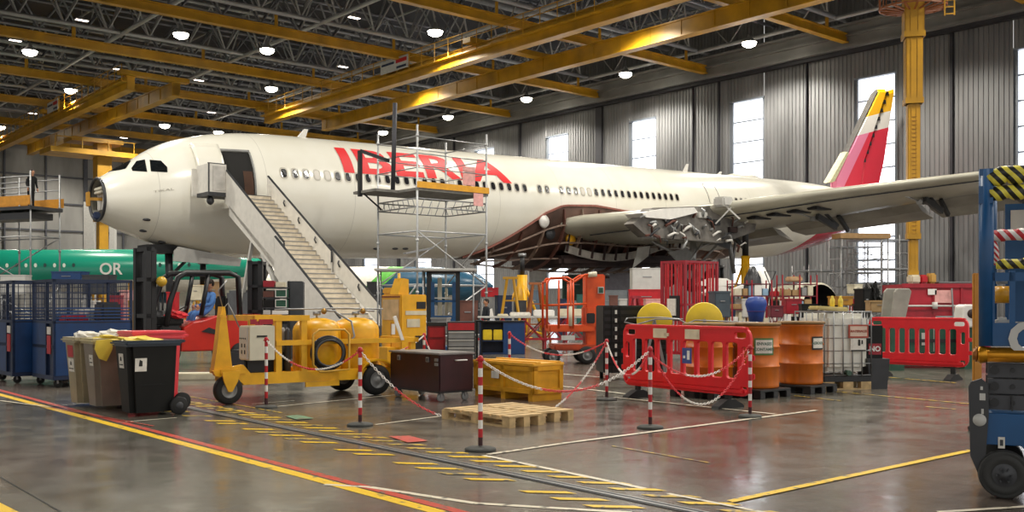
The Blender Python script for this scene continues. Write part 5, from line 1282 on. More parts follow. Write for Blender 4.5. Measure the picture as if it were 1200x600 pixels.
# --- forklift
C = G(184, 430); t = thing('forklift', 'red and black forklift truck with raised-cab guard, facing left, driver aboard', 'forklift', C, A0)
m = MB()
for y in (0.15, 0.85): m.box(-0.22, -0.08, y, y+0.16, 0.05, 2.95); m.box(-0.06, 0.06, y+0.03, y+0.19, 0.1, 2.90)
for z in (0.35, 1.2, 2.1, 2.85): m.box(-0.2, 0.0, 0.15, 1.05, z, z+0.1)
m.build('mast', BLK2, t)
m = MB(); m.box(-0.30,-0.22,0.1,1.1,0.15,0.7); m.build('fork_carriage', BLK2, t)
for y in (0.25, 0.85): m = MB(); m.box(-1.3, -0.24, y, y+0.12, 0.05, 0.09); m.box(-0.30,-0.24,y,y+0.12,0.05,0.6); m.build('fork', DGR, t)
for y in (0.5, 0.66): m = MB(); m.tube((-0.03,y,0.2),(-0.03,y,2.6),0.035,8); m.build('lift_cylinder', GRY, t)
m = MB(); m.prism([(0.62,0.35),(2.7,0.35),(2.75,0.75),(2.65,1.22),(1.55,1.25),(1.25,1.15),(0.95,1.10),(0.70,0.95)], 1.1, (0,1.15,0), (1,0,0), (0,0,1)); bd = m.build('body', mat('forklift_red', 'BE2414', 0.3, dirt=0.06), t); bvl(bd, 0.04)
m = MB(); m.rbox(0.12, 0.64, 0.05, 1.15, 0.35, 1.0, 0.04); m.build('front_cowl', BLK2, t)
m = MB(); m.rbox(2.55, 2.85, 0.02, 1.18, 0.30, 1.28, 0.06); m.build('counterweight', DRED, t)
m = MB(); m.prism([(1.15,0.85),(1.75,0.72),(1.75,0.80),(1.35,0.95)], 0.02, (0,0.045,0), (1,0,0), (0,0,1)); m.build('vent_recess', BLK2, t)
m = MB()
for y in (0.06, 1.06):
    m.path([(0.25,y,1.0),(0.35,y,1.6),(0.55,y,2.2),(0.75,y,2.33),(1.9,y,2.35),(2.15,y,2.25),(2.2,y,1.25)], 0.075, 8)
    m.path([(1.15,y,1.25),(1.35,y,2.33)], 0.06, 8)
for x in (0.65, 0.9, 1.15, 1.4, 1.65, 1.9, 2.1): m.bar((x,0.06,2.34),(x,1.06,2.34),0.05)
m.build('overhead_guard', BLK2, t)
m = MB(); m.rbox(1.35,1.95,0.3,0.85,1.05,1.22,0.05); m.rbox(1.85,2.0,0.3,0.85,1.15,1.75,0.05); m.build('seat', BLK, t)
m = MB(); m.path([(0.85+0.13*math.cos(q), 0.58+0.17*math.sin(q), 1.38+0.10*math.cos(q)) for q in [2*PI*i/20 for i in range(20)]], 0.015, 6, True); m.tube((0.75,0.58,1.0),(0.86,0.58,1.37),0.025,8); m.build('steering_wheel', BLK, t)
m = MB(); m.rbox(0.3,0.75,0.15,1.05,1.0,1.22,0.05); m.build('dashboard', BLK, t)
m = MB(); m.ball((0.12,0.02,2.1),0.13); m.build('amber_beacon', mat('amber', 'C8A030', 0.3), t); m = MB(); m.bar((0.12,0.1,2.1),(0.45,0.06,2.1),0.04); m.build('beacon_arm', BLK2, t)
wheel(t, 0.25, 0.02, 0.33, 0.24); wheel(t, 0.25, 1.15, 0.33, 0.24); wheel(t, 2.2, 0.02, 0.27, 0.2); wheel(t, 2.2, 1.15, 0.27, 0.2)
FK = t
def lw(x, y, z, base=None): return Vector(C) + Vector((VX,VY,0))*x + Vector((UX,UY,0))*y + Vector((0,0,z))
blob('red_jacket', 'bright red jacket lying over the forklift steering console', 'jacket', lw(0.62,0.35,1.26), 0.26, 0.26, 0.12, mat('jacket_red', 'E03038', 0.7), 12)
m = MB(); m.rbox(0,1.6,0,0.45,0,0.14,0.02); o = m.build('floor_beam', CRM); o.location = G(202, 446); o.rotation_euler = (0,0,0.12); tag(o, 'cream painted beam lying on the floor in front of the forklift', 'beam')
# --- people
def person(name, label, P, rz, joints, radii, edges, cloth, extra=None):
    t = thing(name, label, 'person', P, rz)
    me = bpy.data.meshes.new('body'); me.from_pydata(joints, edges, []); o = bpy.data.objects.new('body', me); COL.objects.link(o); o.parent = t
    sk = o.modifiers.new('skin', 'SKIN'); sv = me.skin_vertices[0].data
    for i, r in enumerate(radii): sv[i].radius = (r, r) if isinstance(r, (int, float)) else r; sv[i].use_root = (i == 0)
    o.modifiers.new('sub', 'SUBSURF').levels = 1; o.modifiers['sub'].render_levels = 2
    me.materials.append(cloth); return t
SKIN = mat('skin', 'C08A6A', 0.6, dirt=0.05); HAIR = mat('hair', '2A1E16', 0.8)
def head(t, p, face=(-1,0)):
    m = MB(); m.ball(p, 0.11, 0.95, 0.82, 1.15, 16); fx, fy = face
    m.ball((p[0]+fx*0.108, p[1]+fy*0.108, p[2]-0.01), 0.02, 1, 1, 1.4, 8)
    for s in (-1,1): m.ball((p[0]-fy*s*0.09, p[1]+fx*s*0.09, p[2]), 0.022, 0.7, 0.7, 1.3, 8)
    m.tube((p[0],p[1],p[2]-0.18),(p[0],p[1],p[2]-0.05),0.05,10); h = m.build('head', SKIN, t)
    m = MB(); m.ball((p[0]-fx*0.02,p[1]-fy*0.02,p[2]+0.035),0.117,0.95,0.86,1.0,16); m.build('hair', HAIR, h)
    for s in (-1,1): m = MB(); m.ball((p[0]+fx*0.09-fy*s*0.035, p[1]+fy*0.09+fx*s*0.035, p[2]+0.01),0.012,1,1,0.7,8); m.build('eye', INK, h)
def hands(t, pts):
    for p in pts:
        m = MB(); m.ball(p, 0.045, 1, 0.6, 1.2, 8)
        for k in range(4): m.tube((p[0]-0.03+0.02*k,p[1],p[2]-0.03),(p[0]-0.04+0.024*k,p[1]-0.015,p[2]-0.11-0.008*(k%2)),0.009,5)
        m.tube((p[0]+0.035,p[1],p[2]),(p[0]+0.06,p[1],p[2]-0.06),0.01,5); m.build('hand', SKIN, t)
# driver seated (local x forward = -forklift x)
J = [(0,0,1.25),(0,0,1.45),(0.02,0,1.70),(0.02,0,1.80),(-0.2,-0.1,1.24),(-0.5,-0.12,1.22),(-0.55,-0.12,0.85),(-0.2,0.1,1.24),(-0.5,0.12,1.22),(-0.55,0.12,0.85),(0.02,-0.2,1.70),(-0.1,-0.24,1.45),(-0.35,-0.15,1.40),(0.02,0.2,1.70),(-0.1,0.24,1.45),(-0.35,0.15,1.40)]
R = [0.16,0.15,0.16,0.07,0.1,0.08,0.06,0.1,0.08,0.06,0.075,0.055,0.04,0.075,0.055,0.04]
E = [(0,1),(1,2),(2,3),(0,4),(4,5),(5,6),(0,7),(7,8),(8,9),(2,10),(10,11),(11,12),(2,13),(13,14),(14,15)]
pp = lw(1.62, 0.58, 0.08)
dv = person('person', 'person in a light blue shirt sitting in the forklift cab', pp, A0, J, R, E, mat('blue_shirt', '4E7FC0', 0.8)); head(dv, (-0.02,0,1.97)); hands(dv, [(-0.40,-0.14,1.40),(-0.40,0.14,1.40)])
def stander(label, P, rz, cloth, lean=0.0):
    J = [(0,0,0.95),(0,0,1.15),(-lean*0.5,0,1.38),(-lean*0.6,0,1.48),(0,-0.09,0.88),(0.01,-0.10,0.48),(0,-0.11,0.08),(-0.12,-0.11,0.05),(0,0.09,0.88),(0.01,0.10,0.48),(0,0.11,0.08),(-0.12,0.11,0.05),(-lean*0.5,-0.19,1.38),(-0.02,-0.24,1.12),(-0.12,-0.24,0.90),(-lean*0.5,0.19,1.38),(-0.02,0.24,1.12),(-0.12,0.24,0.90)]
    R = [0.14,0.13,0.14,0.06,0.10,0.065,0.05,0.045,0.10,0.065,0.05,0.045,0.065,0.05,0.038,0.065,0.05,0.038]
    E = [(0,1),(1,2),(2,3),(0,4),(4,5),(5,6),(6,7),(0,8),(8,9),(9,10),(10,11),(2,12),(12,13),(13,14),(2,15),(15,16),(16,17)]
    p = person('person', label, P, rz, J, R, E, cloth); head(p, (-lean*0.6-0.01,0,1.63)); hands(p, [(-0.13,-0.24,0.86),(-0.13,0.24,0.86)]); return p
s1 = stander('person in dark work clothes with a white cloth, standing beyond the blue workbench', AT(570, 40, 0), 0.5, mat('dark_clothes', '20242C', 0.8))
m = MB(); m.prism([(0,0),(0.22,-0.04),(0.12,0.38),(0.02,0.34)], 0.03, (0.02,-0.20,1.0), (1,0,0), (0,0,1)); m.build('white_cloth', WHT, s1)
# --- black equipment rack, stair truck
C = AT(290, 27.5, 0); t = thing('equipment_rack', 'tall black steel rack with crates and green-fronted boxes, behind the forklift', 'rack', C, 0.12)
m = MB()
for x in (0, 0.28): m.box(x, x+0.12, 0, 0.1, 0, 2.75); m.box(x, x+0.12, 0.8, 0.9, 0, 2.75)
m.box(1.02,1.08,0.6,0.7,0,2.2)
for z in (0.3, 1.3, 2.0, 2.65): m.box(0,0.40,0,0.9,z,z+0.08)
m.box(0.03,0.37,0.3,0.5,0.3,2.7); m.build('frame', BLK2, t)
m = MB(); m.box(0.06,0.36,-0.04,0.0,0.3,1.25); m.build('red_panel', DRED, t)
for j, z in enumerate((1.42, 1.70, 1.98)):
    m = MB(); m.box(0.40,1.08,0,0.7,z,z+0.03); m.build('shelf', DGR, t)
for j, (x, z, wd, hh, mm) in enumerate(((0.42,1.73,0.30,0.17,BRWN),(0.75,1.73,0.31,0.22,GRN),(0.42,1.45,0.3,0.2,BLK),(0.75,1.45,0.31,0.22,GRN),(0.42,2.01,0.3,0.18,DRED),(0.76,2.01,0.25,0.14,CRM),(0.42,1.25,0.2,0.12,LGR),(0.66,1.25,0.4,0.11,WHT))):
    o = MB().rbox(0,wd,0,0.5,0,hh,0.01).build('storage_box', mm); o.location = C + Vector((x*math.cos(0.12), x*math.sin(0.12), z+0.005)); o.rotation_euler = (0,0,0.12)
    tag(o, ['brown box of parts on the middle rack shelf','dark green fronted box on the middle rack shelf','black box on the lowest rack shelf','dark green fronted box on the lowest rack shelf','dark red box on the top rack shelf','cream box on the top rack shelf','light grey box under the rack shelves','flat white box under the rack shelves'][j], 'box')
    if mm is GRN:
        mm2 = MB(); mm2.box(0,wd,-0.012,0,0,0.02); mm2.box(0,wd,-0.012,0,hh-0.02,hh); mm2.box(0,0.02,-0.012,0,0,hh); mm2.box(wd-0.02,wd,-0.012,0,0,hh); mm2.build('label_border', WHT, o)
m = MB(); m.box(0.40,1.08,0,0.7,1.21,1.24); m.build('shelf', DGR, t)
m = MB(); m.rbox(1.0,1.45,0.72,1.2,0.0,2.2,0.03); m.build('dark_cabinet', mat('charcoal', '3E4043', 0.5), t)
# --- passenger stairs: x = along airliner aft, y = outward from the fuselage (port)
B = MA @ Vector((0,-2.82,0)); SO = Vector((B.x, B.y, 0))
t = thing('passenger_stairs', 'white mobile passenger stairs leading up to the open airliner door', 'stairs', SO, A0)
# local: x aft (s), y away from camera; outward t -> y = -t
PZ = 6.02
def stairs():
    T0, T1, Z0, Z1 = 1.2, 10.1, PZ, 0.30
    s0, s1 = 3.92, 5.78
    n = 31
    def zt(tt): return Z0 + (Z1-Z0)*(tt-T0)/(T1-T0)
    ST_ = mat('stair_white', 'D9D5CC', 0.45, dirt=0.06); TR = mat('stair_tread', 'CFC3AE', 0.6, dirt=0.12)
    for i in range(n):
        tt = T0 + (T1-T0)*i/n; z = Z0 + (Z1-Z0)*(i+1)/n; d_ = (T1-T0)/n
        m = MB(); m.box(s0, s1, -(tt+d_+0.02), -tt, z-0.03, z); m.box(s0, s1, -tt-0.01, -tt+0.01, z, z+(Z0-Z1)/n-0.03); m.use(1); m.box(s0+0.02, s1-0.02, -(tt+d_+0.025), -(tt+d_-0.01), z-0.035, z+0.002)
        m.build('step', [TR, GRY], t)
    # side panels (upper section narrow, lower section wider)
    def panel(x, th, ta, tb, up, dn, name='side_panel', m_=ST_):
        m = MB(); m.prism([(-ta, zt(ta)+up),(-tb, zt(tb)+up),(-tb, zt(tb)-dn),(-ta, zt(ta)-dn)], th, (x,0,0), (0,1,0), (0,0,1)); return m.build(name, m_, t)
    for x in (s0-0.10, s1+0.02):
        up = 0.86 if x < 4.5 else 0.62; ta = 1.1 if x < 4.5 else 0.85; p_ = panel(x, 0.08, ta, 6.0, up, 0.45)
        m = MB(); m.bar((x+0.04,-ta,zt(ta)+up+0.02),(x+0.04,-6.0,zt(6.0)+up+0.02),0.07); m.bar((x+0.04,-6,zt(6)+up),(x+0.04,-6,zt(6)+0.2),0.06); m.build('handrail', DGR, p_)
    for x in (s0-0.24, s1+0.15):
        up = 0.82 if x < 4.5 else 0.60; p_ = panel(x, 0.09, 5.6, 10.2, up, 0.55)
        m = MB(); m.bar((x+0.04,-5.6,zt(5.6)+up+0.02),(x+0.04,-10.2,zt(10.2)+up+0.02),0.07); m.bar((x+0.04,-5.6,zt(5.6)+up),(x+0.04,-5.6,zt(5.6)+0.2),0.06); m.build('handrail', DGR, p_)
    for tt in (2.4, 3.6, 4.9, 6.4, 7.8, 9.2):
        m = MB(); x = s1+0.02-0.03 if tt < 5.5 else s1+0.14; m.path([(x,-tt,zt(tt)+0.5),(x-0.06,-tt-0.05,zt(tt)+0.4),(x-0.02,-tt-0.1,zt(tt)+0.25)], 0.03, 6); m.build('wall_lamp', DGR, t)
    # stringer boxes
    for x in (s0-0.1, s1): m = MB(); m.prism([(-1.5, zt(1.5)-0.35),(-10.3, zt(10.3)+0.0),(-10.3, zt(10.3)-0.25),(-1.5, zt(1.5)-0.75)], 0.12, (x,0,0), (0,1,0), (0,0,1)); m.build('stringer', ST_, t)
    # platform
    m = MB(); m.box(3.08, 6.1, -1.2, -0.1, PZ-0.16, PZ); m.build('platform', DGR, t)
    m = MB(); m.box(3.08, 3.16, -1.15, -0.05, PZ, PZ+1.12); m.box(3.08, 3.84, -1.2, -1.12, PZ, PZ+1.12); m.box(2.9,3.10,-0.1,0.0,PZ-0.1,PZ+1.0); m.build('platform_guard', ST_, t)
    m = MB(); m.box(3.26, 3.80, -1.225, -1.2, PZ+0.06, PZ+1.04); m.build('guard_inset', mat('inset_grey', 'BDB9B2', 0.5), t)
    m = MB(); m.box(6.02, 6.1, -1.15, -0.6, PZ, PZ+0.5); m.box(5.66,6.1,-1.2,-1.12,PZ,PZ+0.5); m.build('platform_guard', ST_, t)
    m = MB(); m.bar((3.08,-1.16,PZ+1.13),(3.84,-1.16,PZ+1.13),0.06); m.bar((3.10,-1.21,PZ),(3.10,-1.21,PZ+1.12),0.05); m.build('guard_rail', DGR, t)
    m = MB(); m.ball((3.3,-0.9,PZ-0.32),0.15,1,1,1.2); m.tube((3.3,-0.9,PZ-0.2),(3.3,-0.9,PZ-0.1),0.05); m.build('floodlight', DGR, t)
    # lift braces and truck
    for x in (s0, s1):
        m = MB(); m.bar((x,-4.2,zt(4.2)-0.6),(x,-6.6,0.95),0.16); m.bar((x,-3.0,1.0),(x,-4.8,zt(4.8)-0.6),0.14); m.bar((x,-3.4,zt(3.4)-0.5),(x,-2.2,1.0),0.12); m.build('lift_arm', LGR, t)
    m = MB(); m.box(3.9, 6.1, -10.6, -1.2, 0.55, 0.80); m.box(3.95,6.05,-4.6,-1.4,0.8,1.5); m.build('chassis', DGR, t)
    m = MB(); m.rbox(3.9, 6.1, -3.2, -1.0, 0.85, 2.1, 0.1); m.build('engine_housing', mat('truck_grey', '5E6064', 0.5), t)
    for x in (3.95, 5.8):
        for y in (-9.0, -2.0): wheel_x = None; m = MB(); m.lathe([(0,-0.11),(0.3,-0.11),(0.36,-0.06),(0.36,0.06),(0.3,0.11),(0,0.11)], (0,0,0), 20, 'x'); m.xf(Matrix.Translation((x+0.1,y,0.36))); m.build('wheel', RUB, t)
    for x in (3.7, 6.3):
        m = MB(); m.bar((x,-8.0,0.7),(x,-8.0,0.05),0.12); m.box(x-0.15,x+0.15,-8.15,-7.85,0,0.06); m.bar((5,-8,0.65),(x,-8,0.65),0.12); m.build('stabiliser', YEL, t)
stairs()
# --- scaffold tower
def scaffold(label, O, ang, Lx, Ly, H, levels, nx, ny, r=0.028, m_=GAL, diag=True, diag_levels=None, group=None):
    t = thing('scaffold_tower', label, 'scaffold', O, ang, group)
    for i in range(nx+1):
        for j in range(ny+1):
            if 0 < i < nx and 0 < j < ny: continue
            m = MB(); m.tube((Lx*i/nx, Ly*j/ny, 0.0), (Lx*i/nx, Ly*j/ny, H), r, 8); zz = 2.0
            while zz < H: m.tube((Lx*i/nx,Ly*j/ny,zz-0.05),(Lx*i/nx,Ly*j/ny,zz+0.05),r*1.5,8); zz += 2.0
            m.build('standard', m_, t)
    for z in levels:
        m = MB()
        for y in (0, Ly): m.tube((0,y,z),(Lx,y,z),r*0.85,6)
        for x in (0, Lx): m.tube((x,0,z),(x,Ly,z),r*0.85,6)
        m.build('ledger', m_, t)
    if diag:
        lv = diag_levels or levels
        for k in range(len(lv)-1):
            z0, z1 = lv[k], lv[k+1]; m = MB()
            if k % 2 == 0: m.tube((0,0,z0),(Lx,0,z1),r*0.7,6); m.tube((0,Ly,z1),(Lx,Ly,z0),r*0.7,6); m.tube((0,0,z1),(0,Ly,z0),r*0.7,6)
            else: m.tube((0,0,z1),(Lx,0,z0),r*0.7,6); m.tube((0,Ly,z0),(Lx,Ly,z1),r*0.7,6); m.tube((Lx,0,z1),(Lx,Ly,z0),r*0.7,6)
            m.build('brace', m_, t)
    return t
O = AT(489, 38, 0); pz = ZP(213, 38)
kv = (570-CX)/F; Lx = (kv*O.y-O.x)/(VX-kv*VY); kl = (443-CX)/F; Ly = (O.x-kl*O.y)/(VY+kl*VX)
ztop_ = ZP(146, 38)
t = scaffold('tall scaffold tower with a yellow-edged work deck beside the airliner fuselage', O, A0, Lx, Ly, ztop_, [0.3, 2.3, 4.35], 1, 1, 0.042, mat('scaffold_bright', 'B9BABA', 0.4, 0.4, dirt=0.1), diag_levels=[0.3, 2.3, 4.35])
m = MB(); m.box(-0.05, Lx+0.05, -0.05, Ly+0.05, pz-0.32, pz-0.22); m.build('deck', mat('deck_grey', '77756E', 0.6, dirt=0.2), t); m = MB(); m.box(-1.1, -0.06, Ly*0.45, Ly+0.1, pz-0.32, pz-0.22); m.build('deck', mat('deck_grey', '77756E', 0.6, dirt=0.2), t)
m = MB(); m.box(-0.06, Lx+0.06, -0.10, -0.06, pz-0.22, pz+0.02); m.box(Lx+0.06, Lx+0.1, -0.06, Ly, pz-0.22, pz+0.02); m.build('toe_board', mat('toe_yellow', 'E0A020', 0.5), t)
m = MB()
for z in (pz+0.55, pz+1.1, pz+1.75):
    for a_, b_ in (((0,0),(Lx,0)),((Lx,0),(Lx,Ly)),((0,Ly),(Lx,Ly)),((0,0),(0,Ly))): m.tube((a_[0],a_[1],z),(b_[0],b_[1],z),0.022,6)
m.build('guard_rail', GAL, t)
for k, (y, x0, x1) in enumerate(((0,0,Lx),(Ly,0,Lx))):
    m = MB()
    for z in (pz-0.62, pz-0.95): m.tube((x0,y,z),(x1,y,z),0.028,6)
    for i in range(9): x = x0+(x1-x0)*(i+0.5)/9; m.tube((x,y,pz-0.95),(x+0.15,y,pz-0.62),0.016,5)
    m.build('lattice_beam', GAL, t)
for x in (0, Lx):
    m = MB()
    for z in (pz-0.62, pz-0.95): m.tube((x,0,z),(x,Ly,z),0.028,6)
    for i in range(8): y = Ly*(i+0.5)/8; m.tube((x,y,pz-0.95),(x,y+0.15,pz-0.62),0.016,5)
    m.build('lattice_beam', GAL, t)
m = MB()
for y in (0.0,):
    pass
gx = -1.1; gy = Ly*0.85
m.bar((gx,gy,pz-0.45),(gx,gy,pz+1.35),0.14); m.bar((gx,gy,pz+1.35),(0.0,gy-0.4,pz+1.0),0.12); m.bar((gx,gy,pz-0.2),(0,Ly*0.9,pz-0.9),0.05); m.build('black_gate', BLK2, t)
m = MB(); m.tube((-0.2,Ly*0.5,pz-0.2),(-0.1,Ly*0.5,pz+3.2),0.09,10); m.build('hanging_duct', mat('dark_hose', '34343A', 0.6), t)
m = MB(); m.box(Lx*0.72,Lx*0.90,0.3,0.33,pz+0.1,pz+0.85); m.box(Lx*0.78,Lx*0.92,-0.13,-0.10,pz-0.75,pz-0.25); m.build('notice', PINK, t)
m = MB(); m.prism([(0,0),(1.3,0.25),(1.3,0.31),(0,0.06)], 0.2, (0.1,Ly*0.4,3.5), (1,0,0), (0,0,1)); m.build('plank', GAL, t)
# left scaffold platform
O = AT(70, 46, 0); pz = ZP(236, 46)
t = scaffold('scaffold platform with a yellow toe board at the far left, before the hangar doors', O, A0+PI/2+0.45, 5.2, 1.6, ZP(205,46), [0.3, 2.4, 4.6], 2, 1, 0.04, diag=True)
m = MB(); m.box(-0.1,5.3,-0.1,1.7,pz-0.5,pz-0.35); m.build('deck', DGR, t)
m = MB(); m.box(-0.1,5.3,1.70,1.75,pz-0.3,pz+0.12); m.box(-0.1,5.3,-0.15,-0.1,pz-0.3,pz+0.12); m.build('toe_board', mat('toe_orange', 'C98A28', 0.5), t)
m = MB()
for z in (pz+0.5, pz+1.0):
    for y in (0,1.6): m.tube((0,y,z),(5.2,y,z),0.03,6)
m.build('guard_rail', GAL, t)
m = MB(); m.box(0.2,5.0,0.2,1.4,pz-0.9,pz-0.6); m.build('under_beam', BLK2, t)
dd = Vector((math.cos(A0+PI/2+0.45), math.sin(A0+PI/2+0.45), 0)); dn = Vector((-dd.y, dd.x, 0))
PP = O + dd*0.9 + dn*0.8; PP.z = pz-0.34
stander('person in black clothes standing on the yellow-edged scaffold platform at far left', PP, 2.6, mat('black_clothes', '16181A', 0.85), 0.15)
# tail docking scaffolds
for i, (px, Y, Lx_, Ly_, H_, lab) in enumerate(((948, 76, 3.0, 3, 4.6, 'grid of thin scaffold tubes under the airliner tail, left bay'),(1012, 72, 4.2, 2.4, 6.6, 'scaffold grid in front of the bright window, below the tail'),(985, 81, 3.5, 2, 7.0, 'deeper scaffold bay between the tail bays'))):
    O = AT(px, Y, 0); t = scaffold(lab, O, 0.15, Lx_, Ly_, H_, [1.2*k+0.5 for k in range(int(H_/1.2))], 3, 1, 0.035, STEEL, True, None, 'tail docking scaffolds')
    for z in (2.0, 4.1, 6.2):
        if z < H_: m = MB(); m.box(0, Lx_, 0, Ly_, z, z+0.10); m.build('deck', GAL, t)
O = AT(985, 69.5, 0); t = thing('tail_dock_deck', 'cream and tan work deck right under the tail cone', 'work deck', (O.x,O.y,0), 0.12)
m = MB(); m.box(0,3.7,0,1.4,ZP(279,69.5),ZP(273,69.5)); m.build('deck', mat('deck_tan', 'A98658', 0.6), t)
for x in (0.1,3.55): m = MB(); m.tube((x,0.1,0),(x,0.1,ZP(279,69.5)),0.05,6); m.build('leg', GAL, t)
# --- scissor lift, right edge
C = G(1150, 583); LA = math.radians(-24); t = thing('scissor_lift', 'blue scissor lift at the right edge, hazard tape round its rails', 'scissor lift', (C.x, C.y, 0), LA)
bx = lambda px, Y=8.0: ((px-CX)/F*C.y - C.x)/(math.cos(LA) - (px-CX)/F*math.sin(LA)) if px < 1215 else 1.9
zz = lambda py, Y=8.0: ZP(py, Y)
HZ = []
m = MB(); xw = bx(1177); m.lathe([(0,-0.06),(0.10,-0.06),(0.115,-0.07),(0.15,-0.07),(0.16,-0.055),(0.175,-0.07),(0.186,-0.05),(0.19,0),(0.186,0.05),(0.17,0.07),(0,0.06)], (0,0,0), 36, 'y'); m.xf(Matrix.Translation((xw,0.05,0.19))); w_ = m.build('wheel', mat('grey_rubber', '333331', 0.7), t)
m = MB(); m.lathe([(0,-0.08),(0.03,-0.08),(0.035,-0.07),(0.09,-0.065)], (0,0,0), 20, 'y')
for q in range(6): m.tube((0.055*math.cos(q*PI/3),-0.085,0.055*math.sin(q*PI/3)),(0.055*math.cos(q*PI/3),-0.065,0.055*math.sin(q*PI/3)),0.008,6)
m.xf(Matrix.Translation((xw,0.05,0.19))); m.build('hub', DGR, w_)
m = MB(); m.lathe([(0,-0.06),(0.18,-0.06),(0.19,0),(0.18,0.06),(0,0.06)], (0,0,0), 28, 'y'); m.xf(Matrix.Translation((xw,0.85,0.19))); m.build('wheel', RUB, t)
m = MB(); x0, x1 = bx(1152), bx(1330)
pr = [(x0,zz(483)),(x1,zz(483)),(x1,zz(545)),(xw+0.26,zz(545)),(xw+0.24,0.30),(xw+0.12,0.415),(xw-0.12,0.415),(xw-0.21,zz(532)),(x0,zz(532))]
m.prism(pr, 0.06, (0,0.12,0), (1,0,0), (0,0,1)); m.box(x0+0.02,x1,0.12,0.80,0.42,zz(483)-0.01); bvl(m.build('chassis', BLUEL, t), 0.006)
m = MB(); m.prism([(bx(1135),zz(453)),(bx(1138),zz(447)),(bx(1150),zz(443)),(bx(1158),zz(449)),(bx(1159),zz(484)),(bx(1153),zz(560)),(bx(1150),zz(562)),(bx(1137),zz(533))], 0.06, (0,0.10,0), (1,0,0), (0,0,1)); e_ = m.build('end_plate', mat('end_plate_grey', '38393C', 0.5), t)
m = MB(); m.lathe([(0,-0.005),(0.05,-0.005),(0.05,0)], (0,0,0), 20, 'y'); m.xf(Matrix.Translation((bx(1148),0.037,zz(491)))); m.build('decal', LGR, e_)
for a1, a2, b1, b2 in ((1149,1152,456,452),(1148,1155,468,460),(1150,1153,484,478)): m = MB(); m.box(bx(a1),bx(a2),0.034,0.04,zz(b1),zz(b2)); m.build('decal', LGR, e_)
m = MB(); m.box(bx(1170),bx(1178),0.054,0.06,zz(523),zz(510)); m.use(1); m.box(bx(1172),bx(1176),0.05,0.054,zz(520),zz(513)); m.build('decal', [PAPER, DGR], t)
for k in range(3):
    za, zb = zz(480-19*k), zz(463-19*k); m = MB(); m.box(bx(1158),bx(1340),0.16,0.24,za,zb); sa = m.build('scissor_arm', mat('scissor_grey', '434448', 0.4, 0.2), t)
    for px in (1166, 1188): m = MB(); m.tube((bx(px),0.13,(za+zb)/2),(bx(px),0.2,(za+zb)/2),0.035 if px < 1170 else 0.018,12); m.build('pivot_pin', BLK2, sa)
    m = MB(); m.box(bx(1158),bx(1340),0.62,0.70,za,zb); m.build('scissor_arm', DGR, t)
m = MB(); m.box(bx(1186),bx(1188),0.10,0.16,zz(480),zz(462)); m.build('bracket', BLK2, t)
za = zz(415)
m = MB(); m.tube((bx(1148),0.05,za),(bx(1345),0.05,za),0.06,20); m.lathe([(0.04,-0.02),(0.06,-0.02),(0.075,0.0),(0.06,0.05)], (bx(1149),0.05,za), 16, 'x'); m.build('roll_out_tube', GOLD, t)
m = MB(); m.tube((bx(1140),0.05,za),(bx(1148),0.05,za),0.045,16); m.tube((bx(1143),0.05,za),(bx(1145),0.05,za),0.06,16); m.build('tube_end', mat('tube_end_brown', '9A5E22', 0.4, 0.4), t)
m = MB(); m.rbox(bx(1150), bx(1345), 0.02, 0.06, zz(405), zz(378), 0.006)
m.box(bx(1150), bx(1162), 0.02, 0.06, zz(405), zz(215)); m.box(bx(1150), bx(1153), 0.06, 0.75, zz(378), zz(230)) if False else None
m.box(bx(1162),bx(1166),0.02,0.05,zz(378),zz(320)); m.box(bx(1183),bx(1190),0.02,0.05,zz(378),zz(318)); m.box(bx(1162),bx(1345),0.02,0.05,zz(330),zz(320)); m.build('platform_side', BLUEL, t)
m = MB(); m.tube((bx(1156),0.05,zz(405)),(bx(1156),0.05,zz(200)),0.055,16); m.box(bx(1148),bx(1164),0.0,0.09,zz(208),zz(200)); m.box(bx(1147),bx(1164),0.0,0.09,zz(240),zz(220)); m.build('corner_post', BLUEL, t)
m = MB(); m.box(bx(1183),bx(1345),0.75,0.80,zz(378),zz(232)); m.build('inner_panel', BLUEL, t)
m = MB(); m.box(bx(1190),bx(1215),0.73,0.75,zz(272),zz(240)); m.build('inner_window', LGR, t)
m = MB(); m.tube((bx(1168),0.4,zz(345)),(bx(1186),0.4,zz(345)),0.07,20); m.build('yellow_roll', mat('tape_roll_yellow', 'E0A020', 0.35), t)
m = MB(); m.rbox(bx(1167),bx(1184),0.1,0.3,zz(384),zz(372),0.02); m.build('grey_latch', LGR, t); m = MB(); m.tube((bx(1168),0.15,zz(330)),(bx(1182),0.15,zz(330)),0.02); m.build('white_fitting', LGR, t)
lettering('brand_letter', 'G', 0.36, LGR, t, (bx(1203), 0.008, zz(398)), (PI/2,0,0), 0.012)
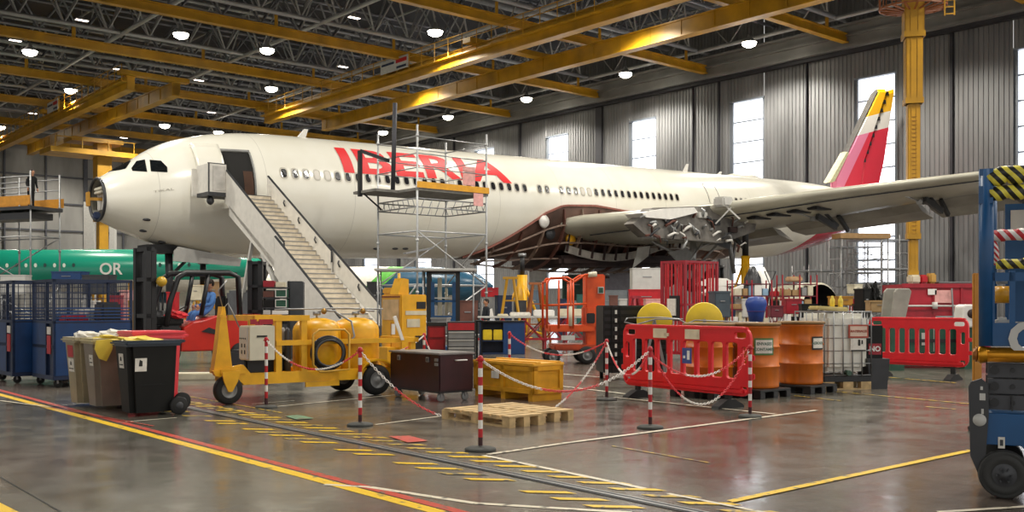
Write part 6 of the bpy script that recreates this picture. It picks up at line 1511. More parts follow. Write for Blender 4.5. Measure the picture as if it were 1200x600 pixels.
def wraptape(name, pts, r, ca, cb, pitch=0.13):
    mm = mat('tape_'+name, 'FFFFFF', 0.4, dirt=0)
    nt = mm.node_tree; b = nt.nodes['Principled BSDF']
    tc = nt.nodes.new('ShaderNodeTexCoord'); mp = nt.nodes.new('ShaderNodeMapping'); mp.inputs['Rotation'].default_value = (0, 0.7, 0); wv = nt.nodes.new('ShaderNodeTexWave'); wv.inputs['Scale'].default_value = 0.62/pitch; wv.inputs['Distortion'].default_value = 1.2; wv.inputs['Detail'].default_value = 1
    rp = nt.nodes.new('ShaderNodeValToRGB'); rp.color_ramp.interpolation = 'CONSTANT'; rp.color_ramp.elements[0].color = rgb(ca); rp.color_ramp.elements[1].color = rgb(cb); rp.color_ramp.elements[1].position = 0.5
    nt.links.new(tc.outputs['Object'], mp.inputs[0]); nt.links.new(mp.outputs[0], wv.inputs[0]); nt.links.new(wv.outputs['Fac'], rp.inputs[0]); nt.links.new(rp.outputs[0], b.inputs['Base Color'])
    m = MB(); P = [Vector(p) for p in pts]; m.path(P, r, 14); s0 = (P[-1]-P[0]); n = int(s0.length/pitch)
    for k in range(n): c = P[0].lerp(P[-1], (k+0.5)/n); m.ball(c, r*1.02, 1.5, 1.12, 1.12, 10)
    return m.build('taped_rail', mm, t)
wraptape('a', [(bx(1158),0.04,zz(212)),(bx(1172),0.04,zz(205)),(bx(1345),0.04,zz(203))], 0.052, '1C1B18', 'E2D34C')
wraptape('b', [(bx(1160),0.04,zz(229)),(bx(1176),0.04,zz(227)),(bx(1345),0.04,zz(228))], 0.052, '1C1B18', 'E2D34C')
wraptape('c', [(bx(1164),0.3,zz(275)),(bx(1345),0.3,zz(268))], 0.045, 'C4262E', 'EDE6E0')
wraptape('d', [(bx(1169),0.35,zz(309)),(bx(1345),0.35,zz(303))], 0.04, '1C1B18', 'E2D34C')
wraptape('e', [(bx(1164),0.3,zz(275)),(bx(1169),0.32,zz(292)),(bx(1170),0.35,zz(309))], 0.022, 'C4262E', 'EDE6E0', 0.06)
m = MB(); m.box(bx(1162),bx(1345),0.06,0.80,zz(400),zz(392)); m.build('platform_floor', DGR, t)
for yy in (0.05, 0.85):
    m = MB(); m.lathe([(0,-0.06),(0.175,-0.06),(0.19,0),(0.175,0.06),(0,0.06)], (0,0,0), 28, 'y'); m.xf(Matrix.Translation((1.6,yy,0.19))); m.build('wheel', mat('grey_rubber', '333331'), t)
for xx, yy in ((1.87,0.05),(1.87,0.78),(0.1,0.78)): m = MB(); m.tube((xx,yy,zz(405)),(xx,yy,zz(200)),0.04,12); m.build('corner_post', BLUEL, t)
# orange strip post beyond the lift
C = AT(1146, 12, 0); t = thing('orange_post', 'narrow orange-yellow upright board just left of the scissor lift', 'post', (C.x,C.y,0), 0)
m = MB(); m.rbox(-0.05,0.05,0,0.05,0.05,ZP(320,12),0.01); m.build('board', mat('orange_board', 'C8862A', 0.5), t); m = MB(); m.rbox(-0.06,0.10,-0.05,0.15,0,0.05,0.01); m.build('base', RUB, t)
# ============================================================ MIDDLE GROUND
def simple(name, label, cat_, px0, px1, ptop, Y, m_, pbot=None, depth=0.6, ang=4, r=0.02, group=None, parts=None):
    a = math.radians(ang); z0 = ZP(pbot, Y) if pbot else 0.0; C = AT(px0, Y, z0); L = ((px1-CX)/F*C.y-C.x)/(math.cos(a)-(px1-CX)/F*math.sin(a)); H = ZP(ptop, Y)-z0
    t = thing(name, label, cat_, C, a, group); m = MB(); m.rbox(0, L, 0, depth, 0, H, r); m.build('body', m_, t)
    return t, L, depth, H
def legs(t, L, D, z0, r=0.02, m_=GAL):
    for x in (0.05, L-0.05):
        for y in (0.05, D-0.05): m = MB(); m.tube((x,y,-z0),(x,y,0),r,6); m.build('leg', m_, t)
# orange boom lift
C = AT(640, 25.5, 0); t = thing('mast_lift', 'orange mast lift with a tube basket and a small dark screen', 'lift', C, 0.10)
X = lambda px: (px-CX)/F*25.5 - C.x
z_ = lambda py: ZP(py, 25.5)
m = MB(); m.rbox(X(688), X(711), 0.1, 0.6, z_(415), z_(321), 0.03); m.build('mast', ORG, t)
m = MB(); m.rbox(X(702), X(709), 0.04, 0.1, z_(344), z_(336), 0.005); m.use(1); m.box(X(703),X(708),0.03,0.04,z_(343),z_(337)); m.build('screen', [LGR, GRN], t)
m = MB(); m.rbox(X(644), X(698), 0, 0.9, z_(389), z_(381), 0.02); m.rbox(X(688),X(713),0,0.8,z_(381)-0.05,z_(360),0.02) ; m.build('basket_floor', ORG, t)
m = MB()
def rl(px, a, b): m.tube((X(px),0.0,z_(a)),(X(px),0.0,z_(b)),0.028,8)
for px in (641, 655, 669, 672): rl(px, 385, 328)
for yy in (0.0, 0.85):
    m.path([(X(641),yy,z_(383)),(X(641),yy,z_(332)),(X(645),yy,z_(326)),(X(665),yy,z_(325)),(X(674),yy,z_(330)),(X(686),yy,z_(322)),(X(700),yy,z_(321))], 0.03, 8)
    m.tube((X(641),yy,z_(358)),(X(688),yy,z_(356)),0.026,8)
for px in (641, 672): m.tube((X(px),0,z_(330)),(X(px),0.85,z_(330)),0.026,8); m.tube((X(px),0.85,z_(330)),(X(px),0.85,z_(385)),0.026,8)
m.build('basket_rail', ORG, t)
m = MB(); m.tube((X(690),0.0,z_(322)),(X(700),0.0,z_(321)),0.07,12); m.build('cream_roll', CRM, t)
m = MB(); m.tube((X(713),0.3,z_(323)),(X(718),0.3,z_(323)),0.06,12); m.build('black_knob', BLK, t)
m = MB(); m.rbox(X(688),X(698),-0.03,0.04,z_(379),z_(367),0.02); m.build('control_pad', BLK2, t)
m = MB(); m.rbox(X(650),X(700),0.0,1.1,0.35,z_(404),0.03); m.build('base', mat('dark_orange', 'B5431A', 0.45, dirt=0.2), t)
m = MB(); m.box(X(658),X(674),-0.012,0,0.62,0.74); m.build('base_decal', LGR, t)
wheel(t, X(648), 0.0, 0.19, 0.16); wheel(t, X(688), -0.05, 0.23, 0.18); wheel(t, X(650), 1.0, 0.19, 0.16); wheel(t, X(690), 1.0, 0.23, 0.18)
m = MB(); m.tube((X(669),0.02,z_(382)),(X(669),0.02,z_(359)),0.055,12); m.build('cream_cylinder', CRM, t)
# black perforated cage unit
C, a, Lv, Lu, H = corner(707, 446, 704, 775, 358, 6)
t = thing('black_rack_unit', 'black slatted transport rack with a dashed white strip, left of the red barrier', 'rack', C, a)
m = MB(); Lv = 1.3; m.rbox(0, Lv, 0, 0.8, 0.15, H, 0.02); m.build('body', BLK2, t)
m = MB()
for k in range(9): m.box(0.02, Lv-0.02, -0.02, 0, 0.3+k*0.14, 0.36+k*0.14)
m.box(0.16,0.18,-0.03,0,0.15,H); m.box(0.33,0.35,-0.03,0,0.15,H); m.build('slat_panel', BLK, t)
m = MB()
for k in range(7): m.box(0.235, 0.275, -0.03, 0, 0.32+k*0.17, 0.40+k*0.17)
m.build('dashed_stripe', WHT, t)
for x in (0.1, Lv-0.1):
    for y in (0.1, 0.7): m = MB(); m.tube((x,y,0),(x,y,0.15),0.04,8); m.build('foot', BLK, t)
# red cage
O = AT(803, 27, 0); kv = (840-CX)/F; Lv = (kv*O.y-O.x)/(VX-kv*VY); kl = (776-CX)/F; Lu = (O.x-kl*O.y)/(VY+kl*VX); H = ZP(305, 27)
t = thing('red_bar_cage', 'tall red vertical-bar cage trolley with a paper notice', 'cage', O, A0)
m = MB()
for x, y in ((0,0),(Lv,0),(0,Lu),(Lv,Lu)): m.bar((x,y,0.1),(x,y,H),0.07)
for z in (0.2, H*0.56, H-0.03):
    m.bar((0,0,z),(Lv,0,z),0.06); m.bar((0,Lu,z),(Lv,Lu,z),0.06); m.bar((0,0,z),(0,Lu,z),0.06); m.bar((Lv,0,z),(Lv,Lu,z),0.06)
m.build('frame', DRED, t)
m = MB()
for i in range(1,7):
    x = Lv*i/7; y = Lu*i/7
    m.bar((x,0,0.2),(x,0,H),0.035); m.bar((x,Lu,0.2),(x,Lu,H),0.035); m.bar((0,y,0.2),(0,y,H),0.035); m.bar((Lv,y,0.2),(Lv,y,H),0.035)
m.build('bar_grid', RED, t)
m = MB(); m.box(-0.08,-0.04,Lu*0.35,Lu*0.7,H*0.45,H*0.62); m.use(1); m.box(-0.04,-0.02,Lu*0.2,Lu*0.65,H*0.40,H*0.65); m.build('notice', [PAPER, BLK2], t)
castors(t, ((0.1,0.1),(Lv-0.1,0.1),(0.1,Lu-0.1),(Lv-0.1,Lu-0.1)), 0.06)
# yellow reels on a stand
for k, (px, Y, lab) in enumerate(((767, 19.6, 'yellow disc of a cable reel behind the left part of the red barrier'), (825, 19.2, 'yellow disc of a cable reel behind the red barrier, next to the orange drums'))):
    C = AT(px, Y, 0); t = thing('cable_reel', lab, 'cable reel', C, -0.15, 'yellow cable reels'); r = 0.33; zc = ZP(374, Y) - 0.02
    m = MB()
    for y in (-0.22, 0.22): m.lathe([(0,-0.02),(r,-0.02),(r+0.015,0),(r,0.02),(0,0.02)], (0,0,0), 36, 'y'); m.v[-5*36:] = [(p[0], p[1]+y, p[2]+zc) for p in m.v[-5*36:]]
    m.build('flange', mat('reel_yellow', 'E2C22A', 0.45, dirt=0.08), t)
    m = MB(); m.tube((0,-0.2,zc),(0,0.2,zc),0.17,20); m.build('wound_cable', DGR, t)
    m = MB(); m.bar((-0.25,-0.3,0),(0,-0.3,zc),0.05); m.bar((0.25,-0.3,0),(0,-0.3,zc),0.05); m.bar((-0.25,0.3,0),(0,0.3,zc),0.05); m.bar((0.25,0.3,0),(0,0.3,zc),0.05); m.tube((0,-0.32,zc),(0,0.32,zc),0.03,8); m.build('stand', GAL, t)
C = AT(735, 17.5, 0); t = thing('tube_loop', 'bent grey tube rail with rounded ends behind the top of the red barrier', 'rail', C, 0.0)
zt = ZP(374, 17.5); m = MB(); m.path([(0.0,0,zt+0.02),(-0.05,0,zt-0.05),(0.15,0,zt-0.10),(0.5,0.0,zt+0.0),(0.9,0,zt+0.0),(1.05,0,zt-0.08),(1.2,0,zt-0.02),(2.3,0,zt-0.06)], 0.014, 6)
for x in (0.15, 2.2): m.tube((x,0,0),(x,0,zt-0.1),0.014,6)
m.path([(0,0,zt+0.02),(0.6,0.1,zt+0.03),(1.0,0.1,zt+0.0)],0.012,6); m.build('tube', GAL, t)
# long bench with cream parts on red trestles
C = AT(560, 33, 0); t = thing('long_bench', 'long bench of cream boards on crossed red trestles', 'bench', C, 0.05); zb = ZP(371, 33)
L = 3.9; m = MB(); m.rbox(0, L, 0, 1.0, zb-0.05, zb, 0.01); m.build('top', LGR, t)
for i in range(6):
    x = 0.15+i*0.7; m = MB()
    for y in (0.05, 0.95): m.bar((x,y,0),(x,y,zb-0.05),0.06); m.bar((x,y,0.3),(x+0.68 if i<5 else x,y,zb-0.1),0.04); m.bar((x,y,zb-0.1),(x+0.68 if i<5 else x,y,0.3),0.04)
    m.build('trestle', DRED, t)
m = MB(); m.box(0,L+1.5,0,0.05,0.35,0.42); m.build('rail', DRED, t)
for i,(px0,px1,pt,mm,lab) in enumerate(((583,596,368,CRM,'small cream block near the bench end'),(598,622,366,PAPER,'long pale plank bundle in the middle of the bench'),(626,650,363,WHT,'stack of white sheets on the long bench'),(655,690,362,CRM,'cream plank stack behind the orange lift basket'))):
    simple('board_stack', lab, 'boards', px0, px1, pt, 33.3, mm, 371, 0.5, 3, 0.03)
# blobs of small stock: individually placed boxes & bins beyond
random.seed(11)
stock = [
 (536,560,352,388,34,BRWN,'dark brown crate behind the blue lift cage'),(564,584,337,348,44,RED,'red box high beyond the standing person'),(583,600,346,384,42,NAVY,'navy bin beside the standing person'),
 (603,617,352,392,45,DGR,'dark grey cabinet beyond the long bench'),(618,633,340,372,47,mat('blue_grey2','56687A',0.5),'blue-grey locker under the belly jack'),(741,776,314,341,45,LGR,'light grey panelled unit with two small holes, under the wing'),(737,778,339,362,44,RED,'long red box below the light grey panelled unit'),
 (757,778,350,366,40,PINK,'pale pink carton beside the red bar cage'),(838,856,341,372,26,mat('slate','47535C',0.5),'slate grey tall bin right of the red bar cage'),
 (870,884,350,372,33,LGR,'light grey carton on the cluttered bench'),(903,918,358,372,30,mat('maroon_box','6E2430',0.5),'maroon carton beside the blue tub'),(921,940,350,368,31.5,DRED,'dark red carton in the rack row'),
 (940,958,356,374,30,BLK,'black case at the rack row end'),(700,712,392,420,27,BLK2,'black case behind the orange lift mast'),
 (1012,1020,338,372,28.6,BLK,'black box under the black bags'),(1020,1043,352,366,26,mat('tan_box','A8875A',0.6),'tan carton below the black bags'),(982,1000,347,358,31,mat('amber_box','B5812E',0.5),'amber wooden tray behind the white tank'),
 (1001,1011,333,344,45,CRM,'cream carton beside the engine cowl opening'),(620,640,318,348,62,mat('far_white','D8D8D6',0.5),'pale far-off cabinet below the belly, first'),
 (660,690,322,352,64,mat('far_green','3E5C50',0.5),'dark green far-off machine behind the lift basket'),(696,735,340,372,50,mat('far_grey','7E8488',0.5),'grey cabinet beyond the orange mast'),
 (505,523,372,379,26,GRY,'grey tray lying on the red cupboard'),(0,30,322,345,40,LGR,'pale grey far unit behind the cage trolleys'),(60,95,318,333,38,BLUE,'blue locker beyond the cage trolleys'),(96,128,322,345,36,DGR,'dark grey trolley box beyond the cage trolleys'),
 (150,165,352,392,30,mat('ochre','B5892E',0.5),'ochre steel case left of the forklift mast'),(140,150,340,380,34,PINK,'pale pink cabinet left of the ochre case'),
 (195,204,342,372,33,RED,'red cabinet seen under the forklift guard'),(222,236,334,352,36,CRM,'cream cabinet seen through the forklift cab'),(240,258,330,356,38,mat('tan2','9A7A55',0.6),'tan crate seen through the rear of the cab'),
 (411,427,343,378,42,mat('ochre2','C2932E',0.5),'ochre frame box behind the stairs foot'),(430,446,330,372,44,DGR,'dark grey cabinet behind the stairs foot'),
]
for px0, px1, pt, pb, Y, mm, lab in stock:
    nm = 'storage_case' if 'case' in lab or 'carton' in lab or 'box' in lab else 'storage_cabinet'
    if pb and ZP(pb, Y) < 0.15: pb = None
    zb = ZP(pb, Y) if pb else 0.0; t, L, D, H = simple(nm, lab, 'case' if nm == 'storage_case' else 'cabinet', px0, px1, pt, Y, mm, pb, 0.6, random.uniform(-8, 14), 0.02)
    m = MB(); m.rbox(-0.015, L+0.015, -0.015, D+0.015, H-0.05, H, 0.008); m.build('lid', mm, t)
    m = MB(); m.box(L*0.35, L*0.65, -0.02, 0, H*0.6, H*0.64); m.build('handle', GAL, t)
    if zb > 0.1: legs(t, L, D, zb-0.0)

# more floor-standing clutter between the big units
more = [
 (150,158,330,38,mat('ochre','B5892E'),'ochre upright frame box left of the forklift mast, farther back'),(128,140,346,33,DRED,'dark red low box beyond the cage trolleys'),(96,110,352,30,LGR,'pale box beyond the nearest cage trolley'),
 (405,412,352,46,GRY,'slim grey locker far behind the stairs foot'),(556,563,336,52,DGR,'slim dark locker beyond the blue lift cage'),(590,600,352,56,CRM,'cream locker far beyond the long bench'),
 (633,642,346,58,mat('ochre2','C2932E'),'ochre locker beyond the orange lift rails'),(655,664,350,50,NAVY,'navy case seen through the orange lift rails'),(676,686,345,52,mat('teal_case','2F6A62',0.5),'teal case seen beside the orange mast'),
 (714,724,346,42,BRWN,'brown case behind the black rack unit'),(726,735,350,38,LGR,'pale case behind the black rack unit'),(858,868,356,40,NAVY,'navy case beyond the slate bin'),(908,916,350,42,mat('tan_box','A8875A'),'tan case beyond the rack row gap'),
 (1000,1008,350,38,DRED,'dark red case beside the black bags'),(1046,1054,350,44,GRY,'grey case beyond the leaning shells'),(700,708,360,36,RED,'red case beside the orange mast'),(480,490,338,46,GRN,'green locker beyond the yellow cabinet'),(462,470,334,48,mat('tan2','9A7A55'),'tan locker beyond the yellow cabinet')]
for px0, px1, pt, Y, mm, lab in more:
    t, L, D, H = simple('storage_locker', lab, 'locker', px0, px1, pt, Y, mm, None, 0.5, random.uniform(-10, 15), 0.02)
    m = MB(); m.rbox(-0.02, L+0.02, -0.02, D+0.02, H-0.06, H, 0.01); m.build('lid', mm, t)
    m = MB(); m.box(L*0.1, L*0.9, -0.015, 0, H*0.5, H*0.52); m.box(L*0.75, L*0.82, -0.03, 0, H*0.56, H*0.66); m.build('handle', GAL, t)
for k,(px, Y, H, mm, lab) in enumerate(((598,40,2.6,YELC,'yellow A-frame stand left of the belly jack'),(628,41,2.4,mat('rusty_orange','9A5A2E'),'rusty A-frame stand right of the belly jack'),(842,44,2.3,YELC,'yellow A-frame stand between the red cage and wing jack'),(745,36,1.8,DRED,'dark red A-frame stand below the light grey unit'),(112,37,2.2,YELC,'yellow A-frame stand beyond the cage trolleys'))):
    C = AT(px, Y, 0); t = thing('trestle_stand', lab, 'stand', C, 0.3*k)
    for s in (-0.5, 0.5):
        m = MB(); m.bar((s,-0.4,0),(s*0.25,0,H),0.08); m.bar((s,0.4,0),(s*0.25,0,H),0.08); m.bar((s*0.8,-0.3,H*0.3),(s*0.8,0.3,H*0.3),0.05); m.build('leg', mm, t)
    for hh, ww in ((0.3,0.45),(0.65,0.3),(1,0.3)): m = MB(); m.bar((-ww,0,H*hh),(ww,0,H*hh),0.06 if hh < 1 else 0.1); m.build('crossbar', mm, t)
# blue tub
C = AT(886, 29, 0); z0 = ZP(377, 29); t = thing('blue_tub', 'round blue plastic tub standing on the cluttered bench behind the drums', 'tub', (C.x,C.y,z0), 0)
m = MB(); m.lathe([(0,0),(0.2,0),(0.24,0.25),(0.31,0.50),(0.29,0.62),(0.2,0.72),(0,0.74)], n=24); m.build('body', mat('tub_blue', '1F3F8C', 0.45), t)
m = MB(); m.lathe([(0.24,0.28),(0.27,0.30),(0.24,0.33)], n=24); m.build('band', mat('tub_band', '4A2A6A', 0.5), t)
m = MB(); m.tube((0,0,-z0),(0,0,0),0.18,12); m.build('stand', DRED, t)
# rack row
for i,(px0,px1,pt,Y,lab) in enumerate(((858,905,328,33,'maroon shelving rack carrying bright parts, by the blue tub'),(917,958,322,33.5,'dark red shelving rack with cartons, before the engine cowl'),(905,925,338,36,'low red rack between the two taller ones'))):
    C = AT(px0, Y, 0); L = (px1-px0)/F*Y; H = ZP(pt, Y); t = thing('shelving_rack', lab, 'rack', C, 0.05, 'red shelving racks')
    m = MB()
    for x in (0, L*0.5, L):
        for y in (0, 0.6): m.bar((x,y,0),(x,y,H),0.04)
    m.build('upright', DRED, t)
    for z in (0.4, 0.9, 1.35, 1.8, 2.2):
        if z < H: m = MB(); m.box(0,L,0,0.6,z,z+0.03); m.build('shelf', mat('shelf_maroon', '6A2430', 0.5), t)
    n = 0; words = ['white','tan','dark','cream','grey','red','pale blue']; cols = [WHT, mat('tan_box','A8875A'), BLK, CRM, GRY, RED, mat('pale_blue', '8FB0C8', 0.5)]
    for z in (0.93, 1.38, 1.83):
        x = 0.06
        while x < L-0.25 and z < H-0.2:
            wd = random.uniform(0.15,0.32); hh = random.uniform(0.15,0.36); k = random.randrange(7)
            o = MB().rbox(0,wd,0,0.45,0,hh,0.015).build('parts_box', cols[k]); o.location = C + Vector((x,0.05,z)); o.rotation_euler=(0,0,0.05)
            tag(o, words[k]+' parts box on the '+({0.93:'lowest loaded',1.38:'middle',1.83:'top'}[z])+' shelf of the '+['maroon','dark red','low red'][i]+' rack', 'box', 'parts boxes on the red racks'); x += wd+0.03
# tan pack on rack
simple('wrapped_pack', 'tan wrapped pack with a pale crown on top of the dark red rack', 'pack', 926, 941, 324, 33.5, mat('tan_wrap','C2A078',0.7), 330, 0.5, 5, 0.04)
# engine cowl half with dark opening
C = AT(962, 50, 0); t = thing('engine_cowl', 'white engine cowl lying with its dark open end towards the camera', 'engine cowl', (C.x,C.y,0), 0.55)
m = MB(); R_ = 1.5; zc = 1.15
m.lathe([(R_*0.75,-2.8),(R_*0.93,-1.4),(R_,0.0),(R_*1.0,0.9),(R_*0.93,1.0)], (0,0,0), 32, 'y', True); m.xf(Matrix.Translation((0,1.0,zc)) @ Matrix.Scale(-1, 4, (0,1,0))); m.build('shell', mat('cowl_cream', 'DDD8C0', 0.35), t)
m = MB(); m.lathe([(R_*0.92,-1.0),(R_*0.85,-0.6),(R_*0.80,1.0),(0.0,1.2)], (0,0,0), 32, 'y'); m.xf(Matrix.Translation((0,1.0,zc))); m.build('inlet', BLK2, t)
for k in range(10):
    m = MB(); m.path([(random.uniform(-1,1), 0.0+random.uniform(-0.2,0.2), random.uniform(0.3,1.6)) for _ in range(4)], 0.05, 6); m.build('pipe', DGR if k % 2 else GAL, t)
for x in (-0.9, 0.9): m = MB(); m.bar((x,0.5,0),(x,0.5,0.4),0.15); m.bar((x,2.6,0),(x,2.6,0.5),0.15); m.build('cradle_leg', DRED, t)
# white composite panels on stands below the wing
for i,(px0,px1,pt,Y,lab) in enumerate(((820,862,324,48,'long white composite panel on stands, behind the red bar cage'),(862,908,331,46,'white composite panel with a drooping edge, right of the wing jack'),(828,858,335,38,'flat white wing part lying over the slate bin'))):
    C = AT(px0, Y, 0); L = (px1-px0)/F*Y; z = ZP(pt+9, Y); t = thing('composite_panel', lab, 'aircraft panel', C, -0.05, 'white composite panels')
    m = MB(); m.prism([(0,0.05),(L*0.3,0.30),(L*0.75,0.28),(L,0.05),(L*0.95,-0.08),(0.1,-0.08)], 1.5, (0,1.5,z), (1,0,0), (0,0,1)); m.build('panel', WHT, t)
    for x in (0.15, L-0.25):
        m = MB(); m.bar((x,0.1,0),(x,0.1,z-0.08),0.06); m.bar((x,1.4,0),(x,1.4,z-0.08),0.06); m.build('stand_leg', DGR, t)
C = AT(896, 40, 0); t = thing('black_trestle', 'small black A-shaped trestle beside the white panels', 'trestle', C, 0)
m = MB(); z = ZP(318, 40); m.path([(0,0,z),(0.45,0,z),(0.22,0,z-0.55)], 0.035, 6, True); m.bar((0.22,0,0),(0.22,0,z-0.55),0.05); m.bar((0,0.3,0),(0.22,0,z-0.5),0.05); m.build('frame', BLK2, t)
for k, px in enumerate((882, 893)):
    C = AT(px, 42+k, 0); t = thing('covered_stand', ['dark hooded stand with white skirt beside the wing jack','white hooded stand next to the dark one'][k], 'stand', C, 0)
    z = ZP(312, 42); m = MB(); m.lathe([(0.45,0),(0.42,z-1.3),(0.35,z-0.5),(0.1,z),(0,z)], n=14); m.build('cover', BLK2 if k == 0 else WHT, t)
# black bags pile
C = AT(1026, 30, 0); z = ZP(356, 30)
t, L_, D_, H_ = simple('bag_table', 'low black table carrying the black bags behind the white tank', 'table', 1010, 1048, 356, 30, BLK2, 359, 0.9, 0, 0.01); legs(t, L_, D_, ZP(359, 30), 0.03, BLK2)
for k,(px,py,sx,sz_) in enumerate(((1017,342,0.14,0.38),(1025,340,0.12,0.42),(1033,347,0.22,0.22),(1042,351,0.16,0.14))):
    P_ = AT(px, 30.3, ZP(356,30)+sz_*0.5); blob('black_bag', ['upright black bag at the left of the pile','tall upright black bag beside the leftmost one','slumped black bag in the middle of the pile','small black bag at the pile end by the grey plastic sheet'][k], 'bag', P_, sx, 0.18, sz_, BLK, 20+k)
# grey tilted seat shells
for k,(px,Y) in enumerate(((1042,23.5),(1054,23.0))):
    C = AT(px, Y, 0); t = thing('plastic_shell', ['grey plastic shell panel leaning behind another','translucent grey plastic shell panel leaning before the red container'][k], 'panel', C, 0.1); z0 = ZP(374,Y); z1 = ZP(338,Y)
    m = MB(); P_ = [(-0.22,z0),(-0.15,z1-0.08),(-0.08,z1),(0.22,z1),(0.27,z1-0.07),(0.12,z0)]; m.prism(P_, 0.06, (0,0,0), (1,0,0), (0,0,1)); bvl(m.build('panel', mat('shell_grey', 'A09C90', 0.35), t), 0.02)
    m = MB(); m.box(-0.2,0.12,0,0.5,0,z0); m.build('support', GRN, t)
# red container
C = AT(1058, 33, 0); L = (1160-1058)/F*33; H = ZP(333, 33); t = thing('red_container', 'large dark red open-top steel container with a white pipe along it', 'container', C, 0.0)
m = MB(); m.box(0,L,0,0.06,0.15,H); m.box(0,L,1.8,1.86,0.15,H); m.box(0,0.06,0,1.86,0.15,H); m.box(L-0.06,L,0,1.86,0.15,H); m.box(0,L,0,1.86,0.1,0.2); m.build('body', mat('container_red', 'A81C2C', 0.5, dirt=0.2, scale=1.5), t)
m = MB(); m.box(-0.04,L+0.04,-0.05,0.0,H-0.12,H+0.02)
for x in (0, L*0.34, L*0.66, L-0.08): m.box(x,x+0.08,-0.04,0,0.1,H)
m.box(L*0.0,L,-0.03,0,0.9,1.35) ; m.build('frame', DRED, t)
m = MB(); m.tube((-0.3,-0.12,ZP(358.5,33)),(L*0.6,-0.12,ZP(358.5,33)),0.035,8); m.tube((L*0.35,-0.12,ZP(362,33)),(L*0.35,-0.12,ZP(354,33)),0.09,10); m.build('pipe', LGR, t)
m = MB(); m.box(L*0.28,L*0.38,-0.06,-0.04,H-0.35,H-0.16); m.build('label_plate', WHT, t); m = MB(); m.box(L*0.36,L*0.56,-0.06,-0.04,H-0.62,H-0.20); m.build('tan_plate', PINK, t)
m = MB(); m.bar((L*0.36,-0.14,ZP(371,33)),(L*0.58,-0.14,ZP(371,33)),0.05); m.bar((L*0.56,-0.14,ZP(371,33)),(L*0.54,-0.14,ZP(338,33)),0.04); m.build('grey_frame', GAL, t)
for k,(px0,px1,pt,mm,lab) in enumerate(((1068,1080,322,CRM,'cream hood lying on the red container rim'),(1079,1088,322,RED,'small bright red box on the red container'),(1090,1098,320,mat('ochre3','C49A4A',0.6),'ochre frame part on the red container'),(1100,1140,330,GRY,'long low grey part along the red container top'))):
    zz_ = H+0.03; t2, L_, D_, H_ = simple('loose_part', lab, 'part', px0, px1, pt, 33.3, mm, HOR-(zz_-EYE)*F/33.3, 0.4, 3, 0.05)
# green machine behind second barrier
C = AT(1033, 24, 0); L = (1150-1033)/F*24; H = ZP(383, 24); t = thing('green_machine', 'dark green machine base with white labels behind the right barrier', 'machine', C, 0.0)
m = MB(); m.rbox(0,L,0,1.0,0.35,H,0.03); m.rbox(0.1,L-0.1,0.05,0.95,0.05,0.35,0.02); m.build('body', GRN, t)
m = MB(); m.box(L*0.40,L*0.47,-0.015,0,0.55,0.85); m.box(L*0.52,L*0.525,-0.015,0,0.4,H); m.use(1); m.box(0.3,L-0.2,-0.02,0,0.62,0.70); m.build('label_plate', [LGR, BLK2], t)
wheel(t, 0.3, 0.0, 0.16, 0.12); wheel(t, L-0.4, 0.0, 0.16, 0.12); wheel(t, 0.3, 0.95, 0.16, 0.12); wheel(t, L-0.4, 0.95, 0.16, 0.12)
C = AT(1133, 23.5, 0); zb = ZP(384,23.5); t = thing('white_housing', 'white rounded machine housing with a dark round opening, by the orange board', 'machine housing', (C.x,C.y,zb), 0)
m = MB(); m.prism([(-0.12,0),(-0.08,0.50),(-0.02,0.55),(0.2,0.55),(0.24,0.3),(0.40,0.1),(0.40,0)], 0.5, (0,0.5,0), (1,0,0), (0,0,1)); bvl(m.build('housing', WHT, t), 0.04)
m = MB(); m.lathe([(0,-0.01),(0.10,-0.01),(0.11,0.01)], (0,0,0), 20, 'y'); m.xf(Matrix.Translation((0.12,-0.01,0.33))); m.build('opening', BRWN2, t)
m = MB(); m.box(0,0.3,0.1,0.4,-zb,0); m.build('pedestal', GRN, t)
# green foil near mast: fire extinguishers etc skipped as unseen
# ============================================================ BACKGROUND AIRCRAFT
def tubeplane(name, label, Pn, ang, r, L, zc, m_top, m_low, zsplit, win=True, nose=None):
    t = thing(name, label, 'airplane', (Pn.x, Pn.y, 0), ang)
    m = MB(); n = 40; prof = [(0.0,0.05),(1.2,0.55),(3.0,0.85),(5.5,1.0),(L-10,1.0),(L-4,0.75),(L,0.2)]
    vs = []
    for s, f in prof:
        for i in range(n): q = 2*PI*i/n; vs.append((s, r*f*math.cos(q), zc + r*f*math.sin(q)))
    for j in range(len(prof)-1):
        for i in range(n):
            zmid = zc + r*math.sin(2*PI*(i+0.5)/n); m.use(0 if zmid > zsplit else 1)
            m.v_ = None; m.f.append([len(m.v)*0 + j*n+i, j*n+(i+1)%n, (j+1)*n+(i+1)%n, (j+1)*n+i]); m.m.append(m.mi); m.s.append(True)
    m.v = vs; m.build('fuselage', [m_top, m_low], t)
    if win:
        for k in range(int((L-16)/0.9)):
            x = 7+k*0.9
            if 11.5 < x < 17: continue
            m = MB(); m._add([(x+0.15*math.cos(q), -r*math.cos(math.asin(0.22))-0.03, zc+0.22*r+0.2*math.sin(q)) for q in [2*PI*i/10 for i in range(10)]], [list(range(10))]); m.build('cabin_window', mat('white_window', 'E8F2E4', 0.4, dirt=0) if k % 3 else mat('dark_window', '0E4038', 0.3), t)
    for x in (L*0.25, L*0.6):
        m = MB(); m.tube((x,-0.5,0.5),(x,-0.5,zc-r*0.9),0.1,8); m.tube((x,0.5,0.5),(x,0.5,zc-r*0.9),0.1,8); m.lathe([(0,-0.7),(0.5,-0.7),(0.5,0.7),(0,0.7)], (x,0,0.5), 18, 'y'); m.build('landing_gear', DGR, t)
    return t
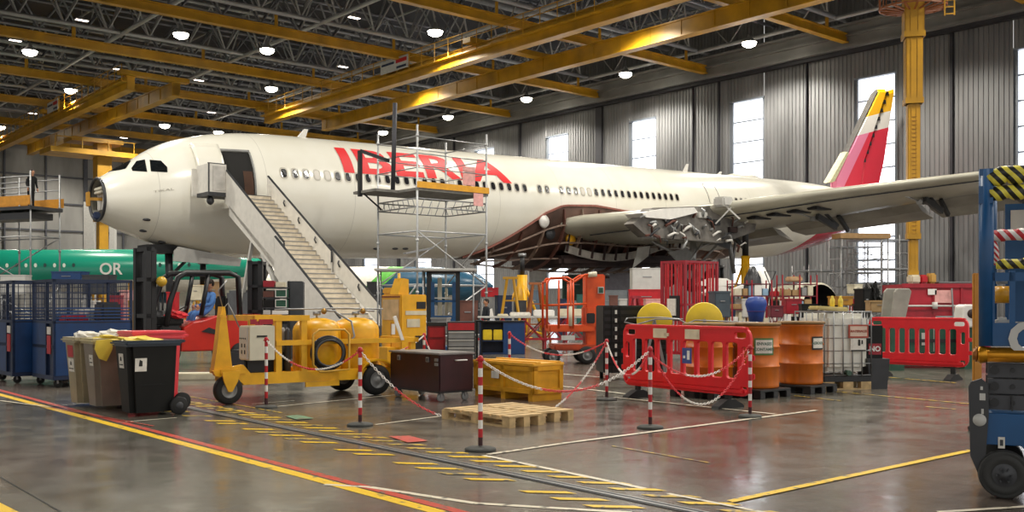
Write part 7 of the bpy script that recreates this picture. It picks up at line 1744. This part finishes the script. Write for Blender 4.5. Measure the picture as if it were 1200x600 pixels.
TEAL = mat('teal_livery', '16856C', 0.25, dirt=0.08, scale=0.3)
WL2 = mat('aircraft_white', 'DCD8CC', 0.35, dirt=0.05)
Pn = AT(318, 92, 0)
tp = tubeplane('teal_airliner', 'teal green and white airliner parked far behind the nose of the big one', Pn, PI - 0.06, 2.0, 42, 4.9-0.2, TEAL, WL2, 3.9)
# lettering on it (facing the camera: local +y side because it is turned round)
for o in [c for c in tp.children if c.name.startswith('cabin_window')]:
    for v in o.data.vertices: v.co.y = -v.co.y
lettering('lettering', 'OR', 1.5, WHT, tp, (14.3, 2.02, 4.75), (PI/2, 0, PI), 0.02, 0.02)
m = MB(); m.prism([(17,0.2),(21.5,0.5),(20.6,2.0),(20.2,2.0)], 0.4, (0,1.0,4.4), (1,0,0), (0,0,1)); m.build('winglet', LGR, tp)
Pn = AT(578, 98, 0)
BG2 = mat('blue_green_livery', '1E4C66', 0.3, dirt=0.1); 
t = tubeplane('blue_tailed_airliner', 'white airliner with a dark blue and green rear fuselage, seen beneath the belly', Pn, PI - 0.02, 1.9, 40, ZP(333, 98)-0.2, BG2, BG2, 0, False)
# green and white bands as raised sleeves
def sleeve(t, x0, x1, r, zc, m_, sl=2.0):
    m = MB(); n = 40; vs = []
    for x in (x0, x1):
        for i in range(n): q = 2*PI*i/n; vs.append((x - sl*math.sin(q), (r+0.03)*math.cos(q), zc+(r+0.03)*math.sin(q)))
    m._add(vs, [(i,(i+1)%n,n+(i+1)%n,n+i) for i in range(n)], True); return m.build('livery_band', m_, t)
zc = ZP(333, 98)-0.2
sleeve(t, 10.6, 12.2, 1.9, zc, mat('leaf_green', '58A83E', 0.35)); sleeve(t, 12.2, 29.8, 1.9, zc, WL2)
# white fairing / nacelle under main fuselage centre
C = AT(700, 60, 0)
simple('nacelle_stand', 'pale grey large panel crate far under the wing centre', 'crate', 697, 742, 312, 62, mat('pale_violet', 'A9A6B0', 0.5), None, 1.5, 4, 0.1)
# safety tape/small lights near jacks are below the photo's resolution
exec_done = True
